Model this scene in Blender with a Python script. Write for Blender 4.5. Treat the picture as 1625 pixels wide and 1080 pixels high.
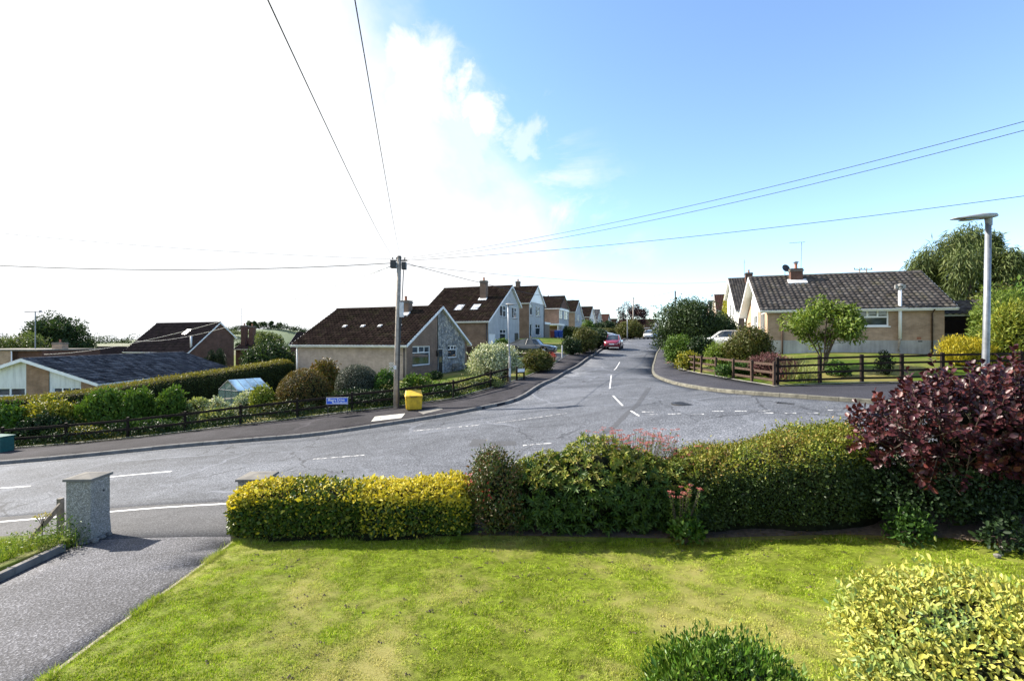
import bpy, bmesh, math, random
import numpy as np
from mathutils import Vector, Matrix, geometry

for o in list(bpy.data.objects):
    bpy.data.objects.remove(o)
SC = bpy.context.scene
COL = SC.collection
R = math.radians
CZ = 4.0            # eye height above the datum
F = 760.0           # focal length in photo pixels

# ------------------------------------------------------------------ camera
cam = bpy.data.cameras.new('camera')
cam.sensor_width = 36.0
cam.lens = F / 1625 * 36
cam.clip_start = 0.05
cam.clip_end = 6000
camo = bpy.data.objects.new('camera', cam)
camo.location = (0, 0, CZ)
camo.rotation_euler = (R(90), 0, 0)
COL.objects.link(camo)
SC.camera = camo

# ------------------------------------------------------------------ light
SUN_DIR = Vector((-1.22, 0.50, 1.0)).normalized()       # towards the sun
SUN_EL = math.asin(SUN_DIR.z)
SUN_AZ = math.atan2(SUN_DIR.x, SUN_DIR.y)                # clockwise from +Y
sun = bpy.data.lights.new('sun', 'SUN')
sun.energy = 5.0
sun.angle = R(0.5)
sun.color = (1.0, 0.93, 0.82)
suno = bpy.data.objects.new('sun', sun)
suno.rotation_euler = (-SUN_DIR).to_track_quat('-Z', 'Y').to_euler()
COL.objects.link(suno)
SC.view_settings.view_transform = 'Standard'
SC.view_settings.look = 'None'
SC.view_settings.exposure = 1.5
SC.view_settings.gamma = 1.0
SC.view_settings.use_curve_mapping = False
SC.cycles.max_bounces = 6
SC.cycles.diffuse_bounces = 3
SC.cycles.glossy_bounces = 3
SC.cycles.transmission_bounces = 4
SC.cycles.transparent_max_bounces = 6
SC.cycles.sample_clamp_indirect = 6


class NT:
    """small helper for building node trees"""
    def __init__(self, tree):
        self.t = tree
        self.n = tree.nodes
        self.l = tree.links

    def new(self, kind, **kw):
        nd = self.n.new(kind)
        for k, v in kw.items():
            setattr(nd, k, v)
        return nd

    def put(self, sock, val):
        if hasattr(val, 'links') or isinstance(val, bpy.types.NodeSocket):
            self.l.new(val, sock)
        elif isinstance(val, (tuple, list)) and len(val) == 3 and sock.type == 'RGBA':
            sock.default_value = (*val, 1)
        else:
            sock.default_value = val

    def coord(self, which='Object'):
        return self.new('ShaderNodeTexCoord').outputs[which]

    def mapping(self, vec, scale=(1, 1, 1), rot=(0, 0, 0), loc=(0, 0, 0)):
        m = self.new('ShaderNodeMapping')
        self.put(m.inputs['Vector'], vec)
        m.inputs['Scale'].default_value = scale
        m.inputs['Rotation'].default_value = rot
        m.inputs['Location'].default_value = loc
        return m.outputs[0]

    def noise(self, vec, scale, detail=3, rough=.55, dist=0.0, col=False):
        nd = self.new('ShaderNodeTexNoise')
        self.put(nd.inputs['Vector'], vec)
        nd.inputs['Scale'].default_value = scale
        nd.inputs['Detail'].default_value = detail
        nd.inputs['Roughness'].default_value = rough
        nd.inputs['Distortion'].default_value = dist
        return nd.outputs['Color' if col else 'Fac']

    def voronoi(self, vec, scale, feature='F1', out='Distance', rnd=1.0):
        nd = self.new('ShaderNodeTexVoronoi')
        nd.feature = feature
        self.put(nd.inputs['Vector'], vec)
        nd.inputs['Scale'].default_value = scale
        nd.inputs['Randomness'].default_value = rnd
        return nd.outputs[out]

    def ramp(self, fac, stops, interp='LINEAR'):
        nd = self.new('ShaderNodeValToRGB')
        self.put(nd.inputs[0], fac)
        cr = nd.color_ramp
        cr.interpolation = interp
        while len(cr.elements) < len(stops):
            cr.elements.new(0.5)
        for e, (p, c) in zip(cr.elements, stops):
            e.position = p
            if not isinstance(c, (tuple, list)):
                c = (c, c, c)
            e.color = (*c, 1)
        return nd.outputs[0]

    def mix(self, fac, a, b, blend='MIX'):
        nd = self.new('ShaderNodeMix', data_type='RGBA', blend_type=blend)
        self.put(nd.inputs[0], fac)
        self.put(nd.inputs[6], a)
        self.put(nd.inputs[7], b)
        return nd.outputs[2]

    def math(self, op, a, b=0.0, clamp=False):
        nd = self.new('ShaderNodeMath', operation=op, use_clamp=clamp)
        self.put(nd.inputs[0], a)
        self.put(nd.inputs[1], b)
        return nd.outputs[0]

    def bump(self, height, strength=.4, dist=.02, normal=None):
        nd = self.new('ShaderNodeBump')
        nd.inputs['Strength'].default_value = strength
        nd.inputs['Distance'].default_value = dist
        self.put(nd.inputs['Height'], height)
        if normal is not None:
            self.put(nd.inputs['Normal'], normal)
        return nd.outputs[0]


# ------------------------------------------------------------------ sky
world = bpy.data.worlds.new('World')
SC.world = world
world.use_nodes = True
w = NT(world.node_tree)
w.n.clear()
sky = w.new('ShaderNodeTexSky', sky_type='NISHITA')
sky.sun_disc = False
sky.sun_elevation = SUN_EL
sky.sun_rotation = SUN_AZ
sky.altitude = 50
sky.air_density = 1.0
sky.dust_density = 0.0
sky.ozone_density = 3.5
vec = w.new('ShaderNodeTexCoord').outputs['Generated']
sep = w.new('ShaderNodeSeparateXYZ')
w.put(sep.inputs[0], vec)
az = w.math('ARCTAN2', sep.outputs[0], sep.outputs[1])          # 0 ahead, negative to the left
el = w.math('ARCSINE', sep.outputs[2])
n1 = w.noise(vec, 2.6, 6, .6, .25)
n2 = w.noise(vec, 7.0, 5, .6, .4)
edge = w.math('ADD', az, w.math('MULTIPLY', el, 0.72))
edge = w.math('ADD', edge, w.math('MULTIPLY', w.math('SUBTRACT', n1, .5), .62))
edge = w.math('ADD', edge, w.math('MULTIPLY', w.math('SUBTRACT', n2, .5), .20))
veil = w.new('ShaderNodeMapRange', interpolation_type='SMOOTHSTEP')
w.put(veil.inputs[0], edge)
veil.inputs[1].default_value = 0.33
veil.inputs[2].default_value = -0.02
back = w.new('ShaderNodeMapRange', interpolation_type='SMOOTHSTEP')   # the bank ends behind the viewer
w.put(back.inputs[0], az)
back.inputs[1].default_value = -2.9
back.inputs[2].default_value = -2.2
# ragged white puffs along the edge of the bank
n3 = w.noise(w.mapping(vec, (1, 1, 1.5)), 4.2, 9, .62, .5)
rim = w.new('ShaderNodeMapRange', interpolation_type='SMOOTHSTEP')
w.put(rim.inputs[0], edge)
rim.inputs[1].default_value = .50
rim.inputs[2].default_value = .18
puff = w.math('MULTIPLY', w.ramp(n3, [(.53, 0.0), (.66, 1.0)]), rim.outputs[0])
mask = w.math('MAXIMUM', veil.outputs[0], w.math('MULTIPLY', puff, .85))
mask = w.math('MULTIPLY', mask, back.outputs[0])
# three small cumulus heads floating off the bank
nw = w.noise(vec, 9.0, 6, .62, .3, col=True)
wv = w.new('ShaderNodeVectorMath', operation='ADD')
w.put(wv.inputs[0], vec)
w.put(wv.inputs[1], w.mix(1.0, w.mix(1.0, nw, (.5, .5, .5), 'SUBTRACT'), (.22, .22, .16), 'MULTIPLY'))
for (cx_, cz_, rr_, st_) in ((-.190, .565, .085, .95), (-.115, .545, .05, .85), (-.070, .470, .060, .9), (-.20, .47, .11, .8), (.012, .425, .045, .45), (-.13, .40, .10, .6)):
    q = Vector((cx_, 1, cz_)).normalized()
    ds = w.new('ShaderNodeVectorMath', operation='DISTANCE')
    w.put(ds.inputs[0], wv.outputs[0])
    ds.inputs[1].default_value = q
    mr = w.new('ShaderNodeMapRange', interpolation_type='SMOOTHSTEP')
    w.put(mr.inputs[0], ds.outputs['Value'])
    mr.inputs[1].default_value = rr_ * 1.15
    mr.inputs[2].default_value = rr_ * .45
    mask = w.math('MAXIMUM', mask, w.math('MULTIPLY', mr.outputs[0], st_))
skyc = w.new('ShaderNodeHueSaturation')
w.put(skyc.inputs['Color'], sky.outputs[0])
skyc.inputs['Saturation'].default_value = .99
skyc.inputs['Value'].default_value = 1.18
cloud = w.ramp(n2, [(.2, (3.95, 4.05, 4.2)), (.75, (4.5, 4.55, 4.6))])
cl2 = w.mix(mask, skyc.outputs[0], cloud)
bg = w.new('ShaderNodeBackground')
w.put(bg.inputs[0], cl2)
bg.inputs[1].default_value = 0.098
wo = w.new('ShaderNodeOutputWorld')
w.l.new(bg.outputs[0], wo.inputs[0])

# ------------------------------------------------------------------ materials
def principled(name):
    m = bpy.data.materials.new(name)
    m.use_nodes = True
    t = NT(m.node_tree)
    b = m.node_tree.nodes['Principled BSDF']
    return m, t, b


def plain(name, col, rough=.6, metal=0.0, spec=.5, var=.25, scale=6, bump=0.0, bscale=60, coat=0.0):
    m, t, b = principled(name)
    c = t.coord('Object')
    n = t.noise(c, scale, 4)
    dark = tuple(x * (1 - var) for x in col)
    lite = tuple(min(1, x * (1 + var)) for x in col)
    t.put(b.inputs['Base Color'], t.ramp(n, [(.3, dark), (.7, lite)]))
    b.inputs['Roughness'].default_value = rough
    b.inputs['Metallic'].default_value = metal
    b.inputs['Specular IOR Level'].default_value = spec
    b.inputs['Coat Weight'].default_value = coat
    if bump:
        t.put(b.inputs['Normal'], t.bump(t.noise(c, bscale, 3), bump, .01))
    return m


def leafmat(name, cols, trans=.32, rough=.55, spec=.25, patch=None):
    """cols: colours picked per leaf; patch=(scale, other colours) swaps whole areas"""
    m, t, b = principled(name)
    geo = t.new('ShaderNodeNewGeometry')
    rnd = geo.outputs['Random Per Island']
    n = len(cols)
    c = t.ramp(rnd, [((i + .5) / n, k) for i, k in enumerate(cols)])
    if patch:
        sc, cols2, lo, hi = patch
        c2 = t.ramp(rnd, [((i + .5) / len(cols2), k) for i, k in enumerate(cols2)])
        f = t.ramp(t.noise(t.coord('Object'), sc, 2), [(lo, 0.0), (hi, 1.0)])
        c = t.mix(f, c, c2)
    t.put(b.inputs['Base Color'], c)
    b.inputs['Roughness'].default_value = rough
    b.inputs['Specular IOR Level'].default_value = spec
    tr = t.new('ShaderNodeBsdfTranslucent')
    t.put(tr.inputs[0], t.mix(1.0, c, (1.0, 1.0, .55), 'MULTIPLY'))
    mx = t.new('ShaderNodeMixShader')
    mx.inputs[0].default_value = trans
    out = m.node_tree.nodes['Material Output']
    t.l.new(b.outputs[0], mx.inputs[1])
    t.l.new(tr.outputs[0], mx.inputs[2])
    t.l.new(mx.outputs[0], out.inputs[0])
    return m


def brickmat(name, c1, c2, mortar, var=.3, bump=.5):
    m, t, b = principled(name)
    uv = t.coord('UV')
    br = t.new('ShaderNodeTexBrick')
    t.put(br.inputs['Vector'], uv)
    br.inputs['Color1'].default_value = (*c1, 1)
    br.inputs['Color2'].default_value = (*c2, 1)
    br.inputs['Mortar'].default_value = (*mortar, 1)
    br.inputs['Scale'].default_value = 1
    br.inputs['Mortar Size'].default_value = .006
    br.inputs['Brick Width'].default_value = .225
    br.inputs['Row Height'].default_value = .075
    n = t.noise(uv, 1.3, 5, .65)
    c = t.mix(1.0, br.outputs['Color'], t.ramp(n, [(.3, 1 - var), (.7, 1.15)]), 'MULTIPLY')
    streak = t.noise(t.mapping(uv, (3.5, .35, 1)), 1.6, 4, .6)
    c = t.mix(1.0, c, t.ramp(streak, [(.35, .94), (.6, 1.03)]), 'MULTIPLY')
    t.put(b.inputs['Base Color'], c)
    b.inputs['Roughness'].default_value = .85
    b.inputs['Specular IOR Level'].default_value = .25
    t.put(b.inputs['Normal'], t.bump(t.math('SUBTRACT', 1.0, br.outputs['Fac']), bump, .008))
    return m


def rendermat(name, col, var=.12, scale=1.5):
    m, t, b = principled(name)
    c = t.coord('Object')
    n = t.noise(c, scale, 5, .6)
    streak = t.noise(t.mapping(c, (3, 3, .3)), 1.5, 4)
    base = t.ramp(n, [(.3, tuple(x * (1 - var) for x in col)), (.7, tuple(min(1, x * (1 + var)) for x in col))])
    base = t.mix(1.0, base, t.ramp(streak, [(.32, .78), (.58, 1.0)]), 'MULTIPLY')
    t.put(b.inputs['Base Color'], base)
    b.inputs['Roughness'].default_value = .9
    b.inputs['Specular IOR Level'].default_value = .2
    t.put(b.inputs['Normal'], t.bump(t.noise(c, 45, 3), .3, .01))
    return m


def tilemat(name, cols, moss=(.05, .06, .02), mossy=.3, rough=.75):
    m, t, b = principled(name)
    uv = t.coord('UV')
    fl = t.new('ShaderNodeVectorMath', operation='FLOOR')
    t.put(fl.inputs[0], uv)
    wn = t.new('ShaderNodeTexWhiteNoise', noise_dimensions='2D')
    t.put(wn.inputs['Vector'], fl.outputs[0])
    c = t.ramp(wn.outputs['Value'], [((i + .5) / len(cols), k) for i, k in enumerate(cols)])
    n = t.noise(uv, .35, 5, .7)
    c = t.mix(t.ramp(n, [(.52, 0.0), (.72, mossy)]), c, moss)
    n2 = t.noise(t.mapping(uv, (1.2, .15, 1)), 1.0, 4)
    c = t.mix(1.0, c, t.ramp(n2, [(.3, .8), (.65, 1.12)]), 'MULTIPLY')
    t.put(b.inputs['Base Color'], c)
    b.inputs['Roughness'].default_value = rough
    b.inputs['Specular IOR Level'].default_value = 0.0
    t.put(b.inputs['Normal'], t.bump(t.noise(uv, 9, 3), .25, .01))
    return m


def glassmat(name, col=(.02, .025, .03), rough=.04):
    m, t, b = principled(name)
    c = t.coord('Object')
    n = t.noise(c, 1.1, 3)
    t.put(b.inputs['Base Color'], t.ramp(n, [(.35, tuple(x * .4 for x in col)), (.65, tuple(x * 1.8 for x in col))]))
    b.inputs['Roughness'].default_value = rough
    b.inputs['Specular IOR Level'].default_value = .8
    return m


def asphalt(name, base, speck, scale=180, patchy=.25, cracks=0.0, rough=.8, bump=.5, spec=.4, coarse=.006):
    m, t, b = principled(name)
    c = t.coord('Object')
    big = t.noise(c, .22, 5, .65, .4)
    mid = t.noise(c, 1.7, 5, .7)
    track = t.noise(t.mapping(c, (.05, .75, 1), (0, 0, -.12)), 1.0, 4, .6, .6)
    fine = t.noise(c, scale, 2, .6)
    col = t.ramp(fine, [(.34, tuple(x * .5 for x in base)), (.52, base), (.72, speck)])
    col = t.mix(1.0, col, t.ramp(big, [(.3, 1 - patchy), (.68, 1 + patchy)]), 'MULTIPLY')
    col = t.mix(1.0, col, t.ramp(mid, [(.3, 1 - patchy * .6), (.7, 1 + patchy * .6)]), 'MULTIPLY')
    col = t.mix(1.0, col, t.ramp(track, [(.32, 1 - patchy * .7), (.66, 1 + patchy * .7)]), 'MULTIPLY')
    if cracks:
        wv = t.new('ShaderNodeVectorMath', operation='ADD')
        t.put(wv.inputs[0], c)
        t.put(wv.inputs[1], t.mix(1.0, t.noise(c, 1.4, 4, col=True), (.9, .9, .9), 'MULTIPLY'))
        e = t.voronoi(wv.outputs[0], .33, 'DISTANCE_TO_EDGE')
        msk = t.ramp(t.noise(c, .18, 2), [(.46, 0.0), (.58, 1.0)])
        cr = t.math('MULTIPLY', t.ramp(e, [(.004, 1.0), (.016, 0.0)]), msk)
        col = t.mix(t.math('MULTIPLY', cr, cracks), col, tuple(x * .35 for x in base))
        e2 = t.voronoi(t.mapping(wv.outputs[0], (1, 1, 1), (0, 0, .7), (7, 3, 0)), .21, 'DISTANCE_TO_EDGE')
        msk2 = t.ramp(t.noise(t.mapping(c, loc=(9, 2, 0)), .2, 2), [(.48, 0.0), (.6, 1.0)])
        cr2 = t.math('MULTIPLY', t.ramp(e2, [(.006, 1.0), (.02, 0.0)]), msk2)
        col = t.mix(t.math('MULTIPLY', cr2, .7), col, tuple(min(1, x * 2.0) for x in base))
    t.put(b.inputs['Base Color'], col)
    b.inputs['Roughness'].default_value = rough
    b.inputs['Specular IOR Level'].default_value = spec
    t.put(b.inputs['Normal'], t.bump(fine, bump, coarse))
    return m


def grassmat(name, greens, dry, scale=.55, dryness=(.46, .66), worm=True):
    m, t, b = principled(name)
    c = t.coord('Object')
    n = t.noise(c, scale, 5, .65, .3)
    k = t.noise(c, 2.7, 4, .6)
    geo = t.new('ShaderNodeNewGeometry')
    g = t.ramp(geo.outputs['Random Per Island'], [((i + .5) / len(greens), q) for i, q in enumerate(greens)])
    g = t.mix(1.0, g, t.ramp(k, [(.3, .68), (.7, 1.22)]), 'MULTIPLY')
    g = t.mix(1.0, g, t.ramp(t.noise(c, 14, 3, .6), [(.32, .62), (.62, 1.15)]), 'MULTIPLY')
    col = t.mix(t.ramp(n, [(dryness[0], 0.0), (dryness[1], .85)]), g, dry)
    if worm:
        col = t.mix(t.ramp(t.noise(c, 3.6, 3, .55), [(.69, 0.0), (.74, .85)]), col, (.045, .036, .02))
    t.put(b.inputs['Base Color'], col)
    b.inputs['Roughness'].default_value = .7
    b.inputs['Specular IOR Level'].default_value = .1
    tr = t.new('ShaderNodeBsdfTranslucent')
    t.put(tr.inputs[0], col)
    mx = t.new('ShaderNodeMixShader')
    mx.inputs[0].default_value = .3
    t.l.new(b.outputs[0], mx.inputs[1])
    t.l.new(tr.outputs[0], mx.inputs[2])
    t.l.new(mx.outputs[0], m.node_tree.nodes['Material Output'].inputs[0])
    return m


M = {}
M['road'] = asphalt('road_asphalt', (.078, .084, .098), (.18, .188, .208), 26, .26, .8, .82, .6, .22, .008)
M['patch'] = asphalt('patched_asphalt', (.05, .052, .058), (.09, .09, .1), 90, .2, 0, .75)
M['pavement'] = asphalt('pavement_asphalt', (.034, .032, .036), (.070, .067, .072), 60, .28, .25, .92, .5, .12)
M['pavement_new'] = asphalt('fresh_pavement_asphalt', (.034, .034, .042), (.066, .066, .078), 80, .14, 0, .9, .5, .15)
M['footway'] = asphalt('footway_asphalt', (.060, .060, .064), (.13, .13, .135), 38, .24, .3, .85, .6, .25, .008)
M['drive'] = asphalt('drive_asphalt', (.055, .055, .063), (.24, .24, .26), 42, .30, .15, .8, 1.0, .3, .02)
M['kerb'] = rendermat('kerb_concrete', (.16, .155, .15), .25, 3)
M['kerb_moss'] = plain('mossy_kerb_concrete', (.115, .110, .088), .9, var=.5, scale=4, bump=.3)
M['concrete'] = rendermat('concrete', (.17, .16, .145), .25, 2.5)
M['slabwhite'] = rendermat('pale_concrete_slab', (.46, .44, .39), .1, 3)
M['paint'] = plain('road_paint', (.56, .56, .55), .7, var=.22, scale=9)
M['paint_worn'] = None
M['white'] = plain('white_upvc', (.78, .78, .78), .4, var=.04, scale=3)
M['barge'] = plain('painted_bargeboard', (.72, .73, .75), .5, var=.08, scale=2)
M['black'] = plain('black_plastic', (.015, .015, .017), .45)
M['dkwood'] = plain('stained_fence_wood', (.018, .013, .010), .8, spec=.12, var=.45, scale=9, bump=.4)
M['brwood'] = plain('weathered_brown_wood', (.066, .044, .034), .8, spec=.15, var=.35, scale=9, bump=.4)
M['greywood'] = plain('weathered_grey_wood', (.17, .145, .115), .85, var=.4, scale=12, bump=.5)
M['pole'] = plain('pole_timber', (.30, .265, .23), .85, var=.35, scale=5, bump=.4)
M['trunk'] = plain('bark', (.075, .055, .04), .9, var=.4, scale=8, bump=.8, bscale=25)
M['twig_or_core'] = plain('shaded_core', (.011, .013, .006), .95, spec=.1, var=.5, scale=12, bump=.6, bscale=30)  # solid cores: the inner shade of shrubs is put into this near-black green
M['steel'] = plain('galvanised_steel', (.22, .235, .26), .5, .6, var=.18, scale=14)
M['lantern'] = plain('lantern_alloy', (.27, .265, .26), .5, .2, var=.1)
M['glass'] = glassmat('window_glass', (.035, .045, .055))
M['skylight'] = glassmat('skylight_glass', (.45, .47, .5), .15)
M['glassblue'] = glassmat('greenhouse_glass', (.26, .38, .46), .12)
M['brick_brown'] = brickmat('brown_brick', (.235, .155, .112), (.19, .122, .088), (.20, .165, .14))
M['brick_tan'] = brickmat('tan_brick', (.52, .40, .325), (.43, .33, .265), (.32, .27, .23), .18)
M['brick_orange'] = brickmat('orange_brick', (.44, .30, .205), (.35, .235, .155), (.34, .29, .235))
M['brick_panel'] = brickmat('panel_brick', (.36, .215, .13), (.29, .165, .095), (.26, .21, .17))
M['brick_dark'] = brickmat('dark_red_brick', (.15, .075, .055), (.11, .055, .04), (.10, .08, .07))
M['render_grey'] = rendermat('grey_pebble_render', (.42, .43, .44))
M['render_white'] = rendermat('white_render', (.74, .73, .70), .06)
M['render_plinth'] = rendermat('plinth_render', (.40, .39, .37), .22, .8)
M['tile_brown'] = tilemat('brown_roof_tile', [(.021, .0150, .0135), (.028, .020, .0175), (.015, .0112, .010), (.036, .026, .022)])
M['tile_grey'] = tilemat('grey_brown_roof_tile', [(.062, .056, .055), (.078, .071, .069), (.048, .044, .043), (.096, .088, .085)], (.11, .10, .045), .45)
M['tile_slate'] = tilemat('dark_grey_roof_tile', [(.058, .057, .063), (.090, .089, .096), (.030, .030, .034), (.125, .124, .132)], (.06, .06, .04), .2)
M['tile_dark'] = tilemat('dark_roof_tile', [(.022, .018, .020), (.028, .022, .024), (.017, .015, .016)], (.05, .05, .03), .2)
M['tile_red'] = tilemat('reddish_roof_tile', [(.075, .042, .036), (.09, .05, .042), (.065, .038, .033)])
M['lead'] = plain('lead_flashing', (.55, .55, .55), .6, var=.15)
M['pot'] = plain('terracotta', (.30, .12, .07), .8)
M['yellow'] = plain('yellow_grit_bin', (.52, .32, .010), .55, var=.28, scale=5)
M['green_cab'] = plain('green_cabinet_paint', (.012, .085, .075), .45, var=.25)
M['blue_sign'] = plain('blue_sign_enamel', (.012, .085, .55), .3, var=.06)
M['soil'] = plain('soil', (.075, .055, .038), .95, var=.5, scale=14, bump=.9, bscale=40)
M['gravel'] = plain('pale_gravel', (.22, .19, .15), .9, var=.3, scale=20, bump=.6)
M['wire'] = plain('cable', (.02, .02, .022), .6)
M['iron'] = plain('cast_iron', (.045, .045, .048), .6, .4, var=.3, scale=20)
M['blue_bin'] = plain('blue_bin_plastic', (.015, .07, .33), .5)
M['red_bin'] = plain('brown_bin_plastic', (.19, .04, .03), .5)
M['tyre'] = plain('tyre_rubber', (.016, .016, .016), .8)
M['alloy'] = plain('alloy_rim', (.42, .43, .45), .3, .8)
M['lamp_lens'] = plain('headlamp_lens', (.6, .62, .65), .12, .3)
M['stone'] = None
M['lawn_base'] = grassmat('lawn_turf', [(.14, .18, .018)], (.28, .25, .09))
M['lawn'] = grassmat('lawn_blades', [(.11, .20, .010), (.25, .37, .014), (.34, .45, .02), (.42, .46, .05), (.29, .41, .016), (.52, .50, .16)], (.56, .50, .18), .55, (.50, .72))
M['garden'] = grassmat('garden_turf', [(.085, .135, .014)], (.22, .19, .07), .35, (.44, .62), False)
M['field'] = grassmat('field_grass', [(.12, .135, .03)], (.17, .155, .055), .012, (.4, .8), False)
M['hillgrass'] = grassmat('hill_grass', [(.10, .16, .035)], (.15, .19, .06), .01, (.45, .8), False)

def pebbledash():
    m, t, b = principled('pebbledash')
    c = t.coord('Object')
    v = t.voronoi(c, 60, 'F1', 'Color')
    d = t.voronoi(c, 60, 'F1', 'Distance')
    s = t.new('ShaderNodeSeparateColor')
    t.put(s.inputs[0], v)
    col = t.ramp(s.outputs[0], [(.1, (.15, .142, .128)), (.45, (.23, .22, .20)), (.75, (.30, .29, .27)), (.95, (.40, .385, .36))])
    st = t.noise(c, 3.0, 4)
    col = t.mix(t.ramp(st, [(.45, 0.0), (.7, .5)]), col, (.20, .185, .135))
    t.put(b.inputs['Base Color'], col)
    b.inputs['Roughness'].default_value = .85
    t.put(b.inputs['Normal'], t.bump(d, .7, .01))
    return m

def stonecladding():
    m, t, b = principled('stone_cladding')
    uv = t.coord('UV')
    v = t.voronoi(uv, 3.6, 'F1', 'Color')
    e = t.voronoi(uv, 3.6, 'DISTANCE_TO_EDGE')
    s = t.new('ShaderNodeSeparateColor')
    t.put(s.inputs[0], v)
    col = t.ramp(s.outputs[0], [(.05, (.13, .14, .15)), (.4, (.27, .27, .27)), (.7, (.38, .37, .35)), (.95, (.46, .42, .35))])
    col = t.mix(1.0, col, t.ramp(t.noise(uv, 6, 4), [(.3, .7), (.7, 1.15)]), 'MULTIPLY')
    col = t.mix(t.ramp(e, [(.02, 1.0), (.06, 0.0)]), col, (.20, .19, .18))
    t.put(b.inputs['Base Color'], col)
    b.inputs['Roughness'].default_value = .85
    t.put(b.inputs['Normal'], t.bump(t.ramp(e, [(0.0, 0.0), (.14, 1.0)]), .9, .05))
    return m

def wornpaint(name='worn_road_paint', lo=.47, hi=.58):
    m, t, b = principled(name)
    c = t.coord('Object')
    n = t.noise(c, 7, 5, .7)
    t.put(b.inputs['Base Color'], t.ramp(n, [(lo, (.10, .105, .118)), (hi, (.58, .58, .57))]))
    b.inputs['Roughness'].default_value = .7
    return m

M['pebbledash'] = pebbledash()
M['stone'] = stonecladding()
M['paint_worn'] = wornpaint()
M['paint_half'] = wornpaint('scuffed_road_paint', .36, .50)

# ------------------------------------------------------------------ object helpers
def tag(o, label=None, cat=None, group=None, kind=None):
    if label: o['label'] = label
    if cat: o['category'] = cat
    if group: o['group'] = group
    if kind: o['kind'] = kind
    return o


def thing(name, label, cat, loc=(0, 0, 0), rotz=0.0, group=None):
    o = bpy.data.objects.new(name, None)
    o.empty_display_size = .3
    COL.objects.link(o)
    o.location = loc
    o.rotation_euler = (0, 0, rotz)
    return tag(o, label, cat, group)


class MB:
    def __init__(self):
        self.v, self.f, self.uv = [], [], {}

    def add(self, vs, fs, M4=None):
        b = len(self.v)
        self.v += [tuple(M4 @ Vector(p)) if M4 is not None else tuple(p) for p in vs]
        self.f += [tuple(i + b for i in f) for f in fs]
        return self

    def box(self, lo, hi, M4=None):
        x0, y0, z0 = lo
        x1, y1, z1 = hi
        vs = [(x0, y0, z0), (x1, y0, z0), (x1, y1, z0), (x0, y1, z0), (x0, y0, z1), (x1, y0, z1), (x1, y1, z1), (x0, y1, z1)]
        return self.add(vs, [(0, 3, 2, 1), (4, 5, 6, 7), (0, 1, 5, 4), (1, 2, 6, 5), (2, 3, 7, 6), (3, 0, 4, 7)], M4)

    def cbox(self, c, s, M4=None):
        return self.box([c[i] - s[i] / 2 for i in range(3)], [c[i] + s[i] / 2 for i in range(3)], M4)

    def tube(self, pts, rad, n=8, cap=True):
        pts = [Vector(p) for p in pts]
        if not isinstance(rad, (list, tuple)):
            rad = [rad] * len(pts)
        b = len(self.v)
        for i, p in enumerate(pts):
            d = (pts[min(i + 1, len(pts) - 1)] - pts[max(i - 1, 0)]).normalized()
            a = Vector((0, 0, 1)) if abs(d.z) < .9 else Vector((1, 0, 0))
            s = d.cross(a).normalized()
            u = s.cross(d)
            for k in range(n):
                t = 2 * math.pi * k / n
                self.v.append(tuple(p + (s * math.cos(t) + u * math.sin(t)) * rad[i]))
        for i in range(len(pts) - 1):
            for k in range(n):
                a0 = b + i * n + k
                a1 = b + i * n + (k + 1) % n
                self.f.append((a0, a1, a1 + n, a0 + n))
        if cap:
            self.f.append(tuple(b + k for k in range(n)))
            self.f.append(tuple(b + (len(pts) - 1) * n + k for k in range(n)))
        return self

    def lathe(self, prof, n=16, M4=None):
        vs, fs = [], []
        for r, z in prof:
            for k in range(n):
                t = 2 * math.pi * k / n
                vs.append((r * math.cos(t), r * math.sin(t), z))
        for i in range(len(prof) - 1):
            for k in range(n):
                fs.append((i * n + k, i * n + (k + 1) % n, (i + 1) * n + (k + 1) % n, (i + 1) * n + k))
        fs.append(tuple(range(n)))
        fs.append(tuple((len(prof) - 1) * n + k for k in range(n)))
        return self.add(vs, fs, M4)

    def prism(self, poly, z0, z1, M4=None):
        n = len(poly)
        vs = [(x, y, z0) for x, y in poly] + [(x, y, z1) for x, y in poly]
        fs = [tuple(range(n))[::-1], tuple(range(n, 2 * n))] + [(i, (i + 1) % n, (i + 1) % n + n, i + n) for i in range(n)]
        return self.add(vs, fs, M4)


def obj(name, mb, mat, parent=None, smooth=False, bevel=0.0, fix=True):
    me = bpy.data.meshes.new(name)
    me.from_pydata(mb.v, [], mb.f)
    if fix or bevel:
        bm = bmesh.new()
        bm.from_mesh(me)
        if bevel:
            bmesh.ops.bevel(bm, geom=bm.edges[:], offset=bevel, segments=1, affect='EDGES', clamp_overlap=True)
        bmesh.ops.recalc_face_normals(bm, faces=bm.faces[:])
        bm.to_mesh(me)
        bm.free()
    me.materials.append(mat)
    if smooth:
        me.polygons.foreach_set('use_smooth', [True] * len(me.polygons))
    o = bpy.data.objects.new(name, me)
    COL.objects.link(o)
    if parent is not None:
        o.parent = parent
    return o


def setuv(me, uvs):
    ul = me.uv_layers.new(name='UVMap')
    arr = np.empty(len(me.loops), dtype=np.int32)
    me.loops.foreach_get('vertex_index', arr)
    ul.data.foreach_set('uv', np.asarray(uvs, dtype=np.float32)[arr].ravel())


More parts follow.
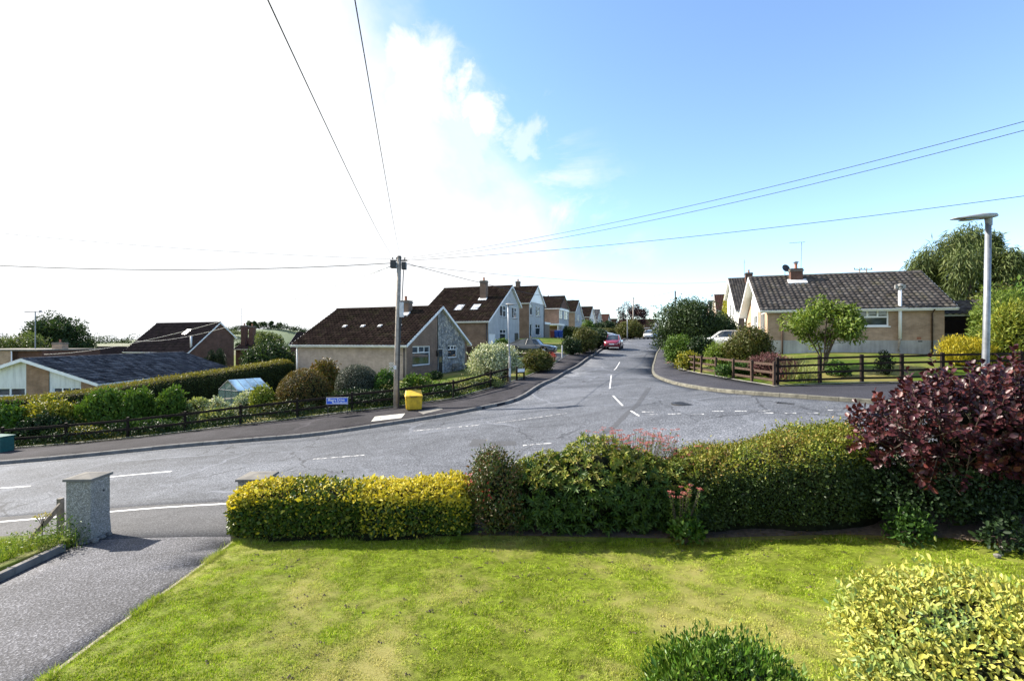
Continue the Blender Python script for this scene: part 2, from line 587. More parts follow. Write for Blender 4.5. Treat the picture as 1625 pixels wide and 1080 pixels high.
def rawmesh(name, V, loops, starts, mat, parent=None, smooth=False):
    me = bpy.data.meshes.new(name)
    me.vertices.add(len(V))
    me.vertices.foreach_set('co', np.asarray(V, dtype=np.float32).ravel())
    me.loops.add(len(loops))
    me.loops.foreach_set('vertex_index', np.asarray(loops, dtype=np.int32))
    me.polygons.add(len(starts))
    me.polygons.foreach_set('loop_start', np.asarray(starts, dtype=np.int32))
    me.update(calc_edges=True)
    me.materials.append(mat)
    if smooth:
        me.polygons.foreach_set('use_smooth', [True] * len(me.polygons))
    o = bpy.data.objects.new(name, me)
    COL.objects.link(o)
    if parent is not None:
        o.parent = parent
    return o


def px(u, v, d):
    """point seen at photo pixel (u, v), d metres ahead"""
    return Vector(((u - 812.5) / F * d, d, CZ - (v - 540) / F * d))


def ux(u, d):
    return (u - 812.5) / F * d
# ------------------------------------------------------------------ terrain
SU = Vector((.342, .94))            # direction the street runs in
def zc(v, d): return CZ - (v - 540) / F * d
def k3(u, v, d): return (ux(u, d), d, zc(v, d))

LK = [(-60, 15.0, -2.8), (-36, 17.2, -1.55)] + [k3(*p) for p in [
    (0, 737, 18.5), (180, 720, 19.0), (350, 704, 19.6), (500, 692, 20.1), (632, 672, 20.9), (700, 661.5, 21.4), (760, 650, 22.0),
    (806, 641, 23.0), (834, 630, 24.7), (880, 603, 30.8), (916, 582.6, 37.9), (942, 564, 46.5), (967.5, 549.6, 56.6), (985, 541.3, 68)]] + \
    [(22.0, 87, 4.3), (33.3, 120, 4.35)]
LB = [(-60, 17.6, -2.6), (-36, 19.9, -1.4)] + [k3(*p) for p in [
    (0, 716, 21.4), (200, 699, 22.0), (380, 678, 22.6), (558, 656, 23.5), (629, 648.5, 24.0), (721, 635.5, 25.0), (781, 618, 26.8),
    (809, 609, 28.5), (845, 595.5, 33.5), (880, 578.5, 39.0), (912, 562.5, 47), (945, 548.5, 58)]] + [(13.4, 68, 4.05), (19.9, 87, 4.35), (31.2, 120, 4.4)]
RK = [(39.4, 120, 4.4), (28.2, 87, 4.35), (21.4, 67, 3.95)] + [k3(*p) for p in [
    (1049, 545.5, 60), (1045, 557.5, 51), (1037.5, 575, 41.5), (1034.5, 587, 35.8), (1036, 595, 31.8), (1044, 600.5, 28.3), (1058, 606, 25.4), (1078, 612, 23.2), (1133, 621.5, 20.5),
    (1190, 626.5, 18.9), (1260, 631.5, 17.5), (1364, 639, 16.1), (1450, 644, 15.3), (1625, 651, 14.6)]] + [(28, 9, 1.8), (42, -2, 1.6)]
RB = [(41.3, 120, 4.5), (30.2, 87, 4.4), (23.3, 67, 4.05), (18.6, 53, 3.1), (14.4, 41, 2.35)] + [k3(*p) for p in [
    (1080, 588, 32), (1110, 596, 27.0), (1160, 605.5, 23.2), (1229, 617, 19.6)]] + [k3(*p) for p in [(1371, 612, 20.0), (1500, 610, 19.6), (1625, 608, 19.2)]] + [(34, 14, 2.1), (46, 5, 1.9)]
NE = [(-60, 9.2, -2.5), (-36, 10.9, -1.6), k3(0, 821, 12.1), k3(345, 796, 11.8), (0, 11.6, .32), (7, 11.2, 1.0), (10.2, 10.3, 1.35), (14, 7.5, 1.45), (22, 1.0, 1.4), (34, -9, 1.2)]

CTRL = LK + LB + RK + RB + NE + [k3(*p) for p in [
    (80, 1080, 4.78), (812, 1080, 4.85), (1625, 1080, 4.45), (370, 866, 8.77), (812, 868, 8.6), (1100, 869, 8.4), (1400, 852, 8.2), (1590, 862, 7.5),
    (0, 1080, 4.86), (0, 915, 7.7), (150, 863, 9.0), (600, 715, 16.5), (900, 660, 18.5), (1010, 652, 17.4), (220, 748, 15.6),
    (970, 590, 33), (990, 556, 50), (1150, 652, 16.0), (1330, 656, 14.7),
    (645, 604, 34), (739, 587, 43), (774, 560, 50), (500, 563 + 55, 36), (390, 655, 30), (839, 537, 67), (858, 560, 45),
    (1500, 566, 30.1), (1218, 566, 33), (1300, 575, 26), (1450, 575, 25), (1150, 554, 41), (1175, 552, 40)]] + [
    (0, 0, .72), (6, 0, .95), (-6, 0, .65), (0, -14, .8), (-20, -10, 0.0), (20, -14, 1.1), (-20, 5, -.5),
    (-24.7, 25, -1.2), (-33, 38, -1.9), (-36, 58, -1.8), (-50, 30, -2.8), (-60, 60, -3), (-30, 80, -1.0), (-15, 55, 1.6),
    (31, 66, 3.7), (45, 45, 3.4), (40, 25, 3.0), (-3, 70, 3.6), (8, 90, 4.4), (15, 115, 4.5), (60, 120, 5.0), (50, 90, 4.6),
    (0, 150, 3.5), (40, 170, 4.6), (-60, 140, -2), (-140, 120, -4), (-200, 250, -5), (0, 300, 1), (150, 250, 3), (200, 0, 1), (-150, 0, -4), (0, -100, 1), (100, -100, 1),
    (-500, 600, -6), (500, 600, 2), (600, -300, 0), (-600, -300, -4)]
CP = np.array(CTRL, dtype=float)
# near duplicates upset the fit
keep = []
for i in range(len(CP)):
    if all(np.hypot(*(CP[i, :2] - CP[j, :2])) > .55 for j in keep):
        keep.append(i)
CP = CP[keep]
def kern(r): return np.sqrt(r * r + 1.5 ** 2)
nC = len(CP)
A = np.zeros((nC + 1, nC + 1))
A[:nC, :nC] = kern(np.hypot(CP[:, None, 0] - CP[None, :, 0], CP[:, None, 1] - CP[None, :, 1])) - np.eye(nC) * .15
A[:nC, nC] = 1
A[nC, :nC] = 1
WT = np.linalg.solve(A, np.append(CP[:, 2], 0))

def terr(x, y):
    x = np.atleast_1d(np.asarray(x, float))
    y = np.atleast_1d(np.asarray(y, float))
    out = np.empty(len(x))
    for s in range(0, len(x), 4000):
        e = slice(s, s + 4000)
        out[e] = kern(np.hypot(x[e, None] - CP[None, :, 0], y[e, None] - CP[None, :, 1])) @ WT[:nC] + WT[nC]
    return out

def xy(pts): return [(p[0], p[1]) for p in pts]

GATE_L, GATE_R = (-8.35, 9.3), (-5.15, 9.3)
POLY = {
    'road': xy(LK) + xy(RK) + xy(NE)[::-1],
    'pavement': xy(LK) + xy(LB)[::-1],
    'pavement_new': xy(RK) + xy(RB)[::-1],
    'footway': xy(NE) + [(30, -9), (19, .4), (11.8, 6.2), (9.2, 9.0), (6.5, 10.1), (0, 10.35), GATE_R, GATE_L, (-12.5, 10.2), (-36, 9.2), (-60, 7.5)],
    'drive': [GATE_L, (-8.25, 7.7), (-8.3, 5), (-8.4, -8), (-4.2, -8), (-4.35, 2.6), (-4.62, 4.78), (-5.12, 8.77), GATE_R],
    'lawn': [(-5.12, 8.77), (-4.62, 4.78), (-4.35, 2.6), (-4.2, -8), (11, -8), (11, 3), (9.2, 6.6), (7.4, 7.55), (5.6, 8.2), (3, 8.5), (0, 8.75), (-3, 8.85)],
    'neighbour_drive': [(4.05, 40.3), (5.8, 45.5), (-.2, 49.0), (-1.5, 47.0)],
}
OFF = {'road': 0.0, 'pavement': .11, 'pavement_new': .11, 'footway': .006, 'drive': .0, 'lawn': .06, 'neighbour_drive': .13, 'ground': .13}
ORDER = ['road', 'pavement', 'pavement_new', 'footway', 'drive', 'lawn', 'neighbour_drive']

def inside(poly, X, Y):
    res = np.zeros(len(X), bool)
    n = len(poly)
    for i in range(n):
        x0, y0 = poly[i]
        x1, y1 = poly[(i + 1) % n]
        c = ((y0 > Y) != (y1 > Y)) & (X < (x1 - x0) * (Y - y0) / (y1 - y0 + 1e-12) + x0)
        res ^= c
    return res

def region(x, y):
    X = np.array([x]); Y = np.array([y])
    for r in ORDER:
        if inside(POLY[r], X, Y)[0]:
            return r
    return 'ground'

def G(x, y): return Vector((x, y, gz(x, y)))

def gp(u, v, lo=3.0, hi=150.0):
    """where the ray through photo pixel (u, v) meets the ground"""
    ds = np.geomspace(lo, hi, 500)
    t = terr((u - 812.5) / F * ds, ds) + .1
    r = CZ - (v - 540) / F * ds
    k = np.where(r <= t)[0]
    d = float(ds[k[0]]) if len(k) else hi
    return G(ux(u, d), d)

def dense(pl, step):
    out = []
    for a, b in zip(pl[:-1], pl[1:]):
        n = max(1, int(math.dist(a[:2], b[:2]) / step))
        out += [(a[0] + (b[0] - a[0]) * i / n, a[1] + (b[1] - a[1]) * i / n) for i in range(n)]
    return out + [tuple(pl[-1][:2])]

def smooth2(pl, it=2):
    for _ in range(it):
        q = [pl[0]]
        for a, b in zip(pl[:-1], pl[1:]):
            q.append((a[0] * .75 + b[0] * .25, a[1] * .75 + b[1] * .25))
            q.append((a[0] * .25 + b[0] * .75, a[1] * .25 + b[1] * .75))
        pl = q + [pl[-1]]
    return pl

LKs, RKs = smooth2(xy(LK)), smooth2(xy(RK))
POLY['road'] = LKs + RKs + xy(NE)[::-1]
POLY['pavement'] = LKs + xy(LB)[::-1]
POLY['pavement_new'] = RKs + xy(RB)[::-1]

def build_ground():
    cv, ce = [], []
    def line(pl, close=False):
        b = len(cv)
        cv.extend(pl)
        ce.extend((b + i, b + i + 1) for i in range(len(pl) - 1))
        if close:
            ce.append((b + len(pl) - 1, b))
    for l in (LKs, RKs, xy(LB), xy(RB), xy(NE)):
        line(dense(l, 1.0))
    line(dense(POLY['footway'][len(NE):], 1.0))
    line(dense(POLY['drive'], 1.0), True)
    line(dense(POLY['lawn'] + POLY['lawn'][:1], .7))
    line(dense(POLY['neighbour_drive'], 1.0), True)
    def grid(x0, x1, y0, y1, s, hole=None):
        for i in range(int((x1 - x0) / s) + 1):
            for j in range(int((y1 - y0) / s) + 1):
                x = x0 + i * s + .013 * ((i * 7 + j * 3) % 5)
                y = y0 + j * s + .011 * ((i * 3 + j * 5) % 7)
                if hole and hole[0] < x < hole[1] and hole[2] < y < hole[3]:
                    continue
                cv.append((x, y))
    grid(-22, 24, 2, 32, .8)
    grid(-62, 62, -10, 125, 2.5, (-22.5, 24.5, 1.5, 32.5))
    grid(-300, 300, -120, 420, 20, (-63, 63, -11, 126))
    grid(-2400, 2400, -1200, 3000, 200, (-301, 301, -121, 421))
    vv, _, ff, *_ = geometry.delaunay_2d_cdt([Vector(p) for p in cv], ce, [], 0, 1e-4)
    V = np.array([(p.x, p.y) for p in vv])
    T = np.array([f for f in ff if len(f) == 3])
    C = V[T].mean(axis=1)
    lab = np.full(len(T), -1)
    for i, r in reversed(list(enumerate(ORDER))):
        lab[inside(POLY[r], C[:, 0], C[:, 1])] = i
    Z = terr(V[:, 0], V[:, 1])
    a, b, c = V[T[:, 0]], V[T[:, 1]], V[T[:, 2]]
    cr = (b[:, 0] - a[:, 0]) * (c[:, 1] - a[:, 1]) - (b[:, 1] - a[:, 1]) * (c[:, 0] - a[:, 0])
    T[cr < 0] = T[cr < 0][:, ::-1]
    BV, BF = [], []
    for i, (nm, mt) in enumerate([('road', 'road'), ('pavement', 'pavement'), ('pavement', 'pavement_new'), ('footway', 'footway'), ('driveway', 'drive'), ('lawn', 'lawn_base'), ('driveway', 'gravel'), ('ground', 'garden')]):
        key = (ORDER + ['ground'])[i]
        t = T[lab == (i if i < len(ORDER) else -1)]
        ids, inv = np.unique(t, return_inverse=True)
        P = np.column_stack([V[ids], Z[ids] + OFF[key]])
        nb_ = sum(len(q) for q in BV)
        BV.append(P); BF.append(inv.reshape(-1, 3) + nb_)
        # short skirts close the steps between neighbouring surfaces
        T2 = inv.reshape(-1, 3)
        E = np.concatenate([T2[:, [0, 1]], T2[:, [1, 2]], T2[:, [2, 0]]])
        key_ = E[:, 0].astype(np.int64) * 1000003 + E[:, 1]
        rev_ = E[:, 1].astype(np.int64) * 1000003 + E[:, 0]
        B_ = E[~np.isin(key_, rev_)]
        m_ = len(P)
        P = np.concatenate([P, P[B_[:, 0]] - [0, 0, .3], P[B_[:, 1]] - [0, 0, .3]])
        k_ = np.arange(len(B_))
        Q_ = np.column_stack([B_[:, 1], B_[:, 0], m_ + k_, m_ + len(B_) + k_])
        lp_ = np.concatenate([T2.ravel(), Q_.ravel()])
        st_ = np.concatenate([np.arange(0, len(t) * 3, 3), len(t) * 3 + np.arange(0, len(Q_) * 4, 4)])
        o = rawmesh(nm, P, lp_, st_, M[mt])
        o.data.polygons.foreach_set('use_smooth', [True] * len(T2) + [False] * len(Q_))
        tag(o, kind='structure')
    from mathutils.bvhtree import BVHTree
    return BVHTree.FromPolygons([tuple(q) for q in np.concatenate(BV)], [tuple(int(k) for k in q) for q in np.concatenate(BF)])
BVH = build_ground()

def gz(x, y):
    h = BVH.ray_cast(Vector((x, y, 60)), Vector((0, 0, -1)))[0]
    return h.z if h is not None else float(terr(x, y)[0])

# ------------------------------------------------------------------ kerbs, made of single stones
def kerb(pl, side, mat, label, h=.137, wdt=.13, length=.915, maxd=1e9):
    """side +1: kerb lies to the left of the line's direction"""
    base = tag(bpy.data.objects.new('kerb', None), label, kind='structure')
    COL.objects.link(base)
    pts = dense(pl, .05)
    seg = []
    acc, last, run = 0, pts[0], [pts[0]]
    rng = random.Random(4)
    for p in pts[1:]:
        acc += math.dist(p, last)
        last = p
        run.append(p)
        if acc >= length:
            seg.append(run)
            run, acc = [p], 0
    for run in seg:
        a, b = Vector(run[0]), Vector(run[-1])
        if a.y > 125 or abs(a.x) > 45 or a.y < 3:
            continue
        d = (b - a).normalized()
        nrm = Vector((-d.y, d.x)) * side
        a = a + d * .006
        b = b - d * .006
        j = rng.uniform(-.003, .003)
        za, zb = float(terr(a.x, a.y)[0]), float(terr(b.x, b.y)[0])
        mb = MB()
        vs = []
        for q, z in ((a, za), (b, zb)):
            for off, zz in ((0, -.15), (0.0, h - .02), (.02, h), (wdt, h + .004), (wdt, -.15)):
                p2 = q + nrm * (off - .022 + j)
                vs.append((p2.x, p2.y, z + zz + j))
        mb.add(vs, [(0, 1, 6, 5), (1, 2, 7, 6), (2, 3, 8, 7), (3, 4, 9, 8), (0, 4, 3, 2, 1), (5, 6, 7, 8, 9)])
        obj('kerb_stone', mb, mat, base)
kerb(LKs, 1, M['kerb'], 'concrete kerb stones along the far pavement')
kerb(RKs, 1, M['kerb_moss'], 'mossy concrete kerb stones round the corner pavement')

def strip(name, pl, wdt, mat, lift, label=None, off=None, parent=None):
    """flat ribbon laid on the ground"""
    pts = dense(pl, .4)
    V, Fc = [], []
    for i, p in enumerate(pts):
        a = Vector(pts[max(i - 1, 0)]); b = Vector(pts[min(i + 1, len(pts) - 1)])
        d = (b - a).normalized()
        n = Vector((-d.y, d.x)) * wdt / 2
        for s in (1, -1):
            x, y = p[0] + n.x * s, p[1] + n.y * s
            V.append((x, y, (gz(x, y) if off != 'lawn' else float(terr(x, y)[0]) + .06) + lift))
        if i:
            Fc.append((2 * i - 2, 2 * i - 1, 2 * i + 1, 2 * i))
    mb = MB().add(V, Fc)
    o = obj(name, mb, mat, parent)
    tag(o, label, kind='structure')
    return o

def gpx(u, v):
    p = gp(u, v)
    return (p.x, p.y)
# edging boards at the back of the pavements, edge of the lawn
strip('pavement_edging', xy(LB)[2:14], .07, M['kerb'], .03, off=.115)
strip('pavement_edging', [p for p in xy(RB) if p[1] < 60][:-2], .07, M['kerb'], .03, off=.115)
strip('lawn_edging', [(-4.35, 2.6), (-4.63, 4.78), (-5.13, 8.77), (-5.17, 9.2)], .05, M['gravel'], .004, off='lawn')
# painted lines
def px2(*uv): return [gpx(u, v) for u, v in uv]
for u in [((0, 821.5), (90, 814.5)), ((170, 806.5), (345, 794)), ((345, 794), (620, 778))]:
    strip('road_marking', px2(*u), .11, M['paint'], .005)
for u in [((0, 770), (48, 766)), ((165, 752.5), (272, 743.5)), ((497, 724.5), (578, 717.5)), ((830, 702), (875, 699))]:
    strip('road_marking', px2(*u), .09, M['paint_worn' if u[0][0] > 400 else 'paint'], .005)
for u in [((983.5, 573.5), (974.5, 585)), ((970, 593), (967.5, 614)), ((973, 625), (988, 640)), ((1001, 648), (1014, 656))]:
    strip('road_marking', px2(*u), .07, M['paint_half'], .005)
for k in range(12):
    u0 = 1018 + k * 37
    for r, vv in enumerate((649.0, 653.2)):
        if (k * 2 + r) % 5 in (2, 4): continue
        uu = u0 + r * 5
        strip('road_marking', px2((uu, vv - k * .35), (uu + 20, vv - .1 - k * .35)), .075, M['paint_worn'], .005)
strip('road_marking', px2((655, 680), (760, 671)), .07, M['paint_worn'], .005)
strip('road_marking', px2((780, 668), (900, 652)), .07, M['paint_worn'], .005)
# mended asphalt, utility trenches, a painted lamp shadow and covers
def patch(uvs, mat, lift=.004, name='asphalt_patch', off=0.0):
    c = px2(*uvs)
    cx = sum(p[0] for p in c) / len(c); cy = sum(p[1] for p in c) / len(c)
    mb = MB().add([(x, y, gz(x, y) + lift) for x, y in c], [tuple(range(len(c)))])
    return tag(obj(name, mb, mat), kind='structure')
patch([(750, 693), (772, 693), (768, 704), (744, 704)], M['patch'])
patch([(780, 697), (818, 696), (820, 701), (778, 703)], M['patch'])
strip('trench_or_shadow_strip', px2((945, 690), (975, 672), (1010, 640), (1030, 612)), .22, M['patch'], .0035)
strip('trench_or_shadow_strip', px2((895, 618), (1014, 618.5)), .05, M['patch'], .004)  # cast shadow of the left lamp post, painted as a thin dark strip
def cover(u, v, r, mat, label, off=0.0):
    p = gp(u, v)
    t = thing('manhole_cover', label, 'manhole cover', (p.x, p.y, gz(p.x, p.y) + .004))
    obj('frame', MB().lathe([(r * 1.12, -.03), (r * 1.12, .006), (r, .006), (r, -.03)], 24), M['iron'], t)
    lid = MB().lathe([(r * .985, -.03), (r * .985, .004)], 24)
    for i in range(-3, 4):
        hw = math.sqrt(max(0, (r * .85) ** 2 - (i * r * .24) ** 2))
        lid.box((-hw, i * r * .24 - .02, .0035), (hw, i * r * .24 + .02, .010))
    obj('lid', lid, mat, t)
cover(1086, 636, .42, M['iron'], 'round iron manhole cover in the junction of the road')
def gully(u, v):
    p = gp(u, v)
    t = thing('drain_grating', 'small iron drain grating against the mossy kerb', 'drain', (p.x, p.y, gz(p.x, p.y) + .003), R(-35))
    obj('frame', MB().box((-.26, -.2, -.05), (.26, -.17, .008)).box((-.26, .17, -.05), (.26, .2, .008)).box((-.26, -.168, -.05), (-.23, .168, .008)).box((.23, -.168, -.05), (.26, .168, .008)), M['iron'], t)
    for i in range(6):
        obj('bar', MB().box((-.19 + i * .07, -.165, -.03), (-.16 + i * .07, .165, .006)), M['iron'], t)
gully(1247, 634.5)
# pale concrete slabs let into the pavement
def slab(uvs, mat, label, holes=()):
    c = px2(*uvs)
    cx = sum(p[0] for p in c) / 4; cy = sum(p[1] for p in c) / 4
    z = [gz(*p) + .014 for p in c]
    t = thing('access_cover', label, 'cover', (cx, cy, sum(z) / 4))
    loc = [(p[0] - cx, p[1] - cy, zz - sum(z) / 4) for p, zz in zip(c, z)]
    mb = MB().add(loc + [(a, b, q - .1) for a, b, q in loc], [(0, 1, 2, 3), (0, 4, 5, 1), (1, 5, 6, 2), (2, 6, 7, 3), (3, 7, 4, 0)])
    obj('slab', mb, mat, t)
    for f in holes:
        a = [loc[0][i] * (1 - f) + loc[1][i] * f for i in range(3)]
        b = [loc[3][i] * (1 - f) + loc[2][i] * f for i in range(3)]
        m = [(a[i] + b[i]) / 2 for i in range(3)]
        obj('lifting_hole', MB().lathe([(.045, 0), (.045, .004)], 10, Matrix.Translation((m[0], m[1], m[2] + .001))), M['iron'], t)
slab([(589, 670), (637, 664.5), (643, 656.5), (595, 661.5)], M['slabwhite'], 'bright white concrete cover in the pavement before the utility pole', (.25, .75))
slab([(672, 658), (703, 650), (697, 647.5), (664, 654)], M['concrete'], 'greyer concrete cover in the pavement beside the yellow bin')

# ------------------------------------------------------------------ lawn grass
def grass_blades(name, poly, n, h, seed, mat, off, lim, parent=None):
    rng = np.random.default_rng(seed)
    x0, x1, y0, y1 = lim
    X = rng.uniform(x0, x1, n); Y = rng.uniform(y0, y1, n)
    # denser towards the viewer
    k = inside(poly, X, Y) & (rng.random(n) < np.clip(6.0 / np.maximum(Y, .5), .35, 1.0)) & (np.abs(X) < 1.1 * Y + .6)
    X, Y = X[k], Y[k]
    Z = terr(X, Y) + off - .004
    n = len(X)
    a = rng.uniform(0, 2 * np.pi, n)
    L = h * rng.uniform(.5, 1.25, n) * (.75 + .45 * np.sin(X * 9.1 + np.sin(Y * 6.3) * 2) * np.sin(Y * 8.3 + np.sin(X * 5.1) * 2))
    lean = rng.uniform(.1, 1.0, n)
    la = rng.uniform(0, 2 * np.pi, n)
    wd = rng.uniform(.0030, .0062, n)
    V = np.empty((n, 3, 3))
    V[:, 0] = np.column_stack([X - np.cos(a) * wd, Y - np.sin(a) * wd, Z])
    V[:, 1] = np.column_stack([X + np.cos(a) * wd, Y + np.sin(a) * wd, Z])
    V[:, 2] = np.column_stack([X + np.cos(la) * L * lean, Y + np.sin(la) * L * lean, Z + L])
    o = rawmesh(name, V.reshape(-1, 3), np.arange(n * 3), np.arange(0, n * 3, 3), mat)
    tag(o, kind='stuff')
    return o
grass_blades('grass', POLY['lawn'], 700000, .030, 5, M['lawn'], OFF['lawn'], (-5.3, 9.6, 3.6, 8.9))
grass_blades('grass', [(-14, 6.6), (-8.5, 7.75), (-8.55, 9.1), (-14, 9.9)], 160000, .10, 6, M['lawn'], .11, (-13, -8.4, 6.6, 9.9))
# stray longer grass along the drive edge and bed
def fringe(name, pl, n, h, seed, spread):
    # longer uncut grass leaning over an edge
    rng = np.random.default_rng(seed)
    d_ = np.array(dense(pl, .02))
    i = rng.integers(0, len(d_), n)
    X, Y = d_[i, 0] + rng.normal(size=n) * spread, d_[i, 1] + rng.normal(size=n) * spread
    tuftn = .45 + .8 * (np.sin(i * .11) * np.sin(i * .037 + 1) > .1)
    Z = terr(X, Y) + .055
    L = h * rng.uniform(.5, 1.3, n) * tuftn
    a, la, wd = rng.uniform(0, 6.28, n), rng.uniform(0, 6.28, n), rng.uniform(.003, .006, n)
    ln = rng.uniform(.3, 1.2, n)
    V = np.empty((n, 3, 3))
    V[:, 0] = np.column_stack([X - np.cos(a) * wd, Y - np.sin(a) * wd, Z - .03])
    V[:, 1] = np.column_stack([X + np.cos(a) * wd, Y + np.sin(a) * wd, Z - .03])
    V[:, 2] = np.column_stack([X + np.cos(la) * L * ln, Y + np.sin(la) * L * ln, Z + L])
    tag(rawmesh(name, V.reshape(-1, 3), np.arange(n * 3), np.arange(0, n * 3, 3), M['lawn']), kind='stuff')
fringe('grass_edge', [(-4.35, 2.6), (-4.60, 4.78), (-5.09, 8.77)], 9000, .06, 15, .035)
fringe('grass_edge', [(-5.05, 8.74), (-3, 8.80), (0, 8.70), (3, 8.44), (5.6, 8.12), (7.3, 7.5), (9, 6.6)], 16000, .075, 16, .08)
# worm casts and scuffed soil
rngE = np.random.default_rng(8)
cx, cy = rngE.uniform(-4.4, 4.5, 150), rngE.uniform(4.3, 8.4, 150)
k = inside(POLY['lawn'], cx, cy) & (np.sin(cx * 1.3 + 1) * np.sin(cy * 1.1 + cx * .4) > -.25)
mb = MB()
for x, y in zip(cx[k], cy[k]):
    for q in range(int(rngE.integers(2, 6))):
        a, s_ = rngE.uniform(0, 6.28), rngE.uniform(.007, .018)
        xx, yy = x + rngE.normal() * .045, y + rngE.normal() * .025
        z = float(terr(xx, yy)[0]) + OFF['lawn'] + .010
        vs = [(xx + math.cos(a + i * 1.2566) * s_ * rngE.uniform(.6, 1.3), yy + math.sin(a + i * 1.2566) * s_ * rngE.uniform(.6, 1.3), z) for i in range(5)] + [(xx, yy, z + s_ * .8)]
        mb.add(vs, [(i, (i + 1) % 5, 5) for i in range(5)])
tag(obj('worm_casts', mb, M['soil']), kind='stuff')
# ------------------------------------------------------------------ foliage tools
def unit(a): return a / np.maximum(np.linalg.norm(a, axis=1, keepdims=True), 1e-9)

def leaves(name, P, T, N, L, W, mat, parent=None, oval=False, fold=.3, droop=.0):
    n = len(P)
    T = unit(T)
    B = unit(np.cross(T, N))
    N2 = np.cross(B, T)
    L = np.broadcast_to(np.asarray(L, float), (n,))[:, None]
    W = np.broadcast_to(np.asarray(W, float), (n,))[:, None]
    if not oval:
        V = np.empty((n, 4, 3))
        V[:, 0] = P
        V[:, 1] = P + T * L * .45 + B * W / 2 + N2 * fold * W / 2
        V[:, 2] = P + T * L - N2 * droop * L
        V[:, 3] = P + T * L * .45 - B * W / 2 + N2 * fold * W / 2
        lp = (np.arange(n)[:, None] * 4 + np.array([0, 1, 2, 0, 2, 3])[None]).ravel()
        st = np.arange(0, n * 6, 3)
    else:
        V = np.empty((n, 6, 3))
        V[:, 0] = P
        V[:, 1] = P + T * L * .32 + B * W * .42 + N2 * fold * W * .4
        V[:, 2] = P + T * L * .72 + B * W * .44 + N2 * fold * W * .4
        V[:, 3] = P + T * L - N2 * droop * L
        V[:, 4] = P + T * L * .72 - B * W * .44 + N2 * fold * W * .4
        V[:, 5] = P + T * L * .32 - B * W * .42 + N2 * fold * W * .4
        lp = (np.arange(n)[:, None] * 6 + np.array([0, 1, 2, 3, 0, 3, 4, 5])[None]).ravel()
        st = np.arange(0, n * 8, 4)
    o = rawmesh(name, V.reshape(-1, 3), lp, st, mat, parent)
    if parent is not None and n > 1: o['kind'] = 'stuff'
    return o


def dirs(rng, n, up=-1.0):
    d = unit(rng.normal(size=(n * 3, 3)))
    d = d[d[:, 2] > up][:n]
    return d


def lumpy(rng, d, amp, k=9):
    """smooth bumpy factor over directions"""
    f = np.zeros(len(d))
    for _ in range(k):
        a = unit(rng.normal(size=(1, 3)))[0]
        f += np.maximum(0, d @ a - .55) / .45 * rng.uniform(.3, 1)
    return 1 + amp * (f * 9 / k / 1.2 - .6)


def dome(rng, n, r, amp=.25, shell=.45, up=-.35, k=12, seed_l=None):
    d = dirs(rng, n, up)
    n = len(d)
    rl = np.random.default_rng(seed_l if seed_l is not None else int(rng.integers(1e9)))
    f = lumpy(rl, d, amp, k)
    dep = 1 - shell * rng.random(n) ** 2
    P = d * f[:, None] * dep[:, None] * np.array(r)
    N = unit(d / np.array(r))
    return P, N


def leafdirs(rng, N, up=.4, spread=.8, out=.6):
    n = len(N)
    T = N * out + rng.normal(size=(n, 3)) * spread + np.array([0, 0, up])
    return unit(T)


def core_mesh(rng, r, amp, seed_l, scale, zoff, up=-.6, k=12):
    bm = bmesh.new()
    bmesh.ops.create_icosphere(bm, subdivisions=3, radius=1)
    V = np.array([v.co[:] for v in bm.verts])
    f = lumpy(np.random.default_rng(seed_l), V, amp, k)
    for v, q, ff in zip(bm.verts, V, f):
        z = max(q[2], up)
        v.co = (q[0] * r[0] * scale * ff, q[1] * r[1] * scale * ff, z * r[2] * scale * ff + zoff)
    mb = MB()
    bm.verts.index_update()
    mb.v = [tuple(v.co) for v in bm.verts]
    mb.f = [tuple(v.index for v in fc.verts) for fc in bm.faces]
    bm.free()
    return mb


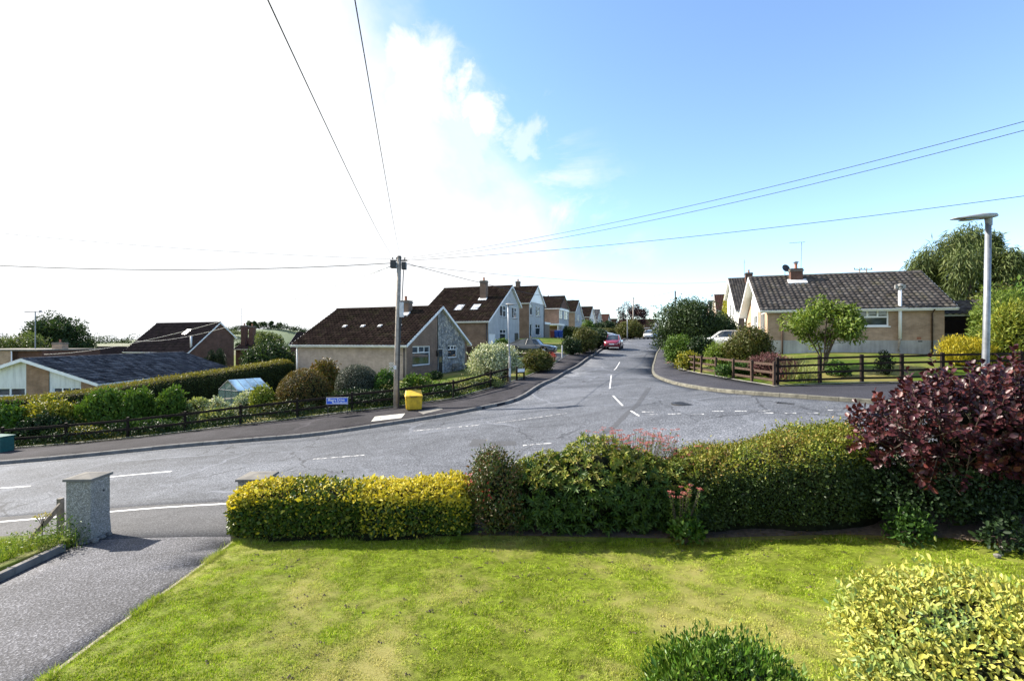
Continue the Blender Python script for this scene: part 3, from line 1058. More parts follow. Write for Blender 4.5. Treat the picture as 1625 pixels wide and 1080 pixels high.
def bush(name, label, cat, base, r, n, leaf, mat, seed, amp=.28, shell=.45, up=-.5, lup=.4, spread=.8, oval=False, group=None, core=.64, k=14, gain=1.0, shoots=0, zc_=None, fold=.3, extra=None, droop=.05, out=.6):
    """free-growing shrub: base = ground point, r = half sizes"""
    rng = np.random.default_rng(seed)
    t = thing(name, label, cat, base, 0, group)
    zo = r[2] * .62 if zc_ is None else zc_
    if amp > .15:
        # leaves gather in clumps round the ends of the branches
        nc = int(24 + 30 * min(1.5, n / 5000))
        C, CN = dome(rng, nc, r, amp, .25, up, k, seed)
        per = rng.integers(0, len(C), n)
        d = dirs(rng, n, -1)[:n]
        per = per[:len(d)]
        cr = .36 * rng.uniform(.6, 1.25, len(C))
        P = C[per] * .86 + d * (rng.random(len(d)) ** .4 * cr[per])[:, None] * np.array(r)
        N = unit(CN[per] * .5 + d)
        # and a thinner even cover between the clumps
        P2, N2_ = dome(rng, n // 3, r, amp, shell, up, k, seed)
        P = np.concatenate([P, P2 * .95]); N = np.concatenate([N, N2_])
        # odd shoots standing clear of the mass
        sh = rng.random(len(P)) < .045
        P[sh] *= rng.uniform(1.02, 1.16, (int(sh.sum()), 1))
    else:
        P, N = dome(rng, n, r, amp, shell, up, k, seed)
    P = P + np.array([0, 0, zo])
    kz = P[:, 2] > .02
    P, N = P[kz], N[kz]
    T = leafdirs(rng, N, lup, spread, out)
    s = np.exp(rng.normal(size=len(P)) * .24) * gain
    leaves('foliage', P, T, N + rng.normal(size=N.shape) * .35, leaf[0] * s, leaf[1] * s * 1.15, mat, t, oval, fold, droop)
    if core:
        mb = core_mesh(rng, r, amp, seed, core, zo, max(-.95, -zo / (r[2] * core) * .95), k)
        obj('shaded_core', mb, M['twig_or_core'], t, True)
    mb = MB()
    rr = random.Random(seed)
    for i in range(5):
        a = rr.uniform(0, 6.28)
        q = Vector((math.cos(a) * r[0] * .5, math.sin(a) * r[1] * .5, zo * rr.uniform(.7, 1.3)))
        mb.tube([(q.x * .15, q.y * .15, -.06), q * .5 + Vector((0, 0, .1)), q], [.03 * r[2] + .006, .018 * r[2] + .004, .004], 5)
    for i in range(shoots):
        q = Vector(P[int(rng.integers(0, len(P)))])
        m_ = q * rr.uniform(.45, .6) + Vector((rr.uniform(-.05, .05), rr.uniform(-.05, .05), .02))
        mb.tube([q * .12, m_, q * .99], [.007, .005, .002], 4, False)
    obj('stem', mb, M['trunk'], t)
    return t


def hedge(name, label, cat, path, width, height, n, leaf, mat, seed, group=None, amp=.05, rnd=.35, oval=False, shell=.12, lup=.25, spread=.9, fold=.3, topmat=None, topfrac=.0, taper=0.0, hvar=.04, out=.7, core=.93, lean=0.0, ragged=.012, hollow=0.0, bare=0):
    """clipped hedge along a ground path; width across, height above ground; either may be a list per path point"""
    rng = np.random.default_rng(seed)
    path = [Vector((p[0], p[1])) for p in path]
    if not isinstance(height, (list, tuple)): height = [height] * len(path)
    if not isinstance(width, (list, tuple)): width = [width] * len(path)
    cum = [0]
    for a, b in zip(path[:-1], path[1:]):
        cum.append(cum[-1] + (b - a).length)
    cum = np.array(cum)
    Ltot = cum[-1]
    px_, py_ = np.array([p.x for p in path]), np.array([p.y for p in path])
    base = G(*path[0])
    t = thing(name, label, cat, base, 0, group)
    ex = 2 + 4 * (1 - rnd)
    ph = rng.uniform(0, 6.28, 12)

    def surf(s, a, f=1.0):
        """s along, a angle in the cross-section 0..pi from right side over the top to the left"""
        x = np.interp(s, cum, px_); y = np.interp(s, cum, py_)
        e = .05
        dx = np.interp(np.minimum(s + e, Ltot), cum, px_) - np.interp(np.maximum(s - e, 0), cum, px_)
        dy = np.interp(np.minimum(s + e, Ltot), cum, py_) - np.interp(np.maximum(s - e, 0), cum, py_)
        q = np.hypot(dx, dy); dx, dy = dx / q, dy / q
        W = np.interp(s, cum, width) / 2
        H = np.interp(s, cum, height)
        ca, sa = np.cos(a), np.sin(a)
        rr = (np.abs(ca) ** ex + np.abs(sa) ** ex) ** (-1 / ex)
        # rounded ends
        endd = np.minimum(s, Ltot - s) / np.maximum(W * .75, .05)
        ef = np.where(endd < 1, np.sqrt(np.maximum(0, 1 - (1 - endd) ** 2)) * .75 + .25, 1.0)
        wob = amp * (np.sin(s * 2.3 + ph[0] + a * 2) + np.sin(s * 4.1 + ph[1] - a * 3) * .7 + np.sin(s * 7.7 + ph[2] + a * 5) * .5 + np.sin(s * 1.1 + ph[3]) * .8)
        ox = ca * rr * W * f * (1 + wob) * (ef ** .7)
        oz = sa * rr * f * (1 + wob * .6)
        ox = ox * (1 - taper * np.maximum(0, oz))
        z = .12 * H + oz * .88 * H * (1 + hvar * np.sin(s * 1.7 + ph[4])) * (.55 + .45 * ef)
        g = terr(x, y) + .1
        # normal of the section
        nx = np.sign(ca) * np.abs(ca) ** (ex - 1) / np.maximum(W, .05)
        nz = np.abs(sa) ** (ex - 1) / np.maximum(H, .05) * 1.0
        q2 = np.hypot(nx, nz) + 1e-9
        nx, nz = nx / q2, nz / q2
        endn = np.where(endd < 1, (1 - endd) * np.where(s < Ltot / 2, -1, 1), 0)
        Pn = np.column_stack([x - dy * -ox, y + dx * -ox, z + g])
        Nn = unit(np.column_stack([dy * nx + dx * endn, -dx * nx + dy * endn, nz]))
        return Pn, Nn

    # draw samples roughly by perimeter
    s = rng.uniform(0, Ltot, n)
    Wm, Hm = np.mean(width), np.mean(height)
    per = np.array([Hm, Wm, Hm])
    which = rng.choice(3, n, p=per / per.sum())
    u = rng.random(n)
    ac = math.atan2(1.0, 1.0)
    a = np.where(which == 0, np.arctan(u * 1.0) * 1.0, np.where(which == 1, ac + u * (math.pi - 2 * ac), math.pi - np.arctan(u)))
    endk = rng.random(n) < min(.25, Wm / Ltot * .8)
    s = np.where(endk, np.where(rng.random(n) < .5, rng.random(n) * Wm * .5, Ltot - rng.random(n) * Wm * .5), s)
    hol = np.sin(s * 5.3 + ph[5] + 2 * np.sin(a * 3 + ph[6])) * np.sin(a * 4.7 + ph[7] + 1.5 * np.sin(s * 2.9 + ph[8]))
    f = 1 - shell * rng.random(n) ** 2 + rng.exponential(ragged, n) - hollow * np.clip(hol - .15, 0, 1)
    sprig = rng.random(n) < .03
    f = f + sprig * rng.uniform(0, ragged * 4, n)
    P, N = surf(s, a, f)
    low = rng.random(n) < .12
    P = P - np.array(base)
    sc = np.exp(rng.normal(size=n) * .28)
    T = leafdirs(rng, N, lup, spread, out)
    Nh = N + rng.normal(size=N.shape) * .4
    Lf = leaf[0] * sc
    Wf = leaf[1] * sc
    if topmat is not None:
        # golden growth; on other hedges a sunlit top put into leaf colour, leaf by leaf
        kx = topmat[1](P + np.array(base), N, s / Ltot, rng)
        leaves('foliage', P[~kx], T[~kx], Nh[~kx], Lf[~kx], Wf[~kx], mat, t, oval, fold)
        leaves('golden_or_lit_leaves', P[kx], T[kx], Nh[kx], Lf[kx], Wf[kx], topmat[0], t, oval, fold)
    else:
        leaves('foliage', P, T, Nh, Lf, Wf, mat, t, oval, fold)
    ns, na = max(6, int(Ltot / .25)), 14
    ss = np.repeat(np.linspace(0.02, Ltot - .02, ns), na)
    aa = np.tile(np.linspace(-.12, math.pi + .12, na), ns)
    C, _ = surf(ss, aa, core)
    C = C - np.array(base)
    C[:, 2] = np.where((aa < 0) | (aa > math.pi), C[:, 2] - .25, C[:, 2])
    mb = MB()
    mb.v = [tuple(p) for p in C]
    mb.f = [(i * na + j, i * na + j + 1, (i + 1) * na + j + 1, (i + 1) * na + j) for i in range(ns - 1) for j in range(na - 1)]
    mb.f += [tuple(range(na)), tuple((ns - 1) * na + j for j in range(na))]
    obj('shaded_core', mb, M['twig_or_core'], t, True)
    if bare:
        # woody twigs showing through the clipped face
        mb = MB()
        s_ = rng.uniform(.1, Ltot - .1, bare); a_ = rng.uniform(.05, 2.9, bare)
        A_, N_ = surf(s_, a_, .80); B_, _ = surf(s_ + rng.normal(size=bare) * .07, np.clip(a_ + .12 * np.abs(rng.normal(size=bare)), .03, 3.1), rng.uniform(.94, 1.03, bare))
        for p_, q_ in zip(A_ - np.array(base), B_ - np.array(base)):
            m_ = (p_ + q_) / 2 + rng.normal(size=3) * .02
            mb.tube([p_, m_, q_], [.005, .004, .0018], 4, False)
        o = obj('twig_or_core', mb, M['greywood'], t)
        o['kind'] = 'stuff'
    return t


def tree(name, label, cat, base, H, crown_r, n, leaf, mat, seed, clumps=26, trunk_r=.18, group=None, cz=.62, crz=None, clump_r=.3, droop=0.0, wind=(0, 0, 0), oval=False, flat=1.0, low=-.6, weep=False, lobes=None):
    rng = np.random.default_rng(seed)
    t = thing(name, label, cat, base, 0, group)
    crz = crz or H * (1 - cz)
    c0 = np.array([0, 0, H * cz])
    cd = dirs(rng, clumps, low)
    cc = c0 + cd * np.array([crown_r, crown_r, crz]) * rng.uniform(.45, .92, (len(cd), 1)) + np.array(wind) * 0
    cr = crown_r * clump_r * rng.uniform(.65, 1.3, len(cd))
    if lobes is not None:
        cc = np.array([l[:3] for l in lobes]); cr = np.array([l[3] for l in lobes]); cd = cc
    per = rng.integers(0, len(cd), n)
    d = dirs(rng, n, -1)
    per = per[:len(d)]
    rad = rng.random(len(d)) ** .45
    P = cc[per] + d * (cr[per] * rad)[:, None] * np.array([1, 1, flat])
    if weep:
        P[:, 2] -= rng.random(len(d)) ** 1.2 * cr[per] * (2.6 if lobes is None else 1.5)
    P = P + np.array(wind) * ((P[:, 2:3] - H * .4) / H) * (lobes is None)
    T = unit(d * .6 + rng.normal(size=d.shape) * .6 + np.array([0, 0, .25 - droop]) + np.array(wind) * .3)
    s = rng.uniform(.65, 1.3, len(P))
    leaves('crown', P, T, d + rng.normal(size=d.shape) * .5, leaf[0] * s, leaf[1] * s, mat, t, oval, .3, .08)
    mb = MB()
    rr = random.Random(seed)
    top = Vector((rr.uniform(-.1, .1) * H * .2, rr.uniform(-.1, .1) * H * .2, H * (cz + .1)))
    mb.tube([(0, 0, -.15), (0, 0, .1), top * .35, top * .7, top], [trunk_r * 1.5, trunk_r * 1.05, trunk_r * .8, trunk_r * .5, trunk_r * .2], 8)
    for q in cc[:min(len(cc), 18)]:
        q = Vector(q) + Vector(wind) * ((q[2] - H * .4) / H)
        st = top * rr.uniform(.35, .8)
        md = st.lerp(q, .5) + Vector((0, 0, .08 * H * (0 if droop else 1) - .03 * H))
        mb.tube([st, md, q], [trunk_r * .4, trunk_r * .24, trunk_r * .06], 5)
    obj('trunk', mb, M['trunk'], t)
    return t
# ------------------------------------------------------------------ house tools
def frame2(o2, ang):
    c, s = math.cos(ang), math.sin(ang)
    return lambda x, y: (o2[0] + c * x - s * y, o2[1] + s * x + c * y)


def wall(parent, name, p, q, outline, holes, mat, depth=.10, label=None):
    """vertical wall from local p to q (outside is to the right of p->q), outline [(s,z)...], rectangular openings (s0,z0,s1,z1)"""
    p, q = Vector(p), Vector(q)
    d = (q - p).normalized()
    nin = Vector((-d.y, d.x))
    vs, faces, es = [], [], []
    vs += [Vector(a) for a in outline]
    n = len(outline)
    es += [(i, (i + 1) % n) for i in range(n)]
    for s0, z0, s1, z1 in holes:
        b = len(vs)
        vs += [Vector((s0, z0)), Vector((s1, z0)), Vector((s1, z1)), Vector((s0, z1))]
        es += [(b, b + 1), (b + 1, b + 2), (b + 2, b + 3), (b + 3, b)]
    # small grid-free triangulation
    vv, _, ff, *_ = geometry.delaunay_2d_cdt(vs, es, [], 1, 1e-5)
    pts = [(a.x, a.y) for a in vv]
    polyo = [tuple(o) for o in outline]
    mb = MB()
    uv = []
    def P3(s, z, off=0.0):
        w_ = p + d * s + nin * off
        return (w_.x, w_.y, z)
    for f in ff:
        cx = sum(pts[i][0] for i in f) / len(f); cy = sum(pts[i][1] for i in f) / len(f)
        if not inside(polyo, np.array([cx]), np.array([cy]))[0]:
            continue
        if any(s0 < cx < s1 and z0 < cy < z1 for s0, z0, s1, z1 in holes):
            continue
        b = len(mb.v)
        a = sum(pts[f[i]][0] * pts[f[(i + 1) % len(f)]][1] - pts[f[(i + 1) % len(f)]][0] * pts[f[i]][1] for i in range(len(f)))
        f2 = f if a > 0 else f[::-1]
        for i in f2:
            mb.v.append(P3(*pts[i])); uv.append(pts[i])
        mb.f.append(tuple(range(b, b + len(f2))))
    for s0, z0, s1, z1 in holes:
        ring = [(s0, z0), (s1, z0), (s1, z1), (s0, z1)]
        for i in range(4):
            a, c = ring[i], ring[(i + 1) % 4]
            b = len(mb.v)
            mb.v += [P3(*a), P3(*c), P3(*c, depth), P3(*a, depth)]
            uv += [a, c, (c[0] + depth, c[1]), (a[0] + depth, a[1])]
            mb.f.append((b, b + 1, b + 2, b + 3))
    o = obj(name, mb, mat, parent, fix=False)
    setuv(o.data, uv)
    if label: o['label'] = label
    return o


def window(parent, p, q, r, bars=(), fw=.06, mat=None, glass=None, sill=True, setback=.05, panes=None, nm='window'):
    """frame, pane and sill filling the opening r=(s0,z0,s1,z1) of the wall p->q; bars in fractions ('v',x,z0,z1)/('h',z,x0,x1)"""
    p, q = Vector(p), Vector(q)
    d = (q - p).normalized()
    ang = math.atan2(d.y, d.x)
    M4 = Matrix.Translation((p.x, p.y, 0)) @ Matrix.Rotation(ang, 4, 'Z')
    s0, z0, s1, z1 = r
    mat = mat or M['white']
    mb = MB()
    y0, y1 = setback, setback + .06
    mb.box((s0, y0, z0), (s0 + fw, y1, z1), M4).box((s1 - fw, y0, z0), (s1, y1, z1), M4)
    mb.box((s0 + fw, y0, z0), (s1 - fw, y1, z0 + fw), M4).box((s0 + fw, y0, z1 - fw), (s1 - fw, y1, z1), M4)
    W, H = s1 - s0, z1 - z0
    for b in bars:
        if b[0] == 'v':
            x = s0 + b[1] * W
            mb.box((x - fw * .45, y0 - .004, z0 + b[2] * H + .01), (x + fw * .45, y1 - .003, z0 + b[3] * H - .01), M4)
        elif b[0] == 'h':
            z = z0 + b[1] * H
            mb.box((s0 + b[2] * W + .01, y0 - .003, z - fw * .45), (s0 + b[3] * W - .01, y1 - .004, z + fw * .45), M4)
        else:   # opening light with a heavier frame
            x0, xx1, zz0, zz1 = s0 + b[1] * W, s0 + b[2] * W, z0 + b[3] * H, z0 + b[4] * H
            f2 = fw * .75
            mb.box((x0, y0 - .02, zz0), (x0 + f2, y0 - .006, zz1), M4).box((xx1 - f2, y0 - .02, zz0), (xx1, y0 - .006, zz1), M4)
            mb.box((x0 + f2, y0 - .02, zz0), (xx1 - f2, y0 - .006, zz0 + f2), M4).box((x0 + f2, y0 - .02, zz1 - f2), (xx1 - f2, y0 - .006, zz1), M4)
    fr = obj(nm, mb, mat, parent)
    g = MB().add([M4 @ Vector(a) for a in ((s0 + fw * .6, y1 - .02, z0 + fw * .6), (s1 - fw * .6, y1 - .02, z0 + fw * .6), (s1 - fw * .6, y1 - .02, z1 - fw * .6), (s0 + fw * .6, y1 - .02, z1 - fw * .6))], [(0, 1, 2, 3)])
    obj('pane', g, glass or M['glass'], fr, fix=False)
    if sill:
        obj('sill', MB().box((s0 - .08, -.06, z0 - .07), (s1 + .08, .05, z0 - .002), M4), M['concrete'] if sill is True else sill, fr)
    return fr


def door(parent, p, q, r, mat, glazed=False, nm='door', panels=0):
    p, q = Vector(p), Vector(q)
    d = (q - p).normalized()
    M4 = Matrix.Translation((p.x, p.y, 0)) @ Matrix.Rotation(math.atan2(d.y, d.x), 4, 'Z')
    s0, z0, s1, z1 = r
    mb = MB().box((s0 + .05, .06, z0), (s1 - .05, .1, z1 - .05), M4)
    for i in range(panels):
        h = (z1 - z0 - .1) / panels
        mb.box((s0 + .09, .05, z0 + .04 + i * h), (s1 - .09, .062, z0 + h * (i + 1) - .02), M4)
    dd = obj(nm, mb, mat, parent)
    f = MB().box((s0, .03, z0), (s0 + .05, .12, z1), M4).box((s1 - .05, .03, z0), (s1, .12, z1), M4).box((s0 + .05, .03, z1 - .05), (s1 - .05, .12, z1), M4)
    obj('frame', f, M['white'], dd)
    obj('handle', MB().box((s1 - .16, .03, z0 + .95), (s1 - .12, .058, z0 + 1.1), M4), M['steel'], dd)
    if glazed:
        obj('pane', MB().box((s0 + .2, .045, z0 + 1.0), (s1 - .2, .0605, z1 - .2), M4), M['glass'], dd)
    return dd


def slope(parent, e0, e1, r0, r1, mat, tw=.30, th=.345, amp=.045, lip=.045, ns=4, name='roof_tiles'):
    """tiled roof plane: eave edge e0->e1, ridge edge r0->r1; e0 seen at left from outside"""
    e0, e1, r0, r1 = map(Vector, (e0, e1, r0, r1))
    Lr = (e1 - e0).length
    S = (r0 - e0).length
    nc = max(1, round(Lr / tw))
    nr = max(1, round(S / th))
    nrm = (e1 - e0).cross(r0 - e0).normalized()
    if nrm.z < 0: nrm = -nrm
    u = np.arange(nc * ns + 1) / ns
    prof = np.array([0, .55, 1.0, .55])[np.arange(nc * ns + 1) % ns] * amp if ns == 4 else np.zeros(len(u))
    E0, E1, R0, R1, NN = (np.array(q) for q in (e0, e1, r0, r1, nrm))
    fu = (u / nc)[:, None]
    V, Fc, UV = [], [], []
    m = len(u)
    for j in range(nr):
        for fv, lift in ((j / nr, -.004), (j / nr, lip), (min(1, (j + 1.06) / nr), 0.0)):
            a = E0 * (1 - fu) + E1 * fu
            b = R0 * (1 - fu) + R1 * fu
            pts = a * (1 - fv) + b * fv + NN * (prof[:, None] + lift)
            V.append(pts)
            UV.append(np.column_stack([u * .9999, np.full(m, j + (.02 if lift else .01) if lift != 0.0 else j + .98)]))
    V = np.concatenate(V); UV = np.concatenate(UV)
    idx = []
    for j in range(nr):
        b = j * 3 * m
        for k in (0, 1):
            i = np.arange(m - 1) + b + k * m
            idx.append(np.column_stack([i, i + 1, i + 1 + m, i + m]))
    idx = np.concatenate(idx)
    o = rawmesh(name, V, idx.ravel(), np.arange(0, len(idx) * 4, 4), mat, parent)
    setuv(o.data, UV)
    o['kind'] = 'stuff'
    return o


def gable_roof(parent, L, W, zf, zb, yr, zr, mat, og=.25, oe=.35, tw=.30, th=.345, amp=.05, ridge=True, barge=None, x0=0.0, gutter=True, gut=None, fascia=None, name='roof', bw=.20):
    """roof over local [x0,L]x[0,W]; zf/zb eave height front/back, ridge at y=yr height zr"""
    sf = (zr - zf) / yr
    sb = (zr - zb) / (W - yr)
    xa, xb = x0 - og, L + og
    yf, yb = -oe, W + oe
    zff, zbb = zf - sf * oe, zb - sb * oe
    # deck below the tiles, with soffit thickness
    mb = MB()
    th_ = .10
    def deck(ya, za, yb_, zb_):
        mb.add([(xa + .02, ya, za - .03), (xb - .02, ya, za - .03), (xb - .02, yb_, zb_ - .03), (xa + .02, yb_, zb_ - .03),
                (xa + .02, ya, za - th_ - .03), (xb - .02, ya, za - th_ - .03), (xb - .02, yb_, zb_ - th_ - .03), (xa + .02, yb_, zb_ - th_ - .03)],
               [(0, 1, 2, 3), (4, 5, 6, 7), (0, 1, 5, 4), (1, 2, 6, 5), (2, 3, 7, 6), (3, 0, 4, 7)])
    deck(yf + .02, zff, yr - .002, zr)
    deck(yr + .002, zr, yb - .02, zbb)
    rf = obj(name, mb, M['barge'], parent)
    slope(rf, (xa, yf - .05, zff - sf * .05), (xb, yf - .05, zff - sf * .05), (xa, yr, zr), (xb, yr, zr), mat, tw, th, amp)
    slope(rf, (xb, yb + .05, zbb - sb * .05), (xa, yb + .05, zbb - sb * .05), (xb, yr, zr), (xa, yr, zr), mat, tw, th, amp)
    if ridge:
        n = max(2, int((xb - xa) / .45))
        mb = MB()
        for i in range(n):
            a = xa + (xb - xa) * i / n + .006
            b_ = xa + (xb - xa) * (i + 1) / n - .006
            pr = [(-.15, -.15 * sf + .035), (-.08, .055), (0, .085), (.08, .055), (.15, -.15 * sb + .035)]
            vs = [(a, yr + y, zr + z) for y, z in pr] + [(b_, yr + y, zr + z) for y, z in pr]
            mb.add(vs, [(k, k + 1, k + 6, k + 5) for k in range(4)] + [(0, 1, 2, 3, 4), (5, 6, 7, 8, 9)])
        o = obj('ridge_tiles', mb, mat, rf)
        setuv(o.data, [(v[0] * 2.2, 3.5) for v in mb.v])
        o['kind'] = 'stuff'
    bm_ = barge or M['barge']
    for x in (xa, xb):
        for (ya, za, yc, zc2) in ((yf, zff, yr - .003, zr), (yr + .003, zr, yb, zbb)):
            o = -.022 if x == xa else .022
            q = MB().add([(x, ya, za + .01), (x, yc, zc2 + .01), (x, yc, zc2 - bw), (x, ya, za - bw), (x + o, ya, za + .01), (x + o, yc, zc2 + .01), (x + o, yc, zc2 - bw), (x + o, ya, za - bw)],
                         [(0, 1, 2, 3), (4, 5, 6, 7), (0, 1, 5, 4), (1, 2, 6, 5), (2, 3, 7, 6), (3, 0, 4, 7)])
            obj('bargeboard', q, bm_, rf)
    for y, z, sg in ((yf, zff, -1), (yb, zbb, 1)):
        obj('fascia', MB().box((xa + .03, min(y, y + sg * .02), z - .20), (xb - .03, max(y, y + sg * .02), z - .045)), fascia or M['barge'], rf)
        if gutter:
            cx = y + sg * .075
            vs, fs = [], []
            for x in (xa, xb):
                for k in range(7):
                    a = math.pi + math.pi * k / 6
                    vs.append((x, cx + .055 * math.cos(a), z - .075 + .055 * math.sin(a)))
            fs = [(k, k + 1, k + 8, k + 7) for k in range(6)]
            obj('gutter', MB().add(vs, fs), gut or M['barge'], rf)
    return rf


def chimney(parent, x, y, z0, z1, sx, sy, mat, pots=1, flash=True):
    mb = MB()
    uv = None
    c = obj('chimney', MB().box((x - sx / 2, y - sy / 2, z0), (x + sx / 2, y + sy / 2, z1)), mat, parent)
    me = c.data
    ul = me.uv_layers.new(name='UVMap')
    for poly in me.polygons:
        for li in poly.loop_indices:
            v = me.vertices[me.loops[li].vertex_index].co
            ul.data[li].uv = ((v.y if abs(poly.normal.x) > .5 else v.x), v.z)
    cap = MB().box((x - sx / 2 - .05, y - sy / 2 - .05, z1 - .16), (x + sx / 2 + .05, y + sy / 2 + .05, z1 - .06)).box((x - sx / 2 - .03, y - sy / 2 - .03, z1 + .001), (x + sx / 2 + .03, y + sy / 2 + .03, z1 + .05))
    obj('cap', cap, M['concrete'] if pots else mat, c)
    for i in range(pots):
        xx = x + (i - (pots - 1) / 2) * .35
        obj('pot', MB().lathe([(.11, z1 + .05), (.095, z1 + .36), (.115, z1 + .37), (.115, z1 + .42)], 12, Matrix.Translation((xx, y, 0))), M['pot'], c)
    return c


def flashing(parent, x, y, z, sx, sy, sl):
    o = obj('flashing', MB().add([(x - sx, y - sy, z - sl * sy + .13), (x + sx, y - sy, z - sl * sy + .13), (x + sx, y - sy * .3, z - sl * sy * .3 + .17), (x - sx, y - sy * .3, z - sl * sy * .3 + .17),
                                  (x - sx, y - sy, z - sl * sy - .02), (x + sx, y - sy, z - sl * sy - .02), (x + sx, y - sy * .3, z - sl * sy * .3 - .02), (x - sx, y - sy * .3, z - sl * sy * .3 - .02)],
                                 [(0, 1, 2, 3), (4, 5, 6, 7), (0, 1, 5, 4), (1, 2, 6, 5), (2, 3, 7, 6), (3, 0, 4, 7)]), M['lead'], parent)
    return o


def skylight(parent, x, y, zf, sl, wx, ly, lift=.05):
    """roof window lying in the front slope at local x, horizontal distance y up from the eave line"""
    a = math.atan(sl)
    M4 = Matrix.Translation((x, y, zf + sl * y + lift)) @ Matrix.Rotation(a, 4, 'X')
    f = .07
    mb = MB().box((-wx / 2, 0, -.03), (-wx / 2 + f, ly, .05), M4).box((wx / 2 - f, 0, -.03), (wx / 2, ly, .05), M4).box((-wx / 2 + f, 0, -.03), (wx / 2 - f, f, .05), M4).box((-wx / 2 + f, ly - f, -.03), (wx / 2 - f, ly, .05), M4)
    s = obj('skylight', mb, M['black'], parent)
    obj('pane', MB().box((-wx / 2 + f, f, -.02), (wx / 2 - f, ly - f, .03), M4), M['skylight'], s)
    return s


def pipe(parent, pts, r, mat, nm='downpipe'):
    return obj(nm, MB().tube(pts, r, 8), mat, parent, True)


def slab_foot(parent, L, W, mat):
    pass
# ------------------------------------------------------------------ houses
BA = math.atan2(-.353, .935)         # houses left of the street
BR = math.atan2(-.292, .956)         # houses right of the street
TOP3 = (('h', .66, 0, 1), ('v', .33, .66, 1), ('v', .67, .66, 1), ('o', .33, .67, .66, 1.0))

def bungalow_left():
    t = thing('bungalow', 'brown brick bungalow with stone clad gable behind the utility pole', 'bungalow', (-16.85, 37.5, 1.2), BA)
    L, W, zf, zr, yr = 10.0, 9.7, 2.72, 5.55, 4.85
    wall(t, 'front_wall', (0, 0), (L, 0), [(0, -1.2), (L, -1.2), (L, zf), (0, zf)], [], M['brick_tan'])  # same brick as the gables; its lighter lit side is put into the colour
    wall(t, 'rear_wall', (L, W), (0, W), [(0, -1.2), (L, -1.2), (L, zf), (0, zf)], [], M['brick_brown'])
    wall(t, 'gable_wall', (0, W), (0, 0), [(0, -1.2), (W, -1.2), (W, zf), (W - yr, zr), (0, zf)], [], M['brick_brown'])
    h1, h2 = (.8, .95, 3.3, 2.38), (6.05, 1.35, 7.7, 2.38)
    k = (zr - zf) / yr
    wall(t, 'gable_wall', (L, 0), (L, W), [(0, -1.2), (4.4, -1.2), (4.4, zf + k * 4.4), (0, zf)], [h1], M['brick_brown'])  # shaded side of the front wall's brick, shade put into the darker colour
    wall(t, 'stone_wall', (L + .05, 0), (L + .05, W), [(4.4, -1.2), (9.2, -1.2), (9.2, zf + k * .5), (yr, zr), (4.4, zf + k * 4.4)], [h2, (4.5, .05, 5.35, 2.15)], M['stone'], .18)
    wall(t, 'gable_wall', (L, 0), (L, W), [(9.2, -1.2), (W, -1.2), (W, zf), (9.2, zf + k * .5)], [], M['brick_brown'])
    window(t, (L, 0), (L, W), h1, TOP3, .07)
    window(t, (L + .05, 0), (L + .05, W), h2, TOP3, .07)
    d = door(t, (L + .05, 0), (L + .05, W), (4.5, .05, 5.35, 2.15), M['black'], True, 'front_door')
    obj('step', MB().box((L, 4.0, -.3), (L + 1.3, 9.3, -.02)), M['concrete'], t)
    rf = gable_roof(t, L, W, zf, zf, yr, zr, M['tile_brown'], .28, .38)
    for i, x in enumerate((3.0, 4.75, 6.35, 8.1)):
        y = 1.95
        M4 = Matrix.Translation((x, y, zf + k * y + .05)) @ Matrix.Rotation(math.atan(k), 4, 'X')
        obj('roof_vent', MB().box((-.17, -.14, 0), (.17, .16, .05), M4).box((-.13, -.10, .051), (.13, .10, .09), M4), M['lead'], rf)
    chimney(t, 7.35, 4.0, 4.0, 5.95, .85, .6, M['brick_brown'])
    flashing(t, 7.35, 4.0 - .02, zf + k * 4.0, .55, .62, k)
    pipe(t, [(.12, -.10, zf - .18), (.12, -.10, -1.1)], .055, M['white'])
    pipe(t, [(L - .15, -.08, zf - .2), (L - .15, -.08, -1.1)], .045, M['black'])
    # porch lamp beside the door
    obj('wall_lamp', MB().box((L + .06, 4.12, 1.85), (L + .17, 4.3, 2.0)).box((L + .05, 4.17, 1.55), (L + .2, 4.25, 1.849)), M['black'], t)
bungalow_left()

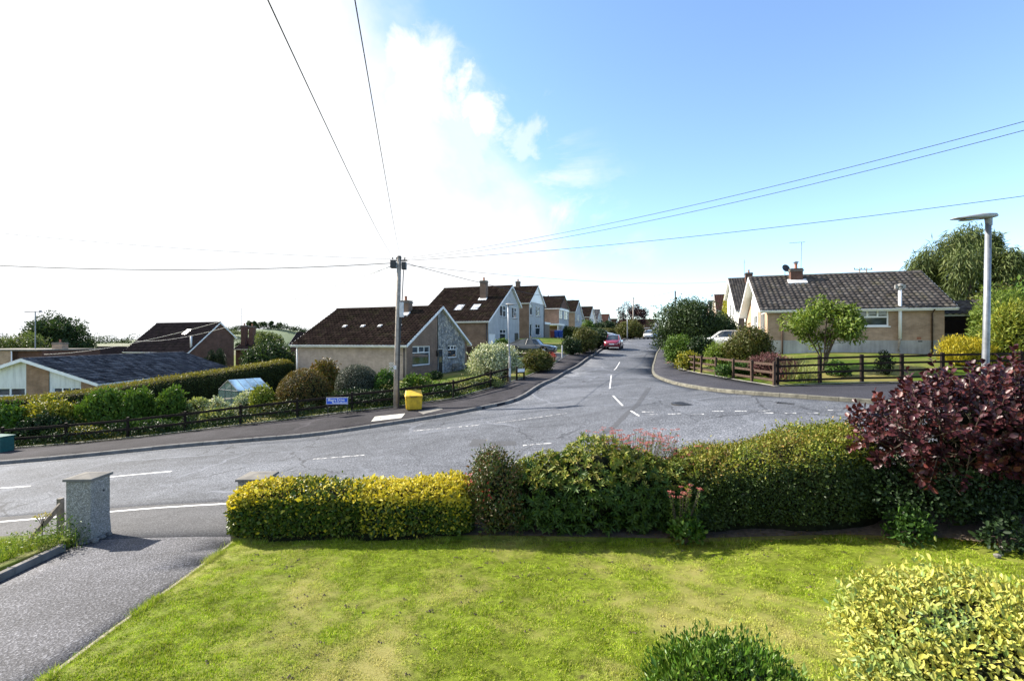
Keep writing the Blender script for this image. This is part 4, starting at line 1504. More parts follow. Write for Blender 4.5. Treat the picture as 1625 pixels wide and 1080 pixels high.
def two_storey(label, N, L, W, zb0, zf, zb, yr, zr, ang, side, front, roofm, holes=(), gable=None, gablez=None, barge=None, group=None, name='house', chim=None, og=.2, oe=.25, tw=.3, th=.34, door_r=None, drm=None, mirror=False, th_=.34, amp=.05):
    """detached house; N near corner (local x=L,y=0 on the left side of the street, x=0,y=0 on the right)"""
    c, s = math.cos(ang), math.sin(ang)
    o = (N[0] - c * L, N[1] - s * L) if not mirror else N
    t = thing(name, label, 'house', (o[0], o[1], zb0), ang, group)
    wall(t, 'side_wall', (0, 0), (L, 0), [(0, -1.5), (L, -1.5), (L, zf), (0, zf)], [], side)
    wall(t, 'rear_wall', (L, W), (0, W), [(0, -1.5), (L, -1.5), (L, zb), (0, zb)], [], side)
    if not mirror:
        fp, fq = (L, 0), (L, W)
        wall(t, 'rear_gable', (0, W), (0, 0), [(0, -1.5), (W, -1.5), (W, zf), (W - yr, zr), (0, zb)], [], side)
        prof = [(0, -1.5), (W, -1.5), (W, zb), (yr, zr), (0, zf)]
    else:
        fp, fq = (0, W), (0, 0)
        wall(t, 'rear_gable', (L, 0), (L, W), [(0, -1.5), (W, -1.5), (W, zb), (yr, zr), (0, zf)], [], side)
        prof = [(0, -1.5), (W, -1.5), (W, zf), (W - yr, zr), (0, zb)]
    hl = [h[:4] for h in holes] + ([door_r] if door_r else [])
    if gable is not None:
        # a clad triangle over the wall below
        zl, zrgt = (zf, zb) if not mirror else (zb, zf)
        ap = yr if not mirror else W - yr
        wall(t, 'front_wall', fp, fq, [(0, -1.5), (W, -1.5), (W, min(zf, zb)), (0, min(zf, zb))], hl, front)
        zz = min(zf, zb)
        pts = [(0, zz + .004), (W, zz + .004)] + ([(W, zrgt)] if zrgt > zz + .02 else []) + [(ap, zr)] + ([(0, zl)] if zl > zz + .02 else [])
        nx = .05 if not mirror else -.05
        wall(t, 'gable_cladding', (fp[0] + nx, fp[1]), (fq[0] + nx, fq[1]), pts, [], gable)
    else:
        wall(t, 'front_wall', fp, fq, prof, hl, front)
    for h in holes:
        window(t, fp, fq, h[:4], h[4] if len(h) > 4 else (('v', .5, 0, 1), ('o', .5, 1, .62, 1.0)), .075)
    if door_r:
        door(t, fp, fq, door_r, drm or M['white'], False, 'front_door', 3)
    rf = gable_roof(t, L, W, zf, zb, yr, zr, roofm, og, oe, tw, th, amp, barge=barge)
    if chim:
        chimney(t, *chim)
    return t

TV = (('v', .5, 0, 1), ('o', .5, 1, .55, 1.0))
h2 = two_storey('tall brick and grey render house with two skylights in its roof', (-2.5, 50), 8.6, 9.6, 2.7, 3.54, 5.68, 6.68, 7.73, BA, M['brick_brown'], M['render_grey'], M['tile_brown'],
                holes=[(3.3, 3.95, 5.2, 5.25, TV), (7.05, 3.95, 8.75, 5.25, TV), (3.3, 1.1, 5.2, 2.55, (('h', .68, 0, 1), ('v', .5, .68, 1)))], og=.25, oe=.3,
                chim=(6.3, 4.1, 5.0, 8.05, .75, .6, M['brick_brown']), door_r=(.25, 0.0, 2.0, 2.0))
kk = (7.73 - 3.54) / 6.68
flashing(h2, 6.3, 4.1, 3.54 + kk * 4.1, .5, .55, kk)
for x in (4.15, 6.15):
    skylight(h2, x, 1.65, 3.54, kk, 1.0, 1.35)
obj('porch', MB().box((8.601, 8.0, 0), (8.63, 9.2, 2.2)), M['black'], h2)
pipe(h2, [(8.45, -.07, 3.1), (8.45, -.07, -.5)], .045, M['black'])

h3 = two_storey('grey rendered house with a white boarded gable, third up the street', (2.4, 67), 8, 7.3, 4.05, 5.4, 5.4, 3.7, 7.95, BA, M['brick_brown'], M['render_grey'], M['tile_brown'],
                holes=[(.35, 3.55, 1.6, 5.0, ()), (3.0, 3.5, 5.2, 4.95, TV), (2.9, .75, 5.3, 2.35, (('h', .66, 0, 1), ('v', .5, .66, 1))), (.35, .1, 1.3, 2.3, ())], gable=M['white'],
                chim=(5.0, 3.7, 6.5, 8.7, .6, .5, M['brick_brown']), group=None)
obj('garage', MB().box((6.0, 7.31, -1), (8.0, 10.2, 2.45)), M['brick_brown'], h3)
obj('garage_fascia', MB().box((5.9, 7.32, 2.46), (8.1, 10.4, 2.8)), M['white'], h3)
door(h3, (8.0, 7.31), (8.0, 10.2), (.15, 0, 1.5, 2.2), M['white'], False, 'garage_door', 4)
obj('corner_post', MB().box((8.01, 6.95, -.5), (8.06, 7.28, 5.3)), M['brick_dark'], h3)

h4 = two_storey('brown brick house with dark tiled gable over a white window band', (8.25, 84), 8, 7.0, 4.25, 5.6, 5.6, 3.4, 7.85, BA, M['brick_brown'], M['render_grey'], M['tile_brown'],
                holes=[(.3, 3.6, 2.6, 5.1, TV), (3.6, 3.6, 6.6, 5.1, TV), (.6, .6, 2.5, 2.3, TV), (4.0, .6, 6.2, 2.3, TV)], gable=M['tile_dark'] and M['brick_dark'], barge=M['dkwood'],
                chim=(1.2, 3.4, 6.5, 8.8, .6, .5, M['brick_brown']))
obj('bay_band', MB().box((8.01, .1, 5.12), (8.1, 6.9, 5.42)), M['white'], h4)
obj('carport_roof', MB().box((6.0, -3.8, 2.3), (9.0, -.01, 2.6)), M['white'], h4)
obj('carport_post', MB().box((8.7, -3.7, -.5), (8.85, -3.55, 2.29)), M['white'], h4)

h5 = two_storey('brick sided house with a long lopsided gable in pale grey', (12.75, 97), 8, 9.0, 4.4, 5.6, 3.5, 3.0, 7.95, BA, M['brick_orange'], M['render_grey'], M['tile_brown'],
                holes=[(.6, 3.5, 1.7, 5.0, TV), (2.5, 3.5, 4.2, 5.0, TV), (4.5, .6, 6.5, 2.2, TV)], chim=(1.5, 3.0, 6.5, 8.9, .6, .5, M['brick_brown']))
h6 = two_storey('small gabled house seen past the lopsided gable, fifth from the top', (18.3, 113), 8, 7.6, 4.4, 5.4, 4.2, 3.0, 7.8, BA, M['brick_brown'], M['render_white'], M['tile_brown'],
                holes=[(1.0, 3.4, 2.4, 4.9, TV), (3.0, 3.4, 4.6, 4.9, TV), (1.2, .6, 3.6, 2.2, TV)])
obj('blue_panel', MB().box((8.005, .1, 2.5), (8.03, 1.0, 4.3)), M['blue_sign'], h6)
two_storey('grey roofed distant house with narrow dark gable', (22.6, 127), 8, 7.6, 4.4, 5.4, 4.2, 3.0, 8.0, BA, M['brick_dark'], M['render_grey'], M['tile_slate'], holes=[(1.0, 3.4, 2.4, 4.9, TV), (3.2, 3.4, 5.0, 4.9, TV)])
two_storey('far house with reddish roof near the end of the row', (28.2, 142), 8, 7.6, 4.4, 5.2, 4.2, 3.4, 7.6, BA, M['render_grey'], M['render_grey'], M['tile_red'], holes=[(1.0, 3.4, 2.4, 4.9, TV)])
two_storey('last far house of the row, roof just above the purple tree', (34.5, 160), 8, 7.6, 4.2, 5.0, 4.2, 3.4, 7.2, BA, M['render_grey'], M['render_white'], M['tile_brown'], holes=[(1.0, 3.4, 2.4, 4.9, TV)])

# --- the bungalow on the right corner
def bungalow_right():
    L, W, zf, zr, yr = 10.0, 8.0, 3.36, 5.92, 4.0
    t = thing('bungalow', 'orange brick bungalow on grey plinth behind the brown corner fence', 'bungalow', (17.6, 33.0, 2.95), BR)
    k = (zr - zf) / yr
    hw = (5.2, 1.98, 7.05, 3.04)
    wall(t, 'front_wall', (0, 0), (L, 0), [(0, 1.05), (L, 1.05), (L, zf), (0, zf)], [hw], M['brick_orange'])
    wall(t, 'plinth', (0, -.03), (L + .03, -.03), [(0, -1.0), (L + .03, -1.0), (L + .03, 1.05), (0, 1.05)], [], M['render_plinth'])
    obj('plinth_top', MB().box((0, -.03, 1.051), (L, .0, 1.06)), M['render_plinth'], t)
    wall(t, 'rear_wall', (L, W), (0, W), [(0, -1), (L, -1), (L, zf), (0, zf)], [], M['brick_orange'])
    wall(t, 'gable_wall', (L, 0), (L, W), [(0, -1), (W, -1), (W, zf), (yr, zr), (0, zf)], [], M['brick_orange'])
    ha, hb = (3.1, 1.5, 4.6, 3.0), (5.5, 1.4, 7.1, 3.05)
    wall(t, 'gable_wall', (0, W), (0, 0), [(4.9, -1), (W, -1), (W, zf), (4.9, zf + k * (W - 4.9))], [hb], M['brick_orange'])
    wall(t, 'rendered_wall', (-.03, W), (-.03, 0), [(2.2, -1), (4.9, -1), (4.9, zf + k * (W - 4.9)), (4.0, zr - .03), (2.2, zf + k * 2.2)], [ha], M['render_white'])
    wall(t, 'gable_wall', (0, W), (0, 0), [(0, -1), (2.2, -1), (2.2, zf + k * 2.2), (0, zf)], [], M['brick_orange'])
    window(t, (0, 0), (L, 0), hw, (('h', .56, 0, 1), ('v', .36, .56, 1), ('v', .68, .56, 1), ('o', .36, .68, .56, 1.0)), .085, sill=M['white'])
    window(t, (-.03, W), (-.03, 0), ha, TV, .08)
    window(t, (0, W), (0, 0), hb, (('v', .5, 0, 1), ('o', .5, 1, .0, 1.0)), .09)
    gable_roof(t, L, W, zf, zf, yr, zr, M['tile_grey'], .55, .35, .33, .37, .07, gut=M['white'])
    chimney(t, 2.55, 3.35, 4.6, 6.3, .8, .55, M['brick_dark'])
    flashing(t, 2.55, 3.35, zf + k * 3.35 + .02, .62, .62, k)
    obj('cowl', MB().lathe([(.13, 6.72), (.13, 6.80), (.20, 6.81), (.20, 6.85), (.02, 6.92)], 12, Matrix.Translation((2.55, 3.35, 0))), M['steel'], t)
    fl = pipe(t, [(7.58, -.2, 1.15), (7.58, -.2, 4.35)], .10, M['barge'], 'flue')
    obj('flue_cowl', MB().lathe([(.12, 4.30), (.14, 4.34), (.14, 4.40), (.05, 4.46), (.16, 4.5), (.16, 4.62), (.05, 4.68)], 12, Matrix.Translation((7.58, -.2, 0))).box((7.3, -.28, 4.36), (7.46, -.12, 4.60)).box((7.70, -.28, 4.36), (7.86, -.12, 4.60)), M['lantern'], fl)
    obj('flue_flashing', MB().box((7.25, -.46, 3.10), (7.9, -.08, 3.14)), M['lead'], fl)
    obj('flue_elbow', MB().tube([(7.58, -.2, 1.2), (7.55, -.2, .95), (7.52, -.12, .5), (7.62, -.1, .3)], [.10, .075, .05, .04], 8), M['pole'], fl)
    pipe(t, [(9.3, -.42, 3.0), (9.32, -.10, 2.75), (9.32, -.10, -.6)], .05, M['brwood'])
    pipe(t, [(.9, -.10, 3.0), (.9, -.10, -.4)], .05, M['brwood'])
    obj('air_brick', MB().box((8.55, -.012, 1.12), (8.78, -.002, 1.27)), M['pot'], t)
    obj('air_brick', MB().box((8.6, -.042, .96), (8.83, -.032, 1.03)), M['iron'], t)
    # dish on the ridge
    ds = obj('satellite_dish', MB().lathe([(.02, 0), (.12, .015), (.22, .05), (.30, .1), (.29, .1), (.2, .04)], 16, Matrix.Translation((1.95, 3.8, 6.45)) @ Matrix.Rotation(R(70), 4, 'X') @ Matrix.Rotation(R(20), 4, 'Y')), M['black'], t, True)
    obj('bracket', MB().tube([(1.95, 3.9, 5.7), (1.95, 3.9, 6.42)], .025, 6), M['steel'], ds)
    # aerial
    a = obj('aerial', MB().tube([(2.95, 3.7, 5.6), (3.02, 3.7, 8.35)], .02, 6).tube([(2.2, 3.7, 8.33), (3.25, 3.7, 8.37)], .012, 5), M['steel'], t)
    for i in range(9):
        x = 2.22 + i * .12
        hgt = .17
        obj('element', MB().tube([(x, 3.7 - hgt, 8.35), (x, 3.7 + hgt, 8.35)], .008, 4), M['steel'], a)
    # covered store beside the house
    e = .02
    rf = obj('annex_roof', MB().box((L + .30, 1.2, 2.62), (L + 6.3, 1.26, 2.78)), M['barge'], t)
    slope(rf, (L + .28, 1.05, 2.72), (L + 6.3, 1.05, 2.72), (L + .28, 3.4, 3.75), (L + 6.3, 3.4, 3.75), M['tile_grey'], .33, .37, .07)
    obj('annex_wall', MB().box((L + .02, 4.0, -1), (L + 6.3, 4.2, 3.4)).box((L + 6.3, 1.3, -1), (L + 6.45, 4.2, 2.9)), M['brick_dark'], t)
    obj('annex_beam', MB().box((L + .04, 1.3, 2.35), (L + 6.28, 1.45, 2.61)), M['dkwood'], t)
    obj('annex_floor', MB().box((L + .04, 1.25, .35), (L + 6.28, 3.99, .62)), M['concrete'], t)
    obj('rail', MB().box((L + .04, 1.24, 1.42), (L + 6.28, 1.42, 1.5)), M['concrete'], t)
    nb = 0
    proto = None
    for r in range(2):
        for c in range(15):
            x, z = L + .85 + c * .36, .64 + r * .385
            if proto is None:
                mb = MB()
                mb.box((0, 0, 0), (.35, .12, .05)).box((0, 0, .325), (.35, .12, .375)).box((0, 0, .051), (.05, .12, .324)).box((.30, 0, .051), (.35, .12, .324))
                mb.box((.15, .03, .051), (.20, .09, .324)).box((.051, .03, .16), (.149, .09, .21)).box((.201, .03, .16), (.299, .09, .21))
                proto = obj('screen_block', mb, M['concrete'], t)
                proto.location = (x, 1.27, z)
            else:
                o = proto.copy(); COL.objects.link(o); o.parent = t
                o.location = (x, 1.27, z)
    obj('annex_pier', MB().box((L + .04, 1.27, .63), (L + .80, 1.40, 1.41)), M['concrete'], t)
    for x in (L + .1, L + 3.1, L + 6.1):
        obj('post', MB().box((x, 1.27, 1.51), (x + .12, 1.40, 2.34)), M['dkwood'], t)
    obj('path_slab', MB().box((3.0, -1.6, -.35), (L + 3, -.2, .02)), M['concrete'], t)
    return t
bungalow_right()

r2 = two_storey('white rendered house with steep brown roof behind the corner bungalow', (26.0, 55), 10, 9.2, 3.4, 4.2, 6.3, 6.0, 8.45, BR, M['brick_brown'], M['render_white'], M['tile_grey'],
                holes=[(2.0, 3.4, 3.6, 5.2, TV), (4.4, 3.6, 6.0, 5.4, TV), (4.2, .7, 6.6, 2.6, TV), (1.6, .7, 3.2, 2.6, TV)], mirror=True, og=.35, chim=(1.9, 5.0, 6.8, 8.9, .8, .6, M['brick_dark']))
pipe(r2, [(.7, -.08, 4.0), (.7, -.08, -.5)], .06, M['white'])
ae = obj('aerial', MB().tube([(1.4, 5.0, 8.4), (1.4, 5.0, 10.6)], .025, 5).tube([(1.4, 4.6, 10.2), (1.4, 5.3, 10.4)], .03, 5), M['steel'], r2)
r3 = two_storey('ivy covered house, first beyond the white rendered one', (34.1, 75), 9, 7.4, 4.0, 5.4, 5.4, 3.5, 8.5, BR, M['brick_tan'], M['brick_tan'], M['tile_brown'], holes=[(1.0, 3.4, 2.6, 5.0, TV)], mirror=True)
two_storey('red roofed house second beyond the white rendered one', (39.4, 92), 9, 7.4, 4.6, 5.4, 5.4, 3.5, 8.5, BR, M['brick_dark'], M['brick_tan'], M['tile_red'], holes=[(1.0, 3.4, 2.6, 5.0, TV)], mirror=True)
two_storey('third roof beyond the white rendered house, dark and narrow', (45.2, 109), 9, 7.4, 4.8, 5.4, 5.4, 3.5, 8.5, BR, M['brick_dark'], M['brick_tan'], M['tile_slate'], holes=[(1.0, 3.4, 2.6, 5.0, TV)], mirror=True)
two_storey('last and smallest roof of the right hand row', (51.5, 127), 9, 7.4, 5.0, 5.2, 5.2, 3.5, 8.4, BR, M['brick_dark'], M['brick_tan'], M['tile_dark'], holes=[(1.0, 3.4, 2.6, 5.0, TV)], mirror=True)

# --- bungalow at the top of the street
tb = two_storey('low bungalow closing the top of the street', (32.9, 112), 9.0, 7.0, 4.7, 2.5, 2.5, 3.5, 4.4, R(-30), M['brick_orange'], M['render_white'], M['tile_brown'], holes=[(1.5, .9, 3.5, 2.2, TV), (4.5, .2, 6.4, 2.2, TV)], name='bungalow')
window(tb, (0, -.06), (9.0, -.06), (5.8, .2, 6.5, 2.2), (), .1, sill=False)

# --- low bungalow on the left
def low_bungalow():
    a = math.atan2(.995, -.1)
    L, W, zf, zr, yr = 20.5, 10.2, 2.65, 4.5, 5.1
    t = thing('bungalow', 'low bungalow with wide grey tiled roof beyond the long hedge', 'bungalow', (-32.9, 38, -1.9), a)
    k = (zr - zf) / yr
    P, Q = (0, W), (0, 0)
    ha, hb = (1.6, 1.55, 5.0, 2.22), (6.95, 1.55, 9.0, 2.22)
    def zt(s): return zf + k * min(s, W - s)
    wall(t, 'clad_wall', P, Q, [(0, -1), (5.1, -1), (5.1, zr), (0, zf)], [ha], M['render_white'])
    wall(t, 'brick_panel', (-.06, W), (-.06, 0), [(5.1, -1), (6.72, -1), (6.72, zt(6.72)), (5.1, zr - .01)], [], M['brick_panel'])
    wall(t, 'clad_wall', P, Q, [(6.72, -1), (9.05, -1), (9.05, zt(9.05)), (6.72, zt(6.72))], [hb], M['render_white'])
    wall(t, 'brick_panel', (-.06, W), (-.06, 0), [(9.05, -1), (W, -1), (W, zf), (9.05, zt(9.05))], [], M['brick_panel'])
    window(t, P, Q, ha, (('v', .36, 0, 1), ('o', .36, .68, 0, 1), ('v', .68, 0, 1)), .09)
    window(t, P, Q, hb, (('v', .33, 0, 1), ('v', .67, 0, 1), ('o', .33, .67, 0, 1)), .09)
    wall(t, 'side_wall', (0, 0), (L, 0), [(0, -1), (L, -1), (L, zf), (0, zf)], [(8.5, .3, 9.6, 2.3), (13, 1.0, 16, 2.2)], M['brick_orange'])
    window(t, (0, 0), (L, 0), (13, 1.0, 16, 2.2), TV, .08)
    door(t, (0, 0), (L, 0), (8.5, .3, 9.6, 2.3), M['white'], True)
    wall(t, 'side_wall', (L, W), (0, W), [(0, -1), (L, -1), (L, zf), (0, zf)], [], M['brick_orange'])
    wall(t, 'rear_gable', (L, 0), (L, W), [(0, -1), (W, -1), (W, zf), (yr, zr), (0, zf)], [], M['brick_orange'])
    gable_roof(t, L, W, zf, zf, yr, zr, M['tile_slate'], .5, .4, .40, .50, .06, fascia=M['white'], barge=M['white'], bw=.24)
    return t
low_bungalow()

dk = two_storey('large dark roofed brick house in the middle distance behind the low bungalow', (-44.5, 66), 13.5, 6.9, -.4, 3.0, 5.07, 4.55, 7.07, BA, M['brick_dark'], M['brick_dark'], M['tile_dark'], holes=[(2.6, .4, 4.2, 1.8, TV)], og=.2, barge=M['barge'])
skylight(dk, 8.9, 2.5, 3.0, (7.07 - 3.0) / 4.55, .9, 1.1)
pipe(dk, [(13.2, .5, 3.2), (13.2, .5, 5.0)], .13, M['lead'], 'flue')
b2 = two_storey('brick house with twin chimneys right of the dark roofed house', (-40.2, 76), 5, 5, -.2, 3.0, 3.0, 2.5, 4.6, BA, M['brick_dark'], M['brick_dark'], M['tile_dark'], holes=[(1.4, .6, 3.2, 1.9, TV)])
chimney(b2, 1.1, .7, 0, 6.6, .9, .6, M['brick_dark'])
chimney(b2, 2.6, .9, 0, 6.5, .9, .6, M['brick_dark'])
obj('aerial', MB().tube([(.4, .7, 6.0), (.4, .7, 9.6)], .03, 5).tube([(.1, .7, 9.4), (.8, .7, 9.5)], .02, 5), M['steel'], b2)
b3 = two_storey('small dark roofed house half hidden behind the brown brick bungalow', (-37.0, 80), 8, 7, 0.3, 3.2, 3.2, 3.5, 5.1, R(5), M['brick_dark'], M['render_grey'], M['tile_dark'], mirror=True, chim=(4.6, 3.5, 4.6, 6.6, .7, .6, M['brick_dark']))
b4 = two_storey('long low dark roof beyond the low bungalow, pale windows beneath', (-100.5, 112), 10, 8, -2.2, 2.6, 2.6, 4, 4.7, R(-4), M['render_white'], M['render_white'], M['tile_dark'], mirror=True)
def flat_house():
    t = thing('house', 'flat roofed brick house at the left behind the low bungalow', 'house', (-66.5, 56, -2.4), R(-3))
    wall(t, 'front_wall', (0, 0), (8.6, 0), [(0, -1), (8.6, -1), (8.6, 5.2), (0, 5.2)], [(2.0, 1.2, 4.0, 2.6)], M['brick_orange'])
    window(t, (0, 0), (8.6, 0), (2.0, 1.2, 4.0, 2.6), TV, .08)
    wall(t, 'dark_wall', (8.6, .5), (11.6, .5), [(0, -1), (3.0, -1), (3.0, 5.2), (0, 5.2)], [], M['brick_dark'])
    wall(t, 'side_wall', (11.6, .5), (11.6, 8), [(0, -1), (7.5, -1), (7.5, 5.2), (0, 5.2)], [], M['brick_dark'])
    wall(t, 'side_wall', (0, 8), (0, 0), [(0, -1), (8, -1), (8, 5.2), (0, 5.2)], [], M['brick_dark'])
    pipe(t, [(8.55, -.08, 5.2), (8.55, -.08, -.5)], .06, M['white'])
    obj('roof', MB().box((-.15, -.15, 5.201), (11.75, 8.15, 5.36)), M['concrete'], t)
    chimney(t, 10.2, 4.0, 5.3, 6.1, 1.3, .8, M['brick_orange'])
flat_house()
# ------------------------------------------------------------------ fences, poles, street furniture
def rail_fence(label, pts, rails, ph, mat, mat2=None, spacing=1.8, rw=.10, rt=.035, pw=.09, inner=1, group=None, name='rail_fence', base_off=None):
    """post and rail fence along a ground path; every post and every rail its own part"""
    P = []
    for a, b in zip(pts[:-1], pts[1:]):
        n = max(1, round(math.dist(a, b) / spacing))
        P += [(a[0] + (b[0] - a[0]) * i / n, a[1] + (b[1] - a[1]) * i / n) for i in range(n)]
    P.append(pts[-1])
    o = G(*P[0])
    t = thing(name, label, 'fence', o, 0, group)
    rng = random.Random(len(P))
    Z = [gz(*p) if base_off is None else float(terr(*p)[0]) + base_off for p in P]
    for i, p in enumerate(P):
        a = P[max(i - 1, 0)]; b = P[min(i + 1, len(P) - 1)]
        ang = math.atan2(b[1] - a[1], b[0] - a[0])
        M4 = Matrix.Translation((p[0] - o.x, p[1] - o.y, Z[i] - o.z)) @ Matrix.Rotation(ang + rng.uniform(-.04, .04), 4, 'Z') @ Matrix.Rotation(rng.uniform(-.015, .015), 4, 'X')
        h = ph + rng.uniform(-.015, .015)
        mb = MB().add([(-pw / 2, -pw / 2, -.2), (pw / 2, -pw / 2, -.2), (pw / 2, pw / 2, -.2), (-pw / 2, pw / 2, -.2), (-pw / 2, -pw / 2, h), (pw / 2, -pw / 2, h), (pw / 2, pw / 2, h + .02), (-pw / 2, pw / 2, h + .02)],
                      [(0, 3, 2, 1), (4, 5, 6, 7), (0, 1, 5, 4), (1, 2, 6, 5), (2, 3, 7, 6), (3, 0, 4, 7)], M4)
        obj('post', mb, mat, t)
    for i, (p, q) in enumerate(zip(P[:-1], P[1:])):
        d = Vector((q[0] - p[0], q[1] - p[1])).normalized()
        n = Vector((d.y, -d.x)) * inner * (pw / 2 + rt / 2 + .002)
        for r in rails:
            za, zb_ = Z[i] - o.z + r + rng.uniform(-.012, .012), Z[i + 1] - o.z + r + rng.uniform(-.012, .012)
            a = Vector((p[0] - o.x + n.x, p[1] - o.y + n.y)) + d * .003
            b = Vector((q[0] - o.x + n.x, q[1] - o.y + n.y)) - d * .003
            s = Vector((d.y, -d.x)) * rt / 2
            vs = []
            for c, z in ((a, za), (b, zb_)):
                vs += [(c.x - s.x, c.y - s.y, z - rw / 2), (c.x + s.x, c.y + s.y, z - rw / 2), (c.x + s.x, c.y + s.y, z + rw / 2), (c.x - s.x, c.y - s.y, z + rw / 2)]
            obj('rail', MB().add(vs, [(0, 1, 2, 3), (4, 5, 6, 7), (0, 1, 5, 4), (1, 2, 6, 5), (2, 3, 7, 6), (3, 0, 4, 7)]), mat2 or mat, t)
    return t

FL = xy(LB)
def off(pl, d):
    out = []
    for i, p in enumerate(pl):
        a = Vector(pl[max(i - 1, 0)]); b = Vector(pl[min(i + 1, len(pl) - 1)])
        n = (b - a).normalized()
        out.append((p[0] - n.y * d, p[1] + n.x * d))
    return out
rail_fence('long dark two railed fence along the back of the left pavement', off(FL[2:10], .12), (.38, .80), .92, M['dkwood'], spacing=2.3, rw=.11)
RF = xy(RB)
i0 = 5
rail_fence('brown three railed fence running up the street from the corner post', off(RF[i0:i0 + 4], .10)[:-1] + [(RF[i0 + 3][0] + .05, RF[i0 + 3][1] + .12)], (.22, .54, .88), .98, M['brwood'], spacing=1.85, rw=.10, inner=-1)
rail_fence('dark four railed fence before the orange brick bungalow', [(RF[i0 + 3][0] + .22, RF[i0 + 3][1] + .2)] + off(RF[i0 + 4:i0 + 8], .15), (.18, .48, .78, 1.06), 1.14, M['dkwood'], spacing=1.95, rw=.085, pw=.11)

def utility_pole(label, base, H, r0, r1, cat='utility pole', gear=True, lean=(0, 0), group=None, mat=None, cross=False):
    t = thing('utility_pole', label, cat, base, 0, group)
    obj('pole', MB().tube([(0, 0, -.3), (lean[0] * .5, lean[1] * .5, H * .5), (lean[0], lean[1], H)], [r0, (r0 + r1) / 2, r1], 12), mat or M['pole'], t, True)
    x, y = lean
    if gear:
        obj('cap', MB().tube([(x, y, H - .02), (x, y, H + .06)], [r1 * 1.15, r1 * .9], 10), M['iron'], t)
        b = obj('junction_box', MB().box((x - .42, y - .16, H - .55), (x - .14, y + .12, H - .22)), M['black'], t, bevel=.02)
        obj('junction_box', MB().box((x + .14, y - .16, H - .62), (x + .36, y + .10, H - .25)), M['black'], t, bevel=.02)
        obj('bracket', MB().box((x - .45, y - .05, H - .20), (x + .4, y + .03, H - .14)), M['iron'], t)
        for k in range(4):
            obj('insulator', MB().tube([(x - .3 + k * .2, y - .1, H - .13), (x - .3 + k * .2, y - .1, H - .02)], .03, 6), M['iron'], t)
        obj('conduit', MB().tube([(x * .3 + r0 + .03, -.02, H * .42), (x + .22, y - .02, H - .65)], .022, 6), M['iron'], t)
        obj('conduit', MB().tube([(r0 + .02, -.08, .0), (x * .6 + r0 * .8 + .02, -.08, H * .68)], .04, 6), M['iron'], t)
        obj('cabinet', MB().box((x * .5 + .12, y - .14, H * .60), (x * .5 + .3, y + .06, H * .60 + .75)), M['lead'], t, bevel=.015)
        for k in range(8):
            s = -1 if k % 2 else 1
            z = H * .35 + k * .33
            obj('step', MB().tube([(x * z / H, 0, z), (x * z / H + s * .26, -.02, z)], .011, 5), M['iron'], t)
        obj('number_plate', MB().box((-.07, -r0 - .012, 1.9), (.07, -r0 - .004, 2.1)), M['lead'], t)
    if cross:
        obj('cross_arm', MB().box((-.9, -.06, H - .25), (.9, .06, H - .13)), M['pole'], t)
        for k in (-.8, 0, .8):
            obj('insulator', MB().tube([(k, 0, H - .12), (k, 0, H + .08)], .05, 6), M['iron'], t)
    return t

PB = gp(628, 645.5)
PB = Vector((ux(628, 23.8), 23.8, gz(ux(628, 23.8), 23.8)))
PH = CZ + (540 - 408) / F * 23.8 - PB.z
LEANX = ux(633.5, 23.8) - PB.x
utility_pole('tall wooden utility pole with black boxes at its top by the yellow bin', PB, PH, .135, .105, lean=(LEANX, 0))
PTOP = Vector((PB.x + LEANX, PB.y, PB.z + PH))
def pole_at(u, v, vt, d, label, **kw):
    b = Vector((ux(u, d), d, 0)); b.z = gz(b.x, b.y)
    H = CZ + (540 - vt) / F * d - b.z
    utility_pole(label, b, H, .13, .10, gear=False, group=None, **kw)
    return Vector((b.x, b.y, b.z + H))
P2 = pole_at(1005, 537, 472, 79, 'plain wooden pole before the purple tree at the top of the street')
P3 = pole_at(1071.5, 530, 461.5, 64, 'dark pole rising out of the big green shrub by the right kerb', mat=M['iron'])
P4 = pole_at(1037.5, 530, 484, 128, 'far wooden pole with cross arm above the top bungalow', cross=True)
P5 = pole_at(1364, 480, 425.5, 75, 'pole with cross arm just showing over the right bungalow roof, left of the pair', cross=True)
P6 = pole_at(1375, 480, 425.5, 75.4, 'pole with cross arm just showing over the right bungalow roof, right of the pair', cross=True)

